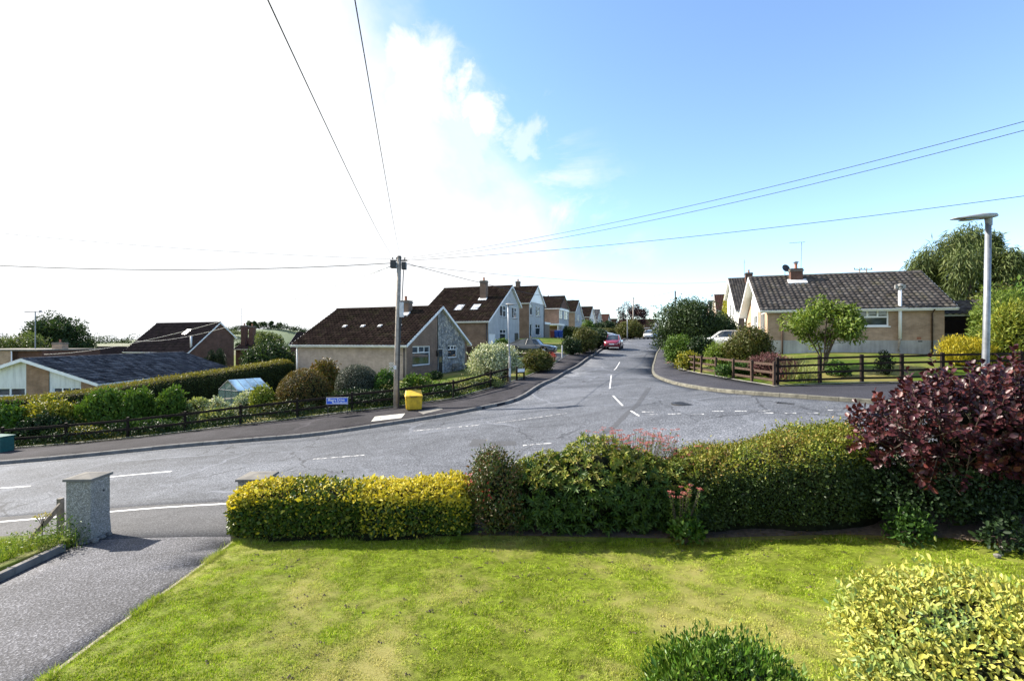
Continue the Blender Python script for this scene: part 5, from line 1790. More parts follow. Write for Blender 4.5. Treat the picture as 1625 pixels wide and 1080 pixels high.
def lamp_post(label, base, H, r0, r1, head, lean=(0, 0), L=.95, mat=None, group=None, hw=.14, tilt=.1, lower=None):
    t = thing('street_lamp', label, 'street lamp', base, 0, group)
    m = mat or M['steel']
    obj('column', MB().tube([(0, 0, -.2), (0, 0, H * .25), (lean[0] * .6, 0, H * .6), (lean[0], lean[1], H)], [r0, r0 * .98, (r0 + r1) / 2, r1], 16), m, t, True)
    if lower:
        obj('base_sleeve', MB().tube([(0, 0, -.1), (0, 0, lower), (0, 0, lower + .05)], [r0 * 1.45, r0 * 1.45, r0 * 1.02], 14), M['lantern'], t, True)
        obj('access_door', MB().box((-.05, -r0 * 1.46 - .006, .35), (.05, -r0 * 1.3, .85)), M['lead'], t)
    M4 = Matrix.Translation((lean[0], lean[1], H)) @ Matrix.Rotation(head, 4, 'Z') @ Matrix.Rotation(-tilt, 4, 'Y')
    # flat lantern: tapering body
    prof = [(-.13, .06, -.0, .04), (-.09, .09, -.02, .065), (.06, .11, -.03, .075), (.20, hw, -.028, .062), (L * .55, hw * .95, -.02, .045), (L * .92, hw * .7, -.008, .018), (L, hw * .4, -.002, .006)]
    vs, fs = [], []
    for x, w_, zl, zh in prof:
        vs += [(x, -w_, zl * .5), (x, -w_ * .7, zl), (x, w_ * .7, zl), (x, w_, zl * .5), (x, w_ * .8, zh * .7), (x, 0, zh), (x, -w_ * .8, zh * .7)]
    n = 7
    for i in range(len(prof) - 1):
        fs += [(i * n + k, i * n + (k + 1) % n, (i + 1) * n + (k + 1) % n, (i + 1) * n + k) for k in range(n)]
    fs += [tuple(range(n)), tuple((len(prof) - 1) * n + k for k in range(n))]
    ln = obj('lantern', MB().add(vs, fs, M4), M['lantern'], t, True)
    obj('lens', MB().box((.24, -hw * .62, -.040), (.72 * L, hw * .62, -.024), M4), M['glass'], ln)
    obj('collar', MB().tube([M4 @ Vector((0, 0, -.16)), M4 @ Vector((0, 0, -.03))], [r1 * 1.15, r1 * 1.3], 12), m, t)
    return t
lb = Vector((ux(1560.5, 8.6), 8.6, 0)); lb.z = float(terr(lb.x, lb.y)[0])
lt = px(1568.5, 344, 8.6)
lamp_post('tall galvanised street lamp rising behind the purple bush', lb, lt.z - lb.z, .058, .044, R(180), lean=(lt.x - lb.x, 0), L=.66, hw=.12, tilt=-.06)
lb = Vector((ux(809, 28.4), 28.4, 0)); lb.z = gz(lb.x, lb.y)
lamp_post('grey street lamp by the cream variegated bush on the left pavement', lb, CZ + (540 - 483) / F * 28.4 - lb.z, .05, .036, R(-12), lean=(-.1, 0), L=.55, hw=.13, lower=1.5, tilt=-.05)
lb = Vector((ux(995.5, 72), 72, 0)); lb.z = gz(lb.x, lb.y)
lamp_post('far street lamp left of the plain pole at the top of the street', lb, CZ + (540 - 500) / F * 72 - lb.z, .085, .06, R(0), L=.8, hw=.16)

# --- gate pillars of our own drive
def pillar(label, base, s, h, rot, seed):
    t = thing('gate_pillar', label, 'gate pillar', base, rot)
    mb = MB()
    rr = random.Random(seed)
    N = 5
    # slightly rough shaft
    lv = [0, .12, .4, .8, h]
    ring = []
    for z in [-.1] + lv[1:]:
        e = .03 if z < .15 else 0
        ring.append([(sx * (s / 2 + e * rr.random()), sy * (s / 2 + e * rr.random()), z) for sx, sy in ((-1, -1), (1, -1), (1, 1), (-1, 1))])
    vs = [p for r_ in ring for p in r_]
    fs = [(i * 4 + k, i * 4 + (k + 1) % 4, i * 4 + 4 + (k + 1) % 4, i * 4 + 4 + k) for i in range(len(ring) - 1) for k in range(4)] + [(0, 1, 2, 3), tuple(len(vs) - 4 + k for k in range(4))]
    obj('shaft', MB().add(vs, fs), M['pebbledash'], t, bevel=.012)
    c = s / 2 + .035
    obj('cap', MB().add([(-c, -c, h + .002), (c, -c, h + .002), (c, c, h + .002), (-c, c, h + .002), (-c, -c, h + .05), (c, -c, h + .05), (c, c, h + .05), (-c, c, h + .05), (0, 0, h + .11)],
                        [(0, 3, 2, 1), (0, 1, 5, 4), (1, 2, 6, 5), (2, 3, 7, 6), (3, 0, 4, 7), (4, 5, 8), (5, 6, 8), (6, 7, 8), (7, 4, 8)]), M['concrete'], t, bevel=.006)
    return t
pl = Vector((-8.33, 9.42, 0)); pl.z = float(terr(pl.x, pl.y)[0])
pt = pillar('weathered pebbledashed gate pillar at the left of the drive', pl, .47, 1.19, R(3), 2)
obj('latch_hole', MB().lathe([(.022, 0), (.022, .012)], 10, Matrix.Translation((.236, .06, .93)) @ Matrix.Rotation(R(90), 4, 'Y')), M['iron'], pt)
for i, (x, y, s) in enumerate([(.16, -.30, .10), (.27, -.20, .08), (.30, -.06, .07), (.05, -.33, .06), (.36, -.30, .05), (.31, .1, .06)]):
    q = Matrix.Rotation(R(3), 3, 'Z') @ Vector((x, y, 0))
    bm_ = MB().lathe([(s * .6, -.02), (s, .02), (s * .8, .05), (s * .3, .065)], 7, Matrix.Translation((q.x + pl.x, q.y + pl.y, gz(q.x + pl.x, q.y + pl.y))))
    tag(obj('stone', bm_, M['concrete']), 'loose lump of broken mortar at the foot of the left gate pillar', 'stone', 'broken mortar at the pillar foot')
pr = Vector((ux(409, 10.3), 10.3, 0)); pr.z = float(terr(pr.x, pr.y)[0])
pillar('gate pillar showing only its cap behind the golden hedge', pr, .56, CZ - (753 - 540) / F * 10.3 - pr.z - .06, R(2), 3)

# leaning rail and short post by the left pillar
def broken_rail():
    b = Vector((ux(96, 9.75), 9.75, 0)); b.z = gz(b.x, b.y)
    t = thing('broken_fence', 'grey wooden post with a fallen rail left of the gate pillar', 'fence', b)
    zt = CZ - (790 - 540) / F * 9.75 - b.z
    obj('post', MB().box((-.045, -.045, -.2), (.045, .045, zt)), M['greywood'], t, bevel=.006)
    a, c = px(97, 800, 9.66) - b, px(38, 868, 9.0) - b
    c.z = max(c.z, gz(c.x + b.x, c.y + b.y) - b.z - .05)
    d = (c - a).normalized(); s = d.cross(Vector((0, 0, 1))).normalized() * .02; u = d.cross(s).normalized() * .05
    vs = [a + s + u, a - s + u, a - s - u, a + s - u, c + s + u, c - s + u, c - s - u, c + s - u]
    obj('rail', MB().add(vs, [(0, 1, 2, 3), (4, 5, 6, 7), (0, 1, 5, 4), (1, 2, 6, 5), (2, 3, 7, 6), (3, 0, 4, 7)]), M['greywood'], t)
broken_rail()
# concrete edging left of the drive
ed = tag(bpy.data.objects.new('drive_edging', None), 'dark concrete edging blocks left of the drive', kind='structure')
COL.objects.link(ed)
ea, eb = Vector((ux(98, 8.75), 8.75)), Vector((ux(0, 7.55), 7.55))
for i in range(5):
    a = ea + (eb - ea) * i * .42; b = ea + (eb - ea) * (i * .42 + .41)
    d = (b - a).normalized(); n = Vector((-d.y, d.x)) * .05
    vs = []
    for p in (a, b):
        z = float(terr(p.x, p.y)[0])
        vs += [(p.x - n.x, p.y - n.y, z - .1), (p.x + n.x, p.y + n.y, z - .1), (p.x + n.x, p.y + n.y, z + .12), (p.x - n.x, p.y - n.y, z + .125)]
    obj('edging_block', MB().add(vs, [(0, 1, 2, 3), (4, 5, 6, 7), (0, 1, 5, 4), (1, 2, 6, 5), (2, 3, 7, 6), (3, 0, 4, 7)]), M['concrete'], ed, bevel=.012)

# --- grit bin
def grit_bin():
    p = Vector((ux(656.5, 23.2), 23.2, 0)); p.z = gz(p.x, p.y)
    t = thing('grit_bin', 'bright yellow grit bin on the pavement beside the utility pole', 'grit bin', p, R(14))
    w1, w2, h = .40, .36, .60
    vs = [(-w2, -.30, 0), (w2, -.30, 0), (w2, .30, 0), (-w2, .30, 0), (-w1, -.34, h), (w1, -.34, h), (w1, .34, h), (-w1, .34, h)]
    obj('body', MB().add(vs, [(0, 3, 2, 1), (0, 1, 5, 4), (1, 2, 6, 5), (2, 3, 7, 6), (3, 0, 4, 7), (4, 5, 6, 7)]), M['yellow'], t, bevel=.03)
    l = .43
    vs = [(-l, -.37, h + .005), (l, -.37, h + .005), (l, .37, h + .005), (-l, .37, h + .005), (-l * .95, -.35, h + .07), (l * .95, -.35, h + .07), (l * .85, .20, h + .30), (-l * .85, .20, h + .30), (l * .9, .36, h + .20), (-l * .9, .36, h + .20)]
    obj('lid', MB().add(vs, [(0, 3, 2, 1), (0, 1, 5, 4), (4, 5, 6, 7), (7, 6, 8, 9), (9, 8, 2, 3), (1, 2, 8, 6, 5), (0, 4, 7, 9, 3)]), M['yellow'], t, bevel=.02)
    obj('handle', MB().box((-.16, -.375, h + .02), (.16, -.372 + .0, h + .05)), M['black'], t)
    for x in (-.2, 0, .2):
        obj('rib', MB().box((x - .03, -.335, .04), (x + .03, -.30, h - .06)), M['yellow'], t)
grit_bin()

# --- street nameplate
FONT = None
def text(body, size, M4, mat, parent, name='lettering', ext=.003, align='LEFT', sx=1.0):
    cu = bpy.data.curves.new(name, 'FONT')
    cu.body = body
    cu.size = size
    cu.extrude = ext
    cu.align_x = align
    cu.offset = size * .012
    tmp = bpy.data.objects.new('tmp_text', cu)
    COL.objects.link(tmp)
    me = bpy.data.meshes.new_from_object(tmp.evaluated_get(bpy.context.evaluated_depsgraph_get()))
    bpy.data.objects.remove(tmp)
    me.materials.clear()
    me.materials.append(mat)
    o = bpy.data.objects.new(name, me)
    COL.objects.link(o)
    o['kind'] = 'stuff'
    o.parent = parent
    o.matrix_local = M4 @ Matrix.Diagonal((sx, 1, 1, 1))
    return o

def nameplate():
    d = 22.9
    p = Vector((ux(535, d), d, 0)); p.z = gz(p.x, p.y)
    t = thing('street_sign', 'blue street nameplate on two thin posts before the trimmed bushes', 'street sign', p, R(6))
    z1 = CZ - (631 - 540) / F * d - p.z; z0 = CZ - (640.5 - 540) / F * d - p.z
    w_ = .485
    obj('plate', MB().box((-w_, -.012, z0), (w_, .012, z1)), M['blue_sign'], t)
    obj('border', MB().box((-w_ - .02, -.018, z0 - .02), (w_ + .02, .016, z0 - .001)).box((-w_ - .02, -.018, z1 + .001), (w_ + .02, .016, z1 + .02)).box((-w_ - .02, -.018, z0), (-w_ - .001, .016, z1)).box((w_ + .001, -.018, z0), (w_ + .02, .016, z1)), M['lead'], t)
    H = z1 - z0
    text('Megra Drive', H * .66, Matrix.Translation((-.43, -.014, z0 + H * .46)) @ Matrix.Rotation(R(90), 4, 'X'), M['white'], t, sx=.96 * .86 / (H * .66 * 5.35))
    # the second line is too small to read in the photograph: worn pale strokes
    mb = MB()
    rr = random.Random(3)
    x = -.22
    while x < .42:
        l = rr.uniform(.02, .05)
        mb.box((x, -.016, z0 + H * .10), (x + l, -.0125, z0 + H * rr.uniform(.22, .34)))
        x += l + .012
    obj('small_lettering', mb, M['white'], t)
    for x in (-.43, .46):
        obj('post', MB().tube([(x, .035, -.3), (x, .035, z1)], .018, 8), M['iron'], t)
nameplate()
def nameplate2():
    d = 29.8
    p = Vector((ux(827, d), d, 0)); p.z = gz(p.x, p.y)
    t = thing('street_sign', 'small white nameplate low beside the leafy hedge on the left pavement', 'street sign', p, R(35))
    obj('plate', MB().box((-.26, -.012, .50), (.26, .012, .70)), M['white'], t)
    obj('back_board', MB().box((-.28, .014, .42), (.28, .04, .72)), M['dkwood'], t)
    for x in (-.28, .28):
        obj('post', MB().box((x - .04, .045, -.2), (x + .04, .12, .85)), M['dkwood'], t)
nameplate2()

# --- green utility cabinet at the left edge
def cabinet():
    d = 20.8
    p = Vector((ux(-2, d), d, 0)); p.z = gz(p.x, p.y)
    t = thing('utility_cabinet', 'dark green utility cabinet at the end of the left pavement', 'cabinet', p, R(-12))
    obj('body', MB().box((-.5, -.25, 0), (.5, .25, .66)), M['green_cab'], t, bevel=.015)
    obj('lid', MB().box((-.54, -.29, .662), (.54, .29, .70)), M['green_cab'], t, bevel=.01)
    for x in (-.245, .245):
        dd = obj('door', MB().box((x - .23, -.262, .06), (x + .23, -.251, .63)), M['green_cab'], t)
        obj('handle', MB().box((x - .02, -.275, .32), (x + .02, -.263, .42)), M['black'], dd)
    obj('plinth', MB().box((-.52, -.27, -.2), (.52, .27, -.001)), M['concrete'], t)
cabinet()

# --- greenhouse
def greenhouse():
    d = 30
    p = Vector((ux(388, d), d, 0)); p.z = gz(p.x, p.y)
    t = thing('greenhouse', 'small glazed greenhouse in the dip before the long hedge', 'greenhouse', p, R(58))
    # ridge along local x; length, width
    L, W = 2.0, 2.2
    zr_ = CZ - (601 - 540) / F * d - p.z
    ze = zr_ - .62
    fr = MB()
    f = .035
    xs = [-L / 2 + L * i / 4 for i in range(5)]
    for x in xs:
        for y in (-W / 2, W / 2):
            fr.tube([(x, y, -.1), (x, y, ze)], f / 2, 5)
            fr.tube([(x, y, ze), (x, 0, zr_)], f / 2, 5)
    for y, z in ((-W / 2, ze), (W / 2, ze), (0, zr_), (-W / 2, .05), (W / 2, .05), (-W / 2, ze * .5), (W / 2, ze * .5)):
        fr.tube([(-L / 2, y, z), (L / 2, y, z)], f / 2, 5)
    for x in (-L / 2, L / 2):
        for y in (-W / 2, -W / 6, W / 6, W / 2):
            fr.tube([(x, y, 0), (x, y, ze + .62 * (1 - abs(y) / (W / 2)))], f / 2, 5)
        fr.tube([(x, -W / 2, ze), (x, W / 2, ze)], f / 2, 5)
    obj('frame', fr, M['steel'], t)
    for i in range(4):
        a, b = xs[i] + .02, xs[i + 1] - .02
        for s in (-1, 1):
            obj('roof_pane', MB().add([(a, s * W / 2, ze + .01), (b, s * W / 2, ze + .01), (b, s * .03, zr_ + .01), (a, s * .03, zr_ + .01)], [(0, 1, 2, 3)]), M['glassblue'], t, fix=False)
            for z0, z1 in ((.06, ze * .5 - .02), (ze * .5 + .02, ze - .02)):
                obj('side_pane', MB().add([(a, s * W / 2, z0), (b, s * W / 2, z0), (b, s * W / 2, z1), (a, s * W / 2, z1)], [(0, 1, 2, 3)]), M['ghpane'], t, fix=False)
    for x in (-L / 2, L / 2):
        for i in range(3):
            y0, y1 = -W / 2 + W * i / 3 + .02, -W / 2 + W * (i + 1) / 3 - .02
            zt = lambda y: ze + .62 * (1 - abs(y) / (W / 2)) - .03
            obj('end_pane', MB().add([(x, y0, .05), (x, y1, .05), (x, y1, zt(y1)), (x, y0, zt(y0))], [(0, 1, 2, 3)]), M['ghpane'], t, fix=False)
    obj('bench', MB().box((-L / 2 + .1, .35, .75), (L / 2 - .1, W / 2 - .1, .8)), M['greywood'], t)
def ghpane():
    m, t, b = principled('greenhouse_clear_glass')
    b.inputs['Base Color'].default_value = (.25, .38, .38, 1)
    b.inputs['Roughness'].default_value = .06
    b.inputs['Alpha'].default_value = .28
    return m
M['ghpane'] = ghpane()
greenhouse()

# --- trellis, bench, planters, bins
def trellis():
    t = thing('trellis', 'white diamond trellis against the brown brick bungalow wall', 'trellis', Vector((-16.85, 37.5, 1.2)) + Vector((.935, -.353, 0)) * 8.65 + Vector((-.353, -.935, 0)) * .12, BA)
    w_, h = .50, 1.25
    for s in (1, -1):
        k = -1.0
        while k < 2.2:
            a, b = Vector((0 if s > 0 else w_, 0, k)), Vector((w_ if s > 0 else 0, 0, k + .5))
            lo, hi = max(0, k), min(h, k + .5)
            if lo < hi:
                t0, t1 = (lo - k) / .5, (hi - k) / .5
                p, q = a.lerp(b, t0), a.lerp(b, t1)
                o = .006 * s
                obj('slat', MB().add([(p.x - .02, o - .004, p.z), (p.x + .02, o - .004, p.z), (q.x + .02, o - .004, q.z), (q.x - .02, o - .004, q.z), (p.x - .02, o + .004, p.z), (p.x + .02, o + .004, p.z), (q.x + .02, o + .004, q.z), (q.x - .02, o + .004, q.z)],
                                    [(0, 1, 2, 3), (4, 5, 6, 7), (0, 1, 5, 4), (1, 2, 6, 5), (2, 3, 7, 6), (3, 0, 4, 7)]), M['white'], t)
            k += .19
trellis()
def bench():
    o = Vector((-16.85, 37.5, 1.18)) + Vector((.935, -.353, 0)) * 10.5 + Vector((.353, .935, 0)) * 7.0
    t = thing('garden_bench', 'slatted garden bench against the stone clad gable', 'bench', o, BA + R(90))
    m = M['greywood']
    for x in (-.6, .6):
        obj('leg', MB().box((x - .03, -.25, 0), (x + .03, -.19, .62)), m, t)
        obj('leg', MB().box((x - .03, .16, 0), (x + .03, .22, .92)), m, t)
        obj('armrest', MB().box((x - .04, -.27, .622), (x + .04, .155, .66)), m, t)
    for i in range(4):
        obj('seat_slat', MB().box((-.66, -.25 + i * .1, .42), (.66, -.17 + i * .1, .445)), m, t)
    for i in range(3):
        obj('back_slat', MB().box((-.565, .135, .56 + i * .12), (.565, .158, .65 + i * .12)), m, t)
bench()
def planter(label, u, d, r, h, mat, dv=None, plant=True, seed=1, z=None, cat='planter', lcol=None):
    p = Vector((ux(u, d), d, 0)); p.z = gz(p.x, p.y) if z is None else z
    t = thing('plant_pot', label, cat, p)
    obj('pot', MB().lathe([(r * .68, 0), (r * .9, h * .7), (r, h * .86), (r * 1.12, h * .88), (r * 1.12, h), (r * .95, h), (r * .9, h * .9)], 14), mat, t, True)
    if plant:
        rng = np.random.default_rng(seed)
        P, N = dome(rng, 160, (r * 1.2, r * 1.2, r * 1.1), .3, .6, -.2)
        leaves('plant', P + np.array([0, 0, h]), leafdirs(rng, N), N, .10, .05, M[lcol or 'leaf_green'], t)
# ------------------------------------------------------------------ planting
LF = lambda n, *a, **k: M.__setitem__(n, leafmat(n, *a, **k))
LF('leaf_green', [(.030, .075, .012), (.045, .10, .016), (.065, .13, .02), (.038, .085, .016)])
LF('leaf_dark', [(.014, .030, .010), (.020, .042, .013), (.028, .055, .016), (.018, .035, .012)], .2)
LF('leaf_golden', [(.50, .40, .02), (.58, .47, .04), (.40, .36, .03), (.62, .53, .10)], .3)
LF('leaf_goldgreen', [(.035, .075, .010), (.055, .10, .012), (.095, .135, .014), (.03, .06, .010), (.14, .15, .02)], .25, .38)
LF('leaf_hedge', [(.022, .040, .009), (.032, .056, .011), (.044, .070, .012), (.018, .034, .008)], .10)  # darkened: the hedge front's shade is put into these leaf tones
LF('leaf_hedge_lit', [(.14, .17, .02), (.24, .22, .03), (.09, .13, .018), (.26, .15, .045), (.19, .20, .025)], .28, patch=(1.4, [(.10, .15, .018), (.16, .20, .022), (.30, .28, .04), (.08, .12, .016)], .42, .58))
LF('leaf_rhodo', [(.030, .062, .010), (.042, .085, .013), (.062, .105, .017), (.024, .048, .010)], .12, .5, .2)
LF('leaf_rhodo_lit', [(.15, .19, .028), (.21, .22, .035), (.10, .15, .022), (.25, .22, .05)], .3, .5, .2)
LF('leaf_pieris', [(.045, .075, .014), (.09, .065, .022), (.065, .095, .022), (.15, .065, .03), (.035, .06, .014), (.05, .085, .016)], .2, .4)
LF('leaf_red', [(.30, .03, .025), (.24, .03, .03), (.36, .06, .04)], .3)
LF('petal_pink', [(.42, .13, .12), (.50, .18, .16), (.34, .09, .09)], .3)
LF('leaf_purple', [(.032, .009, .014), (.050, .012, .017), (.075, .018, .021), (.028, .009, .016), (.105, .026, .022)], .18, .42, .42)
LF('leaf_lime', [(.36, .37, .07), (.46, .42, .09), (.30, .34, .07), (.52, .46, .12), (.20, .29, .08)], .3, .45, patch=(1.7, [(.14, .24, .09), (.20, .30, .09), (.30, .36, .09), (.11, .19, .06)], .52, .66))
LF('leaf_box', [(.034, .085, .008), (.052, .120, .011), (.075, .150, .015), (.12, .18, .03)], .22, .42, .3)
LF('leaf_cream', [(.50, .52, .32), (.60, .60, .42), (.22, .29, .12), (.64, .62, .46), (.12, .18, .07)], .2)
LF('leaf_pale', [(.26, .30, .10), (.34, .34, .14), (.12, .17, .05)], .3)
LF('leaf_grey', [(.060, .072, .050), (.085, .095, .07), (.045, .055, .038), (.11, .12, .09)], .15)
LF('leaf_olive', [(.065, .080, .015), (.10, .11, .024), (.055, .07, .016), (.12, .10, .03)], .25)
LF('leaf_autumn', [(.10, .075, .018), (.16, .075, .022), (.075, .085, .02), (.13, .10, .02)], .25)
LF('leaf_bright', [(.055, .115, .014), (.085, .155, .018), (.038, .085, .012), (.12, .18, .025)], .28)
LF('leaf_goldmix', [(.05, .085, .012), (.22, .21, .02), (.34, .30, .03), (.09, .13, .016), (.40, .36, .05)], .28)
LF('leaf_shrub', [(.11, .17, .022), (.14, .20, .03), (.085, .14, .02), (.17, .21, .04)], .38)
LF('leaf_heather', [(.10, .035, .04), (.13, .05, .05), (.08, .04, .03)], .15)
LF('leaf_gold', [(.42, .33, .02), (.36, .30, .02), (.28, .26, .02)], .3)
LF('leaf_conifer', [(.16, .20, .02), (.20, .23, .03), (.10, .15, .02), (.26, .26, .03)], .25)
LF('leaf_cypress', [(.010, .024, .010), (.014, .032, .012), (.02, .04, .014)], .1)
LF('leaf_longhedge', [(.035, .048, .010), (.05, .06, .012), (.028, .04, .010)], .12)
LF('leaf_long_lit', [(.21, .18, .022), (.25, .205, .03), (.15, .15, .02)], .2)
LF('leaf_willow', [(.085, .12, .035), (.115, .15, .045), (.06, .09, .028), (.15, .175, .06)], .3)
LF('leaf_tree', [(.032, .058, .018), (.045, .075, .022), (.025, .045, .014)], .25)
LF('leaf_treelite', [(.08, .12, .03), (.11, .14, .04), (.06, .095, .025), (.15, .17, .07)], .3)
LF('leaf_plum', [(.035, .014, .016), (.05, .018, .02), (.028, .012, .014)], .2)
LF('leaf_ivy', [(.24, .24, .02), (.30, .28, .03), (.15, .19, .02)], .3)

# --- hedge row in front of the lawn
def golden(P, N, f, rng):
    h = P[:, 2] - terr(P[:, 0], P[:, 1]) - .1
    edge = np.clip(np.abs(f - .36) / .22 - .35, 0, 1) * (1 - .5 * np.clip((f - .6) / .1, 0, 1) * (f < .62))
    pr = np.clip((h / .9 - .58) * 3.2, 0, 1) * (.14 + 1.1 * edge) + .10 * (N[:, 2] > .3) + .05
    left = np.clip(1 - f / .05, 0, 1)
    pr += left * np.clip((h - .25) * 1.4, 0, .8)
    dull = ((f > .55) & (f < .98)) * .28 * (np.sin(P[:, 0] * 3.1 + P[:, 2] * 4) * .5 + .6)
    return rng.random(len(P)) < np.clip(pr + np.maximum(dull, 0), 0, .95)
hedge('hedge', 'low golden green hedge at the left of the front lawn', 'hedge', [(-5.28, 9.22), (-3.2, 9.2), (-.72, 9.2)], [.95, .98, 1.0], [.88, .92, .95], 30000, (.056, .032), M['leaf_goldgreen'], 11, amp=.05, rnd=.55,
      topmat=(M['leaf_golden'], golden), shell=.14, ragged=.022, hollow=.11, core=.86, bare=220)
p = G(-.28, 9.15)
t = bush('shrub', 'round shrub with red tinged leaves at the right end of the golden hedge', 'shrub', p, (.62, .60, .98), 9500, (.055, .02), M['leaf_pieris'], 21, shoots=80, amp=.22, shell=.4, lup=.5)
rng = np.random.default_rng(31)
P, N = dome(rng, 240, (.64, .62, 1.0), .2, .05, -.4, 12, 21)
P = P + np.array([0, 0, .6]); k = (P[:, 0] < -.1) & (P[:, 1] < .2) & (P[:, 2] > .55) & (P[:, 2] < 1.2)
leaves('red_tips', P[k], leafdirs(rng, N[k], -.3), N[k], .075, .03, M['leaf_red'], t)
P, N = dome(rng, 500, (.66, .64, 1.0), .2, .05, -.9, 12, 21)
P = P + np.array([.05, 0, .6]); k = (P[:, 1] < -.1) & (P[:, 2] < .75) & (P[:, 2] > .3) & (np.abs(P[:, 0]) < .4)
leaves('grey_leaves', P[k], leafdirs(rng, N[k], .2), N[k], .07, .03, M['leaf_grey'], t)

def whorls(rng, P, N, per, L, W, parent, mat, name='foliage', tilt=.55):
    """rosettes of long leaves, as on rhododendron"""
    n = len(P)
    A = unit(N + rng.normal(size=(n, 3)) * .35 + np.array([0, 0, .35]))
    X = unit(np.cross(A, rng.normal(size=(n, 3))))
    Y = np.cross(A, X)
    ph = rng.random(n) * 6.28
    PP, TT, NN = [], [], []
    for k in range(per):
        a = ph + k * 2.399
        e = tilt + .35 * rng.random(n)
        rd = X * np.cos(a)[:, None] + Y * np.sin(a)[:, None]
        TT.append(rd * np.cos(e * .8)[:, None] + A * np.sin(e * .8)[:, None])
        NN.append(A - rd * .3)
        PP.append(P + A * rng.uniform(-.03, .02, n)[:, None])
    PP, TT, NN = map(np.concatenate, (PP, TT, NN))
    s = rng.uniform(.75, 1.2, len(PP))
    return leaves(name, PP, TT, NN, L * s, W * s, mat, parent, True, .25, .12)

def rhodo(label, base, mounds, seed):
    """one wide shrub grown together from several mounds (dx, dy, r, n)"""
    rng = np.random.default_rng(seed)
    t = thing('rhododendron', label, 'shrub', base)
    AP, AN, HT = [], [], []
    for m, (dx, dy, r, n) in enumerate(mounds):
        P, N = dome(rng, n, r, .22, .40, -.75, 14, seed + m)
        zo = r[2] * .62
        P = P + np.array([dx, dy, zo]); k = P[:, 2] > .08
        AP.append(P[k]); AN.append(N[k]); HT.append(np.full(k.sum(), r[2]))
        c = core_mesh(rng, r, .22, seed + m, .66, zo, -.8, 14)
        c.v = [(x + dx, y + dy, z) for x, y, z in c.v]
        obj('shaded_core', c, M['twig_or_core'], t, True)
    P, N, H = np.concatenate(AP), np.concatenate(AN), np.concatenate(HT)
    top = (N[:, 2] > .25) & (P[:, 2] > H * .98) & (rng.random(len(P)) < .8)  # sunlit top of the shrub put into paler leaf colours
    whorls(rng, P[~top], N[~top], 7, .115, .034, t, M['leaf_rhodo'])
    whorls(rng, P[top], N[top], 7, .105, .033, t, M['leaf_rhodo_lit'], 'golden_or_lit_leaves')
    return t
rhodo('wide broad leaved rhododendron in the middle of the hedge row', G(1.6, 9.25), [(-.85, .02, (.78, .80, .90), 950), (-.05, .05, (.85, .85, .97), 1000), (.75, .1, (.85, .85, .96), 1000), (1.45, .0, (.75, .75, .82), 800)], 41)

def spirea(label, base, h, spread, n, seed):
    """upright stems ending in flat pink flower heads"""
    rng = np.random.default_rng(seed)
    t = thing('spirea', label, 'shrub', base)
    mb = MB()
    FP, FN, LP, LT = [], [], [], []
    for i in range(n):
        a, q = rng.uniform(0, 6.28), rng.uniform(0, 1) ** .5
        x, y = math.cos(a) * q * spread[0], math.sin(a) * q * spread[1]
        z = h * rng.uniform(.82, 1.04)
        mb.tube([(x * .5, y * .5, h * .45), (x * .85, y * .85, z * .8), (x, y, z)], [.006, .005, .003], 4, False)
        for k in range(24):
            f = rng.uniform(.45, .97)
            LP.append((x * (.6 + .4 * f), y * (.6 + .4 * f), z * f)); LT.append(rng.normal(size=3) + np.array([0, 0, .4]))
        rr = rng.uniform(.03, .065)
        for k in range(26):
            b, w_ = rng.uniform(0, 6.28), rng.random() ** .5
            FP.append((x + math.cos(b) * w_ * rr, y + math.sin(b) * w_ * rr, z + .012 * (1 - w_) + rng.uniform(-.006, .006))); FN.append((math.cos(b) * w_, math.sin(b) * w_, 1))
    obj('stem', mb, M['trunk'], t)
    LP, LT = np.array(LP), unit(np.array(LT))
    leaves('foliage', LP, LT, rng.normal(size=LP.shape), .05, .018, M['leaf_shrub'], t)
    FP, FN = np.array(FP), np.array(FN)
    leaves('flower', FP, leafdirs(rng, FN, .2), FN, .022, .014, M['petal_pink'], t)
    return t
spirea('upright stems with flat dusky pink flower heads above the hedge', G(2.45, 9.6), 1.66, (.95, .55), 110, 51)
spirea('dusky pink flower heads on the shaded front of the hedge row', G(2.95, 8.42), 1.0, (.36, .12), 14, 52)
spirea('few pink heads in the dip between rhododendron and clipped hedge', G(3.45, 9.4), 1.36, (.55, .5), 26, 53)
bush('shrub', 'small leafy shrub with pale leaves low at the foot of the hedge row', 'shrub', G(3.05, 8.38), (.30, .18, .28), 320, (.085, .04), M['leaf_box'], 55, core=0, oval=True)

def clipped(P, N, f, rng):
    h = P[:, 2] - terr(P[:, 0], P[:, 1]) - .1
    return rng.random(len(P)) < np.clip((N[:, 2] - .15) * 2.0, 0, .95) * np.clip((h - .85) * 2.5, 0, 1)  # upward leaves take paler tones: the sunlit hedge top put into colour
hedge('hedge', 'large clipped dark green hedge left of the purple bush', 'hedge', [(3.05, 9.35), (4.2, 9.35), (5.5, 9.2), (6.75, 8.95)], [1.75, 1.85, 1.9, 1.7], [1.2, 1.36, 1.52, 1.42], 72000, (.042, .024), M['leaf_hedge'], 61, amp=.055, rnd=.62,
      topmat=(M['leaf_hedge_lit'], clipped), shell=.13, ragged=.028, hollow=.13, core=.84, bare=420)
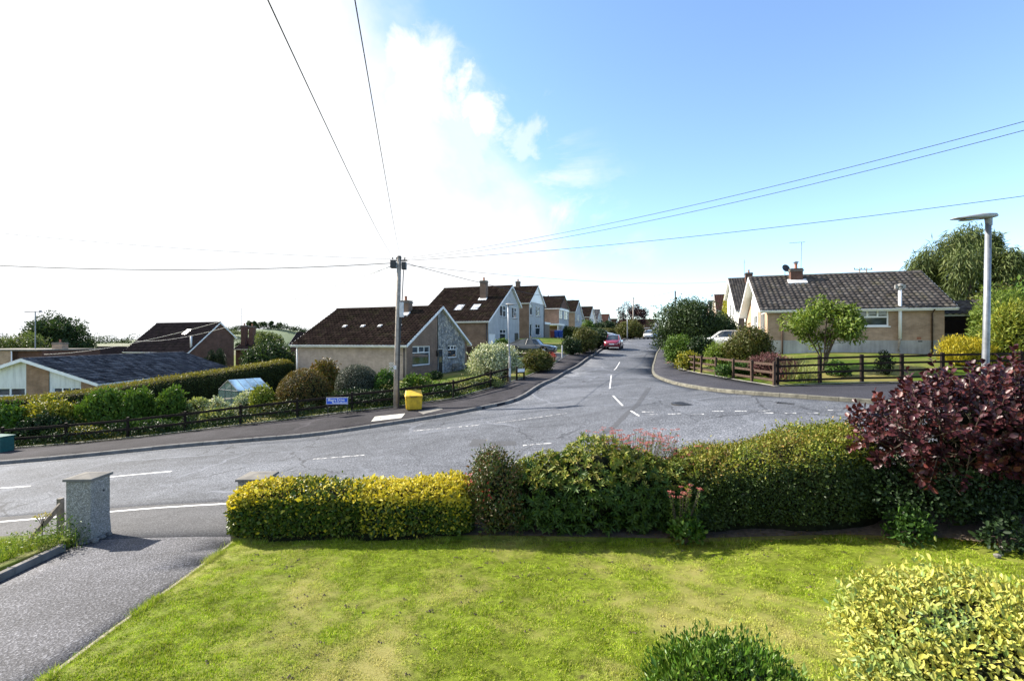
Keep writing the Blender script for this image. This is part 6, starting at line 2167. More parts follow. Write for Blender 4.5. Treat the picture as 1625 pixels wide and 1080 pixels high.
# --- purple smoke bush, its nearest leaves single
def smoke_bush():
    base = G(8.35, 8.05)
    rng = np.random.default_rng(71)
    t = thing('smoke_bush', 'big purple leaved smoke bush at the right end of the hedge row', 'shrub', base)
    r = (1.85, 1.05, .86)
    zo = 1.42
    # leafy shoots radiating out of the bush
    P, N = dome(rng, 900, r, .50, .35, -.8, 16, 71)
    P = P + np.array([0, 0, zo])
    P[:, 0] -= np.clip(-P[:, 0] - .9, 0, 1) * .55 * np.clip(P[:, 2] - .9, 0, 1)
    k = P[:, 2] > .52 + .25 * np.sin(P[:, 0] * 3)
    P, N = P[k], N[k]
    A = unit(N * .8 + rng.normal(size=N.shape) * .35 + np.array([0, 0, .55]))
    PP, TT, NN = [], [], []
    mb = MB()
    for i in range(len(P)):
        L = rng.uniform(.18, .42) * (1.5 if rng.random() < .12 else 1)
        X = Vector(A[i]).orthogonal().normalized(); Y = Vector(A[i]).cross(X)
        m = int(rng.integers(9, 14))
        b = Vector(P[i]); tip = b + Vector(A[i]) * L
        mb.tube([b - Vector(A[i]) * .3, b, tip], [.010, .007, .003], 4, False)
        for j in range(m):
            f = (j + .5) / m
            a = j * 2.399 + i
            rd = X * math.cos(a) + Y * math.sin(a)
            up = .25 + .75 * f
            PP.append(b + Vector(A[i]) * L * f); TT.append(rd * (1.15 - .5 * f) + Vector(A[i]) * up); NN.append(Vector(A[i]) - rd * .4)
    obj('stem', mb, M['trunk'], t)
    PP, TT, NN = (np.array([tuple(v) for v in q]) for q in (PP, TT, NN))
    S = rng.uniform(.7, 1.2, len(PP))
    d = np.linalg.norm(PP + np.array(base) - np.array([0, 0, CZ]), axis=1) - PP[:, 2] * .15
    facing = PP[:, 1] < 0
    order = np.argsort(d + np.where(facing, 0, 50) + (np.array(base)[0] + PP[:, 0] > 1.04 * (np.array(base)[1] + PP[:, 1])) * 50)
    near = order[:300]
    far = np.setdiff1d(np.arange(len(PP)), near)
    leaves('foliage', PP[far], TT[far], NN[far], .112 * S[far], .080 * S[far], M['leaf_purple'], t, True, .22, .1)
    protos = []
    for c in range(4):
        q = leaves('leaf', np.zeros((1, 3)), np.array([[0, 1.0, 0]]), np.array([[0, 0, 1.0]]), .097, .068 + .004 * c, M['leaf_purple'], t, True, .18 + .05 * c, .06 + .05 * c)
        protos.append(q)
    for n_, i in enumerate(near):
        T = Vector(TT[i]).normalized(); B = T.cross(Vector(NN[i])).normalized(); Nn = B.cross(T)
        m = Matrix(((B.x, T.x, Nn.x), (B.y, T.y, Nn.y), (B.z, T.z, Nn.z))).to_4x4()
        m = Matrix.Translation(PP[i]) @ m @ Matrix.Diagonal((S[i], S[i], S[i], 1))
        o = protos[n_] if n_ < 4 else protos[n_ % 4].copy()
        if n_ >= 4: COL.objects.link(o)
        o.parent = t
        o.matrix_local = m
    obj('shaded_core', core_mesh(rng, r, .5, 71, .5, zo, -.9, 16), M['twig_or_core'], t, True)
smoke_bush()
bush('shrub', 'added dark leaves standing for the shade beneath the purple bush', 'shrub', G(7.9, 8.3), (2.0, .85, .80), 15000, (.065, .03), M['leaf_dark'], 72, amp=.3)  # dark foliage added to give the shade under the bush
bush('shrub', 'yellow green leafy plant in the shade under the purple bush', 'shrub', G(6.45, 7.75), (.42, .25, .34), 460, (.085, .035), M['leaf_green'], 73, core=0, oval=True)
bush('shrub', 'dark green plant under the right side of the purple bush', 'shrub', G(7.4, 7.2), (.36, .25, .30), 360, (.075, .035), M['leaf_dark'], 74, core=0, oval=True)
# --- the two shrubs at the bottom of the lawn
b = bush('shrub', 'cream and lime leaved rounded shrub in the bottom right corner of the lawn', 'shrub', G(4.02, 4.0), (1.16, .9, .64), 48000, (.046, .018), M['leaf_lime'], 81, shoots=140, amp=.18, shell=.4, lup=.45, spread=.9, oval=True, fold=.35, core=.78)
b = bush('shrub', 'low dark green rounded shrub at the bottom centre of the lawn', 'shrub', G(1.66, 3.72), (.64, .56, .56), 13000, (.050, .015), M['leaf_box'], 82, shoots=60, amp=.2, shell=.35, lup=.8, spread=.5, core=.8)

# bed of bare soil under the hedge row
def soil_bed():
    pts = [(-5.1, 9.3), (-5.0, 8.9), (-3, 8.85), (0, 8.75), (3, 8.48), (5.6, 8.12), (6.9, 7.6), (7.7, 7.0), (9, 6.6), (11.8, 6.3), (9.2, 9.0), (6.5, 10.0), (0, 10.2)]
    vv, _, ff, *_ = geometry.delaunay_2d_cdt([Vector(p) for p in pts] + [Vector((x * .5, y * .4)) for x in range(-10, 24) for y in range(16, 26) if inside(pts, np.array([x * .5]), np.array([y * .4]))[0]],
                                             [(i, (i + 1) % len(pts)) for i in range(len(pts))], [], 1, 1e-4)
    V = np.array([tuple(v) for v in vv])
    rr = np.random.default_rng(3)
    mb = MB().add([(x, y, z) for (x, y), z in zip(V, terr(V[:, 0], V[:, 1]) + .145 + rr.uniform(-.015, .03, len(V)))], [tuple(f) for f in ff])
    tag(obj('soil_bed', mb, M['soil'], None, True), kind='structure')
soil_bed()
# fallen leaves and crumbs on the bed edge
rng = np.random.default_rng(77)
n = 900
X = rng.uniform(-4.9, 8.4, n); Y = np.interp(X, [-5, 0, 3, 5.6, 6.9, 8.4], [8.86, 8.75, 8.46, 8.1, 7.55, 6.85]) + rng.normal(size=n) * .12
P = np.column_stack([X, Y, terr(X, Y) + .16])
o = leaves('fallen_leaves', P, unit(np.column_stack([rng.normal(size=n), rng.normal(size=n), rng.normal(size=n) * .2])), np.tile([0, 0, 1.0], (n, 1)) + rng.normal(size=(n, 3)) * .2, .045, .022, M['leaf_autumn'])
tag(o, kind='stuff')
for i, (u, v, s) in enumerate([(1608, 838, .10), (1595, 872, .07), (1575, 858, .06), (1618, 866, .09), (1583, 882, .05)]):
    q = gp(u, v, 3, 12)
    bm_ = MB().lathe([(s * .7, -.02), (s, s * .3), (s * .75, s * .6), (s * .25, s * .75)], 7, Matrix.Translation((q.x, q.y, q.z + .03)) @ Matrix.Rotation(i, 4, 'Z') @ Matrix.Scale(.7, 4, (1, 0, 0)))
    tag(obj('stone', bm_, M['concrete']), 'pale rounded stone lying on the soil right of the purple bush', 'stone', 'pale stones in the bed')

# taller grass fringe along the drive edge and left verge weeds
def tuft(name, label, cat, base, n, h, spread, mat, seed, width=.006, group=None, arch=.6):
    rng = np.random.default_rng(seed)
    t = thing(name, label, cat, base, 0, group)
    mb = MB()
    V, lp, st = [], [], []
    for i in range(n):
        a = rng.uniform(0, 6.28); l = h * rng.uniform(.55, 1.15); ar = arch * rng.uniform(.4, 1.3)
        bx, by = rng.normal() * spread * .5, rng.normal() * spread * .5
        d = np.array([math.cos(a), math.sin(a), 0]); sd = np.array([-d[1], d[0], 0]) * width
        b = len(V)
        for k in range(4):
            f = k / 3
            c = np.array([bx, by, 0]) + d * l * ar * f ** 1.6 + np.array([0, 0, l * (f - .35 * ar * f * f)])
            w_ = 1 - f * .9
            V += [c - sd * w_, c + sd * w_]
        for k in range(3):
            lp += [b + 2 * k, b + 2 * k + 1, b + 2 * k + 3, b + 2 * k + 2]; st.append(len(lp) - 4)
    rawmesh('blades', np.array(V), lp, st, mat, t)['kind'] = 'stuff'
    return t
rng = np.random.default_rng(91)
WEEDS = [(12, 886, .34, 'leaf_shrub'), (40, 872, .30, 'leaf_pale'), (66, 872, .36, 'leaf_shrub'), (92, 862, .46, 'leaf_bright'), (112, 858, .34, 'leaf_green')]
WL = ['pale weeds at the left picture edge beside the drive edging', 'dry yellowish weeds left of the fallen rail', 'tall thin weeds under the fallen rail', 'leafy weeds between short post and gate pillar', 'dark leafy weeds at the foot of the gate pillar']
for i, (u, v, h, lm) in enumerate(WEEDS):
    q = gp(u, v, 5, 12)
    t = tuft('weed', WL[i], 'weed', q, 70, h, .28, M['leaf_shrub'], 92 + i, .004)
    r2_ = np.random.default_rng(120 + i)
    P = np.column_stack([r2_.normal(size=150) * .16, r2_.normal(size=150) * .12, r2_.uniform(.03, h, 150)])
    leaves('foliage', P, unit(r2_.normal(size=(150, 3)) + np.array([0, 0, .4])), r2_.normal(size=(150, 3)), .055, .025, M[lm], t)
q = gp(66, 868, 5, 12)
fl = MB()
r2_ = random.Random(4)
t = thing('ragwort', 'yellow flowered weed standing before the fallen rail', 'weed', q)
st = MB().tube([(0, 0, 0), (.02, 0, .3), (.0, .02, .52)], .006, 5)
FP = []
for i in range(7):
    a = i * .9
    st.tube([(.01, .0, .36), (.05 * math.cos(a), .05 * math.sin(a), .50), (.09 * math.cos(a), .09 * math.sin(a), .54)], .004, 4)
    for k in range(14):
        FP.append((.09 * math.cos(a) + r2_.gauss(0, .02), .09 * math.sin(a) + r2_.gauss(0, .02), .545 + r2_.gauss(0, .008)))
obj('stem', st, M['twig_or_core'], t)
FP = np.array(FP)
leaves('flower', FP, leafdirs(np.random.default_rng(1), np.tile([0, 0, 1.0], (len(FP), 1))), np.tile([0, 0, 1.0], (len(FP), 1)), .028, .016, M['leaf_gold'], t)

def row(name, pts, z, r, per, leaf, mat, seed):
    rng = np.random.default_rng(seed)
    PP, NN = [], []
    for (x0, y0, z0), (x1, y1, z1) in zip(pts[:-1], pts[1:]):
        L = math.dist((x0, y0), (x1, y1))
        m = max(1, int(L / (r * 1.1)))
        for i in range(m):
            f = (i + rng.random() * .6) / m
            rr_ = r * rng.uniform(.6, 1.35)
            P, N = dome(rng, per, (rr_ * 1.2, rr_, rr_ * rng.uniform(.8, 1.4)), .3, .6, -.4)
            PP.append(P + np.array([x0 + (x1 - x0) * f, y0 + (y1 - y0) * f, z0 + (z1 - z0) * f + rr_ * .6])); NN.append(N)
    PP, NN = np.concatenate(PP), np.concatenate(NN)
    o = leaves(name, PP, leafdirs(rng, NN), NN, leaf, leaf * .6, M[mat], None)
    return tag(o, kind='stuff')
# --- shrubs behind the left fence
def at(u, d): 
    x = ux(u, d)
    return G(x, d)
def SB(label, u, d, r, n, leaf, mat, seed, **k):
    k.setdefault('gain', 1.22)
    return bush('shrub', label, 'shrub', at(u, d), r, int(n * 1.35), leaf, M[mat], seed, **k)
SB('blue green rounded shrub at the far left behind the green cabinet', 0, 23.2, (1.25, .9, 1.25), 3800, (.13, .06), 'leaf_box', 201, oval=True)
SB('golden yellow sprawling shrub behind the left fence', 82, 23.6, (1.45, .75, 1.22), 5200, (.10, .045), 'leaf_goldmix', 202, amp=.42)
SB('grey leaved loose shrub before the long hedge, behind the golden one', 50, 25.2, (1.3, .7, .95), 1500, (.13, .06), 'leaf_grey', 203, amp=.3)
SB('widest bright green privet, next to the golden shrub', 158, 23.9, (1.4, .8, 1.38), 6500, (.12, .05), 'leaf_bright', 204, amp=.45, lup=.9, spread=.6)
SB('middle bright green privet, tallest of the three', 214, 24.1, (1.0, .75, 1.40), 4800, (.12, .05), 'leaf_bright', 205, amp=.45, lup=.9, spread=.6)
SB('rightmost and narrowest bright green privet of the three', 271, 24.4, (.78, .7, 1.18), 3400, (.12, .05), 'leaf_bright', 206, amp=.45, lup=.9, spread=.6)
SB('pale cream leaved shrub right of the three privets', 314, 25.0, (.75, .55, .82), 1700, (.10, .05), 'leaf_pale', 207)
SB('pale cream leaved low mound before the greenhouse', 348, 25.2, (.72, .55, .66), 1500, (.10, .05), 'leaf_cream', 208)
SB('loose pale yellow shrub low behind the fence rails under the cream mounds', 345, 23.6, (.9, .5, .50), 1200, (.10, .05), 'leaf_pale', 222)
SB('variegated grey shrub right of the greenhouse', 392, 26.0, (.62, .55, .85), 1600, (.10, .05), 'leaf_cream', 209)
SB('yellow green shrub between greenhouse and the large round bush', 420, 25.0, (.72, .6, .98), 2600, (.09, .04), 'leaf_conifer', 210)
SB('large round clipped bush with yellowing top left of the blue nameplate', 483, 25.4, (1.38, 1.2, 1.32), 8500, (.06, .03), 'leaf_autumn', 211, amp=.07, shell=.2, k=6, core=.88)
SB('round clipped grey green bush behind the blue nameplate', 566, 26.6, (1.18, 1.1, 1.22), 8500, (.05, .025), 'leaf_grey', 212, amp=.06, shell=.18, k=6, core=.88)
SB('orange tinged loose shrub against the long bungalow wall', 515, 31.5, (1.15, .8, 1.35), 2400, (.13, .06), 'leaf_autumn', 213)
SB('flowering shrub between grey green bush and utility pole', 609, 26.3, (.62, .6, .98), 1800, (.09, .045), 'leaf_green', 214)
SB('bright light green shrub right of the utility pole', 662, 27.3, (.95, .6, .66), 2000, (.11, .05), 'leaf_bright', 215)
SB('dark low shrub left of the bungalow door', 690, 32.5, (.5, .4, .3), 500, (.11, .05), 'leaf_dark', 216)
SB('low plants behind the fence right of the yellow bin', 700, 25.9, (1.0, .35, .42), 1300, (.08, .04), 'leaf_green', 217, core=.5)
SB('pale yellow ground plants behind the fence near the street lamp', 768, 27.2, (1.1, .4, .36), 1100, (.08, .04), 'leaf_pale', 218, core=.5)
SB('cream variegated dome shaped bush behind the left street lamp', 789, 31.2, (1.62, 1.15, 1.36), 8500, (.11, .045), 'leaf_cream', 219, amp=.25, up=-.3)
SB('leafy green and gold hedge bush beside the neighbour drive', 851, 34.8, (1.05, 1.1, .95), 4200, (.10, .05), 'leaf_olive', 220)
SB('small yellow green bush by the grey render house window', 797, 46.5, (.8, .6, 1.0), 1100, (.13, .06), 'leaf_bright', 221)
SB('low dark plants between round bush and blue nameplate fence', 455, 24.1, (1.3, .4, .5), 1300, (.08, .04), 'leaf_olive', 223, core=.5)
SB('low weeds under the fence by the three privets', 250, 22.9, (2.0, .3, .40), 1500, (.08, .04), 'leaf_green', 224, core=.4)
SB('yellow leaved low plant at the fence foot under the golden shrub', 140, 22.6, (1.4, .3, .38), 1000, (.08, .04), 'leaf_goldmix', 225, core=.4)
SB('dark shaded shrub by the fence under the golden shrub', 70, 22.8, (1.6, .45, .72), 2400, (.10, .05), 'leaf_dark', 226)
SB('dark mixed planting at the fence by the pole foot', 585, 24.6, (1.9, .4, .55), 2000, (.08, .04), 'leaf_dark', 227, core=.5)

def lit_top(P, N, f, rng):
    return (N[:, 2] > .5) & (rng.random(len(P)) < .97)  # light on the flat top is put into the leaf colour here
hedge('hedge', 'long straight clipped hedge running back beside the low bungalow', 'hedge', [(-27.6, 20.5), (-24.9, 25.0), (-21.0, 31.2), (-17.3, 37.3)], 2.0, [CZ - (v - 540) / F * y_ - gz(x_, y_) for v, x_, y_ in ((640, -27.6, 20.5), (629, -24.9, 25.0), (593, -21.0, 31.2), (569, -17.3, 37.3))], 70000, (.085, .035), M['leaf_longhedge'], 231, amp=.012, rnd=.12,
      topmat=(M['leaf_long_lit'], lit_top), shell=.05, core=.96, hvar=.0, spread=.6)
hedge('hedge', 'dark clipped garden hedge before the white boarded house', 'hedge', [(7.2, 66), (11.0, 63.5), (11.4, 60)], 1.2, 1.65, 9000, (.12, .06), M['leaf_hedge'], 232, amp=.02, rnd=.3)
SB('large rounded bush with yellowing top up the street left side', 926, 47.5, (1.25, 1.2, 1.55), 3800, (.12, .06), 'leaf_olive', 233)
SB('dark bushes right beside the red car', 945, 53, (1.3, 1.5, 1.35), 2600, (.13, .06), 'leaf_dark', 234)
SB('dark low bush at the neighbour gate', 908, 45.0, (.9, .9, .95), 1800, (.11, .06), 'leaf_dark', 235)
SB('light green rounded bush beyond the dark clipped hedge', 934, 74, (1.4, 1.2, 1.5), 1600, (.18, .09), 'leaf_bright', 236)
hedge('hedge', 'yellow green hedge behind the red car', 'hedge', [(12.4, 77), (14.8, 70)], 1.3, 1.5, 4200, (.14, .07), M['leaf_olive'], 237, rnd=.4)
SB('dark spreading shrub behind the red car', 962, 88, (2.6, 2.0, 1.9), 2600, (.25, .12), 'leaf_dark', 238)
SB('round bush at the foot of the plain pole', 999, 77, (2.3, 2.0, 1.75), 4200, (.16, .08), 'leaf_olive', 239)
tree('plum_tree', 'purple leaved tree at the top of the street', 'tree', at(1003, 95), 6.6, 2.9, 5200, (.26, .16), M['leaf_plum'], 240, clumps=24, trunk_r=.2, cz=.6)
SB('big dark green shrub overhanging the right kerb', 1098, 47, (3.3, 2.5, 3.05), 13000, (.16, .07), 'leaf_tree', 241, amp=.4, k=22, up=-.8)
SB('dark shrub behind the big one, to its right', 1136, 54, (2.0, 1.8, 2.0), 4500, (.18, .08), 'leaf_tree', 242, amp=.4)
SB('fresh green bush at the end of the brown fence', 1082, 35.5, (1.25, .9, 1.35), 4200, (.11, .05), 'leaf_bright', 243)
SB('dark green bush right of the fresh green one', 1110, 34.5, (.95, .9, 1.15), 3800, (.11, .05), 'leaf_dark', 244)
SB('yellowish plant low behind the brown fence at its far end', 1093, 30.5, (.75, .6, .7), 1200, (.10, .05), 'leaf_goldmix', 245)
SB('wide olive bush before the white car', 1188, 27.5, (1.3, 1.0, 1.33), 7000, (.09, .04), 'leaf_olive', 246, amp=.34)
SB('lime green bush left of the wide olive one', 1146, 28.5, (.98, .8, .80), 2600, (.10, .05), 'leaf_shrub', 247)
SB('reddish brown heather like shrub at the corner post', 1224, 22.6, (1.15, .75, .72), 4200, (.07, .02), 'leaf_heather', 248)
SB('low green plants along the brown fence foot', 1175, 23.6, (1.3, .4, .45), 1500, (.08, .04), 'leaf_green', 249, core=.4)
tuft('flax_clump', 'clump of long arching striped leaves right of the corner post', 'ornamental grass', at(1272, 20.6), 150, 1.25, .5, M['leaf_pale'], 250, .018, arch=.85)
tuft('flax_clump', 'dark tall grassy clump behind the corner post', 'ornamental grass', at(1250, 21.2), 170, 1.1, .6, M['leaf_heather'], 251, .014, arch=.5)
tree('shrub_tree', 'bright green multi stemmed shrub before the orange brick bungalow', 'shrub', at(1308, 23.2), 3.35, 1.75, 7500, (.17, .085), M['leaf_shrub'], 252, clumps=30, trunk_r=.03, cz=.66, crz=1.25, clump_r=.26, droop=.5, low=-.75)
st = bpy.data.objects['shrub_tree']
rr = random.Random(6)
mb = MB()
for i in range(8):
    a = rr.uniform(0, 6.28)
    mb.tube([(rr.uniform(-.12, .12), rr.uniform(-.1, .1), -.1), (.25 * math.cos(a), .2 * math.sin(a), .8), (.75 * math.cos(a), .6 * math.sin(a), 1.8), (1.0 * math.cos(a), .9 * math.sin(a), 2.5)], [.04, .033, .02, .008], 6)
obj('stem', mb, M['trunk'], st)
SB('small dark upright plant behind the four railed fence', 1406, 21.5, (.35, .3, .62), 500, (.07, .035), 'leaf_dark', 253)
SB('low golden conifer behind the four railed fence', 1532, 23, (1.2, .8, .82), 5200, (.10, .022), 'leaf_gold', 254, lup=1.0, spread=.5)
SB('lime yellow feathery conifer at the right edge', 1618, 23.0, (1.55, 1.1, 2.0), 11000, (.15, .03), 'leaf_conifer', 255, amp=.34, lup=.5, spread=.6, k=22, up=-.8)
SB('green feathery conifer behind the lime one', 1585, 28.5, (1.7, 1.3, 2.3), 6500, (.16, .04), 'leaf_shrub', 256, amp=.35, up=-.8)
SB('brownish loose shrub above the conifers by the lamp', 1598, 33, (2.6, 1.8, 2.6), 5200, (.15, .05), 'leaf_olive', 257, amp=.4)
SB('fresh green tree top at the right picture edge', 1640, 30, (2.0, 1.5, 2.9), 4200, (.16, .07), 'leaf_bright', 258, amp=.35)
bb = at(1542, 46)
rl = random.Random(5)
LB_ = []
for (u, v, rp) in [(1462, 412, 20), (1484, 398, 22), (1470, 440, 20), (1498, 430, 24), (1516, 378, 20), (1540, 368, 20), (1528, 404, 26), (1556, 396, 24), (1512, 458, 26), (1548, 436, 28), (1580, 402, 20), (1604, 402, 16), (1622, 412, 16), (1588, 434, 24), (1616, 444, 20), (1566, 466, 26), (1600, 474, 24), (1530, 482, 26), (1496, 470, 20), (1574, 376, 13), (1640, 430, 18)]:
    q = px(u, v, 46 + rl.uniform(-2.2, 2.2)) - bb
    LB_.append((q.x, q.y, q.z, rp * 46 / F))
tree('birch_tree', 'tall windblown drooping tree behind the right bungalow', 'tree', bb, 11.6, 6.4, 30000, (.62, .085), M['leaf_willow'], 259, trunk_r=.26, cz=.62, crz=4.0, droop=1.5, wind=(-.8, 0, 0), weep=True, lobes=LB_)
SB('small leafy plant on the lawn edge behind the four railed fence', 1330, 21.8, (.5, .4, .4), 700, (.08, .04), 'leaf_green', 260)

# --- distant planting on the left
tree('round_tree', 'large round dark tree behind the aerial mast', 'tree', at(92, 88), 11.6, 5.2, 24000, (.38, .24), M['leaf_tree'], 301, clumps=60, trunk_r=.35, cz=.55, crz=5.4, clump_r=.30)
tree('pale_tree', 'pale flowering tree left of the round dark one', 'tree', at(30, 78), 8.6, 4.0, 7500, (.30, .17), M['leaf_treelite'], 302, clumps=36, trunk_r=.25, cz=.56, crz=3.8)
tree('pale_tree', 'green tree cut by the left picture edge', 'tree', at(-22, 84), 9.0, 3.8, 5000, (.30, .17), M['leaf_tree'], 303, clumps=30, trunk_r=.25, cz=.56, crz=4)
for i, (u, h, r) in enumerate([(327, 3.6, .55), (337, 4.6, .75), (349, 4.8, .75)]):
    bush('cypress_tree', ['shortest and leftmost dark cypress by the dark roofed house', 'middle dark cypress by the dark roofed house', 'tallest dark cypress, nearest the brick gable'][i], 'tree', at(u, 61), (r, r, h / 1.62), 2600, (.16, .05), M['leaf_cypress'], 310 + i, amp=.12, lup=1.4, spread=.4, core=.85, k=6, group='cypresses by the dark roofed house')
SB('grey green rhododendron mound beyond the long hedge', 428, 55, (2.8, 1.6, (CZ - 2 / F * 55 - at(428, 55).z) / 1.6), 8000, (.2, .09), 'leaf_tree', 315, oval=True)
SB('low shrubs at the far end of the long hedge', 383, 52, (2.0, 1.3, 1.25), 2600, (.18, .09), 'leaf_grey', 316)
tree('young_tree', 'light green rounded tree before the hill', 'tree', at(424, 70), CZ + 15 / F * 70 - at(424, 70).z, 2.2, 5200, (.26, .15), M['leaf_treelite'], 317, clumps=26, trunk_r=.15, cz=.6)
SB('pale plant at the end of the low bungalow roof', 318, 60, (.9, .8, 1.5), 800, (.18, .09), 'leaf_pale', 318)
SB('greenery between low roof and dark roof', 225, 64, (4.0, 1.5, 1.7), 2600, (.2, .1), 'leaf_treelite', 319)

und = []
ul = off(FL[2:10], .34)
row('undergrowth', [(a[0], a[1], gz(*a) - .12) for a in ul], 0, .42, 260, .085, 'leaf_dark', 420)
ul = off(FL[2:9], 1.7)
row('undergrowth', [(a[0], a[1], gz(*a) - .15) for a in ul], 0, .5, 200, .10, 'leaf_olive', 421)
# ivy over the gable of a house on the right
rng = np.random.default_rng(330)
n = 2600
yy = rng.uniform(0, 7.4, n); zz = rng.uniform(0, 1, n) ** .8 * (5.2 + 2.6 * (1 - np.abs(yy - 3.5) / 3.7))
c_, s_ = math.cos(BR), math.sin(BR)
P = np.column_stack([34.1 - s_ * yy - c_ * (.06 + rng.random(n) * .2), 75 + c_ * yy - s_ * (.06 + rng.random(n) * .2), 4.0 + zz])
nn = np.tile([-c_, -s_, .3], (n, 1))
t = thing('ivy', 'yellow green ivy covering the gable of a right hand house', 'ivy', (34.1, 75, 4.0))
leaves('foliage', P - np.array([34.1, 75, 4.0]), leafdirs(rng, nn, -.4), nn, .24, .16, M['leaf_ivy'], t, True)

# --- far hills, hedgerows
def hill(name, cx, cy, rx, ry, h, zb_, mat, ang=0.0, seed=1):
    mb = MB()
    N_, K_ = 40, 14
    rr = np.random.default_rng(seed)
    ph = rr.uniform(0, 6.28, 4)
    vs = [(cx, cy, zb_ + h)]
    for k in range(1, K_ + 1):
        f = k / K_
        for i in range(N_):
            a = 6.2832 * i / N_
            w_ = 1 + .08 * math.sin(2 * a + ph[0]) + .05 * math.sin(3 * a + ph[1])
            x, y = math.cos(a) * rx * f * w_, math.sin(a) * ry * f * w_
            z = h * (.5 + .5 * math.cos(math.pi * f)) + h * .04 * math.sin(x * .05 + ph[2]) * (1 - f)
            vs.append((cx + x * math.cos(ang) - y * math.sin(ang), cy + x * math.sin(ang) + y * math.cos(ang), zb_ + z - (.6 if k == K_ else 0)))
    fs = [(0, 1 + i, 1 + (i + 1) % N_) for i in range(N_)]
    for k in range(K_ - 1):
        for i in range(N_):
            a = 1 + k * N_ + i; b_ = 1 + k * N_ + (i + 1) % N_
            fs.append((a, b_, b_ + N_, a + N_))
    o = obj(name, mb.add(vs, fs), mat, None, True)
    tag(o, kind='structure')
    return lambda x, y: 0
FH = (-205, 250, 110, 70, 8.6, -6.0)
hill('field', *FH, M['field'], seed=2)
HH = (-212, 420, 95, 80, 21.5, -6.5)
hill('hill', *HH, M['hillgrass'], seed=3)
hill('hill', -420, 640, 300, 160, 17, -9, M['hillgrass'], seed=5)
hill('hill', 150, 520, 260, 120, 16, -4, M['hillgrass'], seed=6)

row('hedgerow', [(-300, 262, -2.5), (-250, 285, 1.0), (-205, 292, 1.6), (-150, 280, -1.0), (-110, 270, -4)], 0, 3.0, 190, .8, 'leaf_tree', 401)
row('hedgerow', [(-330, 210, -5), (-260, 215, -4.5), (-225, 222, -4)], 0, 3.0, 150, .8, 'leaf_tree', 402)
row('hedgerow', [(-262, 425, 8.0), (-235, 412, 12.4), (-212, 415, 14.2), (-188, 412, 12.2), (-160, 405, 5.5)], 0, 2.6, 150, 1.0, 'leaf_tree', 403)
row('hedgerow', [(-255, 395, 6.5), (-215, 385, 9.0), (-196, 372, 6.0), (-180, 362, 2)], 0, 2.0, 120, .9, 'leaf_treelite', 404)
row('hedgerow', [(-150, 330, -4), (-120, 330, -3), (-90, 330, -3)], 0, 3.0, 130, 1.0, 'leaf_tree', 405)
row('treeline', [(30, 190, 4.5), (60, 185, 4.8), (95, 190, 5)], 0, 3.6, 260, .7, 'leaf_tree', 406)
row('treeline', [(-20, 210, 3.5), (30, 215, 4)], 0, 3.6, 200, .8, 'leaf_tree', 407)
for i, (u, h, r, lb_) in enumerate([(396, 7.5, 2.6, 'leftmost tree standing alone on the hill crest'), (404, 6.8, 2.3, 'second tree from the left on the hill crest'), (418, 6.0, 3.6, 'broad tree in the middle of the hill crest'), (430, 6.6, 2.2, 'slim tree right of the broad one on the hill crest'), (444, 5.6, 2.4, 'tree on the right slope of the hill crest')]):
    x = ux(u, 415)
    f = min(1, math.hypot((x - HH[0]) / HH[2], (415 - HH[1]) / HH[3]))
    z = HH[5] + HH[4] * (.5 + .5 * math.cos(math.pi * f))
    tree('hill_tree', lb_, 'tree', (x, 415, z - .6), h, r, 700, (.9, .55), M['leaf_tree'], 410 + i, clumps=12, trunk_r=.22, cz=.68, clump_r=.4, group='trees on the hill crest')
# ------------------------------------------------------------------ cars
def carpaint(name, col, coat=1.0):
    m, t, b = principled(name)
    t.put(b.inputs['Base Color'], t.ramp(t.noise(t.coord('Object'), 2.5, 4), [(.3, tuple(x * .9 for x in col)), (.7, col)]))
    b.inputs['Roughness'].default_value = .32
    b.inputs['Coat Weight'].default_value = coat
    b.inputs['Coat Roughness'].default_value = .04
    return m

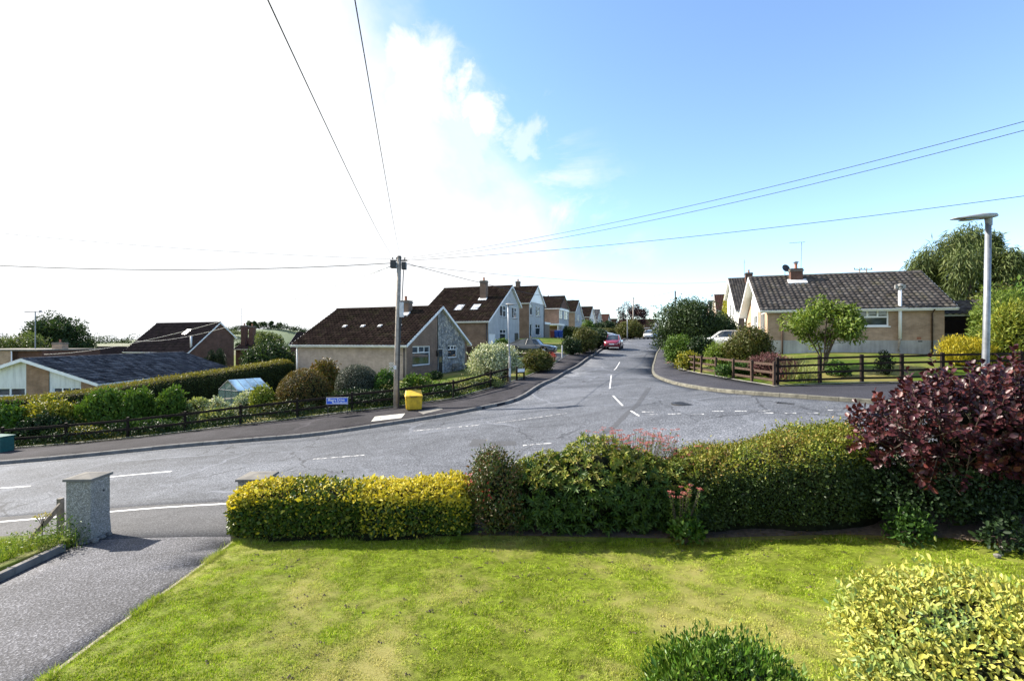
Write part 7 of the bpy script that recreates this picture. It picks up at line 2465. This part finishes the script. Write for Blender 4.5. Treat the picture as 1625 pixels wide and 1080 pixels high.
def car(label, loc, heading, paint, L=4.2, H=1.48, W=1.78, saloon=False, plate=True, detail=True, group=None, light=None):
    """x forward; loc is the ground point under the middle"""
    t = thing('parked_car', label, 'car', loc, heading, group)
    wb = L * .61
    ax = [wb / 2 - .02, -wb / 2]
    rw = .31
    hw = W / 2
    hb = .62 * H                                    # belt line
    # stations along the length: x, z of sill, z of shoulder, half width
    f, r = L / 2, -L / 2
    if saloon:
        st = [(f, .34, .56, hw * .62), (f - .10, .24, .70, hw * .84), (f - .45, .20, .80, hw * .95), (f - 1.15, .20, .90, hw), (.25, .19, hb + .03, hw), (-.7, .19, hb + .06, hw), (r + .95, .20, hb + .08, hw * .99), (r + .25, .24, hb + .04, hw * .92), (r, .34, hb - .12, hw * .78)]
        gl = [(f - 1.30, hb - .02), (.62, H - .04), (-.65, H), (r + .95, hb + .22), (r + .45, hb + .05)]
        g0, g1, t0, t1 = f - 1.28, r + .42, .58, -.98
    else:
        st = [(f, .36, .60, hw * .62), (f - .10, .24, .74, hw * .86), (f - .40, .20, .84, hw * .96), (f - .95, .20, .93, hw), (.3, .19, hb + .03, hw), (-.7, .19, hb + .06, hw), (r + .55, .20, hb + .10, hw * .98), (r + .12, .26, hb + .06, hw * .93), (r, .36, hb - .10, hw * .84)]
        g0, g1, t0, t1 = f - 1.0, r + .16, .42, r + .62
    def ring(x, zl, zh, w_):
        # half wheel-arch lift near the axles
        arch = 0
        for a in ax:
            if abs(x - a) < .40: arch = max(arch, math.sqrt(.40 ** 2 - (x - a) ** 2))
        zs = max(zl, arch + .30 if arch > .05 else zl)
        zs = min(zs, zh - .16)
        c = zh - .02
        return [(x, -w_ * .80, zl + .02 if arch < .05 else zs), (x, -w_ * .97, zs), (x, -w_, (zs + zh) / 2), (x, -w_ * .95, zh - .03), (x, -w_ * .70, zh + .015), (x, 0, zh + .04),
                (x, w_ * .70, zh + .015), (x, w_ * .95, zh - .03), (x, w_, (zs + zh) / 2), (x, w_ * .97, zs), (x, w_ * .80, zl + .02 if arch < .05 else zs)]
    xs = sorted(set([s[0] for s in st] + [a + k for a in ax for k in (-.41, -.36, -.25, 0, .25, .36, .41)]), reverse=True)
    sx = [s[0] for s in st][::-1]
    vs = []
    for x in xs:
        q = [np.interp(x, sx, [s[i] for s in st][::-1]) for i in (1, 2, 3)]
        vs += ring(x, *q)
    n = 11
    fs = []
    for i in range(len(xs) - 1):
        fs += [(i * n + k, i * n + k + 1, (i + 1) * n + k + 1, (i + 1) * n + k) for k in range(n - 1)]
        fs.append((i * n + n - 1, i * n, (i + 1) * n, (i + 1) * n + n - 1))
    fs += [tuple(range(n)), tuple((len(xs) - 1) * n + k for k in range(n))]
    obj('body', MB().add(vs, fs), paint, t, True)
    # cabin
    b0, b1 = hw * .90, hw * .68
    zb_ = hb - .03
    z0r, z1r = H - .05, H - .09
    lo = [(g0, zb_ - .02), (g0 - .55, zb_), ((g0 + g1) / 2, zb_ + .02), (g1, zb_ + .06)]
    hi = [(t0, H - .05), (t0 - .35, H - .01), ((t0 + t1) / 2, H), (t1, H - .07)]
    V = []
    for s in (-1, 1):
        for (x, z), w_ in zip(lo, (b0 * .88, b0, b0, b0 * .9)): V.append((x, s * w_, z))
        for (x, z), w_ in zip(hi, (b1 * .93, b1, b1, b1 * .9)): V.append((x, s * w_, z))
    gm = M['glass']
    sides = obj('side_window', MB().add(V, [(0, 1, 5, 4), (1, 2, 6, 5), (2, 3, 7, 6), (8, 9, 13, 12), (9, 10, 14, 13), (10, 11, 15, 14)]), gm, t)
    ym = .04
    obj('windscreen', MB().add(V + [(g0 + .06, 0, zb_ - .01), (t0 + .05, 0, H - .035)], [(0, 16, 17, 4), (16, 8, 12, 17)]), gm, t, True)
    obj('rear_window', MB().add(V, [(3, 11, 15, 7)]), gm, t)
    up = .012
    rv = [(x, y, z + up) for x, y, z in (V[4], V[5], V[6], V[7], V[15], V[14], V[13], V[12])] + [(t0 - .35, 0, H + .05), ((t0 + t1) / 2, 0, H + .055), (t0 + .04, 0, H), (t1, 0, H - .03)]
    obj('roof', MB().add(rv, [(0, 1, 8, 10), (1, 2, 9, 8), (2, 3, 11, 9), (10, 8, 6, 7), (8, 9, 5, 6), (9, 11, 4, 5)]), paint, t, True)
    for s in (0, 8):
        sg = -1 if s == 0 else 1
        for k, kk_ in ((0, 4), (3, 7)):
            obj('pillar', MB().tube([V[s + k], V[s + kk_]], .045, 6), paint, t)
        m0 = Vector(V[s + 2]).lerp(Vector(V[s + 1]), .15); m1 = Vector(V[s + 6]).lerp(Vector(V[s + 5]), .15)
        obj('pillar', MB().tube([m0, m1], .035, 6), M['black'], t)
        obj('window_trim', MB().tube([V[s + 4], V[s + 5], V[s + 6], V[s + 7]], .018, 5), paint, t)
        obj('wing_mirror', MB().cbox((g0 - .42, sg * (hw + .07), hb + .08), (.12, .16, .12)), paint, t, bevel=.03)
    # wheels
    for a in ax:
        for s in (-1, 1):
            M4 = Matrix.Translation((a, s * (hw - .10), rw)) @ Matrix.Rotation(R(90), 4, 'X')
            wv = obj('wheel', MB().lathe([(rw * .62, -.1), (rw * .95, -.1), (rw, -.06), (rw, .06), (rw * .95, .1), (rw * .62, .1)], 20, M4), M['tyre'], t, True)
            rm = MB()
            rm.lathe([(rw * .66, -.105), (rw * .60, -.11), (rw * .60, .11), (rw * .66, .105)], 18, M4)
            for k in range(5):
                rm.box((.03, -.035, -.112), (rw * .60, .035, .112), M4 @ Matrix.Rotation(k * 1.2566, 4, 'Z'))
            obj('rim', rm, M['alloy'], wv)
    obj('underbody', MB().box((r + .15, -hw * .78, .17), (f - .15, hw * .78, .5)), M['black'], t)
    for s in (-1, 1):
        obj('headlight', MB().add([(f - .06, s * hw * .48, .60), (f - .10, s * hw * .80, .62), (f - .36, s * hw * .93, .78), (f - .14, s * hw * .52, .70), (f - .02, s * hw * .48, .61), (f - .04, s * hw * .82, .63), (f - .33, s * hw * .975, .79), (f - .10, s * hw * .52, .72)],
                                  [(0, 1, 2, 3), (4, 5, 6, 7), (0, 1, 5, 4), (1, 2, 6, 5), (2, 3, 7, 6), (3, 0, 4, 7)]), M['lamp_lens'], t)
        obj('tail_light', MB().cbox((r + .05, s * hw * .74, hb - .06), (.12, .26, .16)), M['red_lens'], t, bevel=.02)
    obj('grille', MB().add([(f + .004, -hw * .45, .40), (f + .004, hw * .45, .40), (f - .01, hw * .5, .56), (f - .01, -hw * .5, .56), (f - .1, -hw * .45, .40), (f - .1, hw * .45, .40), (f - .1, hw * .5, .56), (f - .1, -hw * .5, .56)],
                            [(0, 1, 2, 3), (4, 5, 6, 7), (0, 1, 5, 4), (1, 2, 6, 5), (2, 3, 7, 6), (3, 0, 4, 7)]), M['black'], t)
    obj('number_plate', MB().box((f + .005, -.26, .44), (f + .016, .26, .55)), M['white'], t)
    obj('number_plate', MB().box((r - .016, -.26, .60), (r - .003, .26, .71)), M['plate_yellow'], t)
    return t
M['red_lens'] = plain('red_lens', (.25, .01, .01), .2)
M['plate_yellow'] = plain('rear_plate', (.6, .45, .05), .5)
M['car_red'] = carpaint('red_car_paint', (.20, .015, .035))
M['car_white'] = carpaint('white_car_paint', (.72, .73, .74))
M['car_dark'] = carpaint('dark_car_paint', (.018, .026, .034))
M['car_blue'] = carpaint('blue_car_paint', (.05, .12, .34))
M['car_silver'] = carpaint('silver_car_paint', (.42, .43, .45))
hd = math.atan2(-.94, -.342)
def carpos(u, d):
    q = at(u, d)
    return q
q = at(974, 52.5); q.z = float(terr(q.x, q.y)[0]) + .05
car('red hatchback parked half on the left pavement facing downhill', q, hd + .03, M['car_red'], 4.1, 1.50, 1.78)
car('dark saloon on the neighbour drive beside the grey render house', at(843, 44.5), BA + .02, M['car_dark'], 4.7, 1.44, 1.82, True)
car('white car on the drive behind the wide olive bush', at(1152, 41), BR + math.pi, M['car_white'], 4.3, 1.50, 1.8)
car('dark red car behind the white one by the big shrub', at(1142, 50), BR + math.pi, M['car_red'], 4.2, 1.48, 1.78)
car('white car facing us at the far end of the street', at(1030, 81), hd, M['car_white'], 4.2, 1.5, 1.8)
car('blue car next to the far white car', at(1042, 80), hd + 1.2, M['car_blue'], 3.9, 1.42, 1.7)
car('second white car half hidden by the big shrub at the street end', at(1053, 82), hd + .3, M['car_white'], 4.2, 1.55, 1.8)
car('silver car half hidden by the bushes behind the red hatchback', at(953, 66), BA, M['car_silver'], 4.2, 1.45, 1.75)

# ------------------------------------------------------------------ small garden things
planter('white urn of flowers by the neighbour drive', 838, 38.3, .30, .62, M['white'], seed=2, lcol='leaf_pieris')
planter('terracotta pot of flowers right of the white urn', 859, 39.0, .30, .42, M['pot'], seed=3, lcol='leaf_autumn')
planter('reddish flower tub at the end of the neighbour drive', 876, 40.0, .34, .42, M['pot'], seed=4, lcol='leaf_red')
planter('small dark pot on the step of the brown brick bungalow', 690, 34.0, .18, .3, M['black'], seed=5)
def wheelie(label, u, d, mat):
    q = at(u, d)
    t = thing('wheelie_bin', label, 'bin', q, BA)
    obj('body', MB().add([(-.24, -.26, .06), (.24, -.26, .06), (.24, .26, .06), (-.24, .26, .06), (-.29, -.34, .95), (.29, -.34, .95), (.29, .34, .95), (-.29, .34, .95)], [(0, 3, 2, 1), (0, 1, 5, 4), (1, 2, 6, 5), (2, 3, 7, 6), (3, 0, 4, 7), (4, 5, 6, 7)]), mat, t, bevel=.02)
    obj('lid', MB().add([(-.31, -.36, .955), (.31, -.36, .955), (.31, .38, .955), (-.31, .38, .955), (-.28, -.30, 1.03), (.28, -.30, 1.03), (.28, .36, 1.08), (-.28, .36, 1.08)], [(0, 3, 2, 1), (0, 1, 5, 4), (1, 2, 6, 5), (2, 3, 7, 6), (3, 0, 4, 7), (4, 5, 6, 7)]), mat, t)
    obj('handle', MB().tube([(-.22, .43, .98), (.22, .43, .98)], .018, 6), M['black'], t)
    for x in (-.25, .25):
        obj('wheel', MB().lathe([(.1, -.03), (.1, .03)], 12, Matrix.Translation((x, .28, .1)) @ Matrix.Rotation(R(90), 4, 'Y')), M['tyre'], t)
wheelie('reddish brown wheelie bin by the white garage door', 877, 69, M['red_bin'])
wheelie('bright blue wheelie bin, left of the two by the garage', 883.5, 69, M['blue_bin'])
wheelie('bright blue wheelie bin, right of the two by the garage', 890, 69, M['blue_bin'])
# wooden side gate between the houses
def side_gate():
    q = Vector((ux(748, 45.5), 45.5, 0)); q.z = gz(q.x, q.y)
    t = thing('garden_gate', 'brown boarded side gate between bungalow and grey render house', 'gate', q, BA)
    for i in range(12):
        obj('board', MB().box((-1.1 + i * .18, -.012, .05), (-.93 + i * .18, .012, 1.45)), M['brwood'], t)
    for z in (.3, 1.2):
        obj('rail', MB().box((-1.1, .014, z), (1.05, .05, z + .1)), M['brwood'], t)
    for x in (-1.2, 1.1):
        obj('post', MB().box((x - .06, -.06, -.2), (x + .06, .06, 1.6)), M['brwood'], t)
side_gate()
# low stone wall and steel gate posts at the neighbour drive
def gate_post(label, u, d, h):
    q = at(u, d)
    t = thing('gate_post', label, 'post', q)
    obj('post', MB().tube([(0, 0, -.2), (0, 0, h)], .05, 8), M['lead'], t)
    obj('cap', MB().lathe([(.06, h), (.05, h + .05), (.01, h + .08)], 8), M['lead'], t)
gate_post('thin grey gate post on the near side of the neighbour lawn', 892, 42.2, 1.0)
gate_post('grey gate post by the dark bush at the neighbour gate', 911.5, 45.8, 1.0)
q = at(907.5, 46.3)
t = thing('bollard_light', 'round headed pale post at the neighbour gate', 'post', q)
obj('post', MB().tube([(0, 0, -.1), (0, 0, .95)], .10, 10), M['concrete'], t)
obj('ball', MB().lathe([(.02, .93), (.12, .99), (.16, 1.08), (.12, 1.18), (.02, 1.22)], 12), M['slabwhite'], t, True)
# white end stop of the right fence edging and reddish pavement mend
strip('red_patch', px2((1056, 576), (1075, 574.5)), .9, M['pot'], .004, off=.11)
q = G(RF[i0][0] + .02, RF[i0][1] + .25)
t = thing('marker_post', 'white painted edging post where the brown fence begins', 'post', q)
obj('post', MB().box((-.05, -.05, -.1), (.05, .05, .75)), M['white'], t)

# aerial mast left
q = Vector((ux(56, 60), 60, 0)); q.z = gz(q.x, q.y)
t = thing('tv_aerial', 'tall television aerial mast before the round dark tree', 'aerial', q)
zt = CZ + (540 - 494) / F * 60 - q.z
obj('mast', MB().tube([(0, 0, -.2), (0, 0, zt)], .06, 6), M['steel'], t)
obj('boom', MB().tube([(-1.3, 0, zt - .05), (.75, .1, zt + .0)], .05, 5), M['steel'], t)
for i in range(8):
    x = -1.25 + i * .27
    obj('element', MB().tube([(x, -.35, zt - .04), (x, .35, zt - .03)], .014, 4), M['steel'], t)
obj('reflector', MB().box((.62, -.15, zt - .10), (.66, .15, zt + .12)), M['steel'], t)

# ------------------------------------------------------------------ overhead wires
def wire(label, a, b, sag, r=.011, n=28, mat=None, group='overhead wires'):
    a, b = Vector(a), Vector(b)
    pts = []
    for i in range(n + 1):
        f = i / n
        p = a.lerp(b, f)
        p.z -= 4 * sag * f * (1 - f)
        pts.append(p - a)
    o = obj('overhead_wire', MB().tube(pts, r, 5), mat or M['wire'], None, True)
    o.location = a
    return tag(o, label, 'wire', group)
A0 = PTOP + Vector((-.1, -.1, -.1)); A1 = PTOP + Vector((.1, -.1, -.08))
wire('steeper cable from the utility pole passing overhead, left of the pair', A0, px(360, -140, 1.7), .25, .0036)
wire('steeper cable from the utility pole passing overhead, right of the pair', A1, px(534, -170, 1.7), .12, .0036)
wire('dark sagging cable from the utility pole to the left picture edge', PTOP + Vector((-.15, 0, -.28)), px(-500, 378, 22), .80, .018)
wire('thin faint cable above the dark one at the left', PTOP + Vector((-.15, 0, -.1)), px(-500, 306, 24), .55, .007)
wire('cable from the utility pole up the street to the plain pole', PTOP + Vector((.15, 0, -.25)), P2, 1.2, .016)
wire('upper cable of the close pair rising to the upper right', A1, px(2100, 60, 9), .55, .008)
wire('lower cable of the close pair rising to the upper right', A1 + Vector((0, .1, -.06)), px(2100, 76, 9), .62, .008)
wire('single cable below the close pair on the right', A1 + Vector((0, 0, -.12)), px(2000, 258, 13), .35, .010)
wire('faint cable from the utility pole to the white rendered house', A1 + Vector((0, 0, -.3)), px(1212, 441, 58), .8, .010)
wire('wire between the plain pole and the dark pole', P2, P3, .25, .018)
wire('wire from the plain pole to the far cross arm pole', P2, P4, .8, .02)
wire('service wire from the utility pole to the large dark roof', PTOP + Vector((-.1, 0, -.3)), px(205, 540, 66), 1.3, .012, mat=M['lead'])
wire('service wire from the utility pole to the flat roofed house', PTOP + Vector((-.1, 0, -.35)), px(70, 562, 55), 1.0, .012, mat=M['lead'])
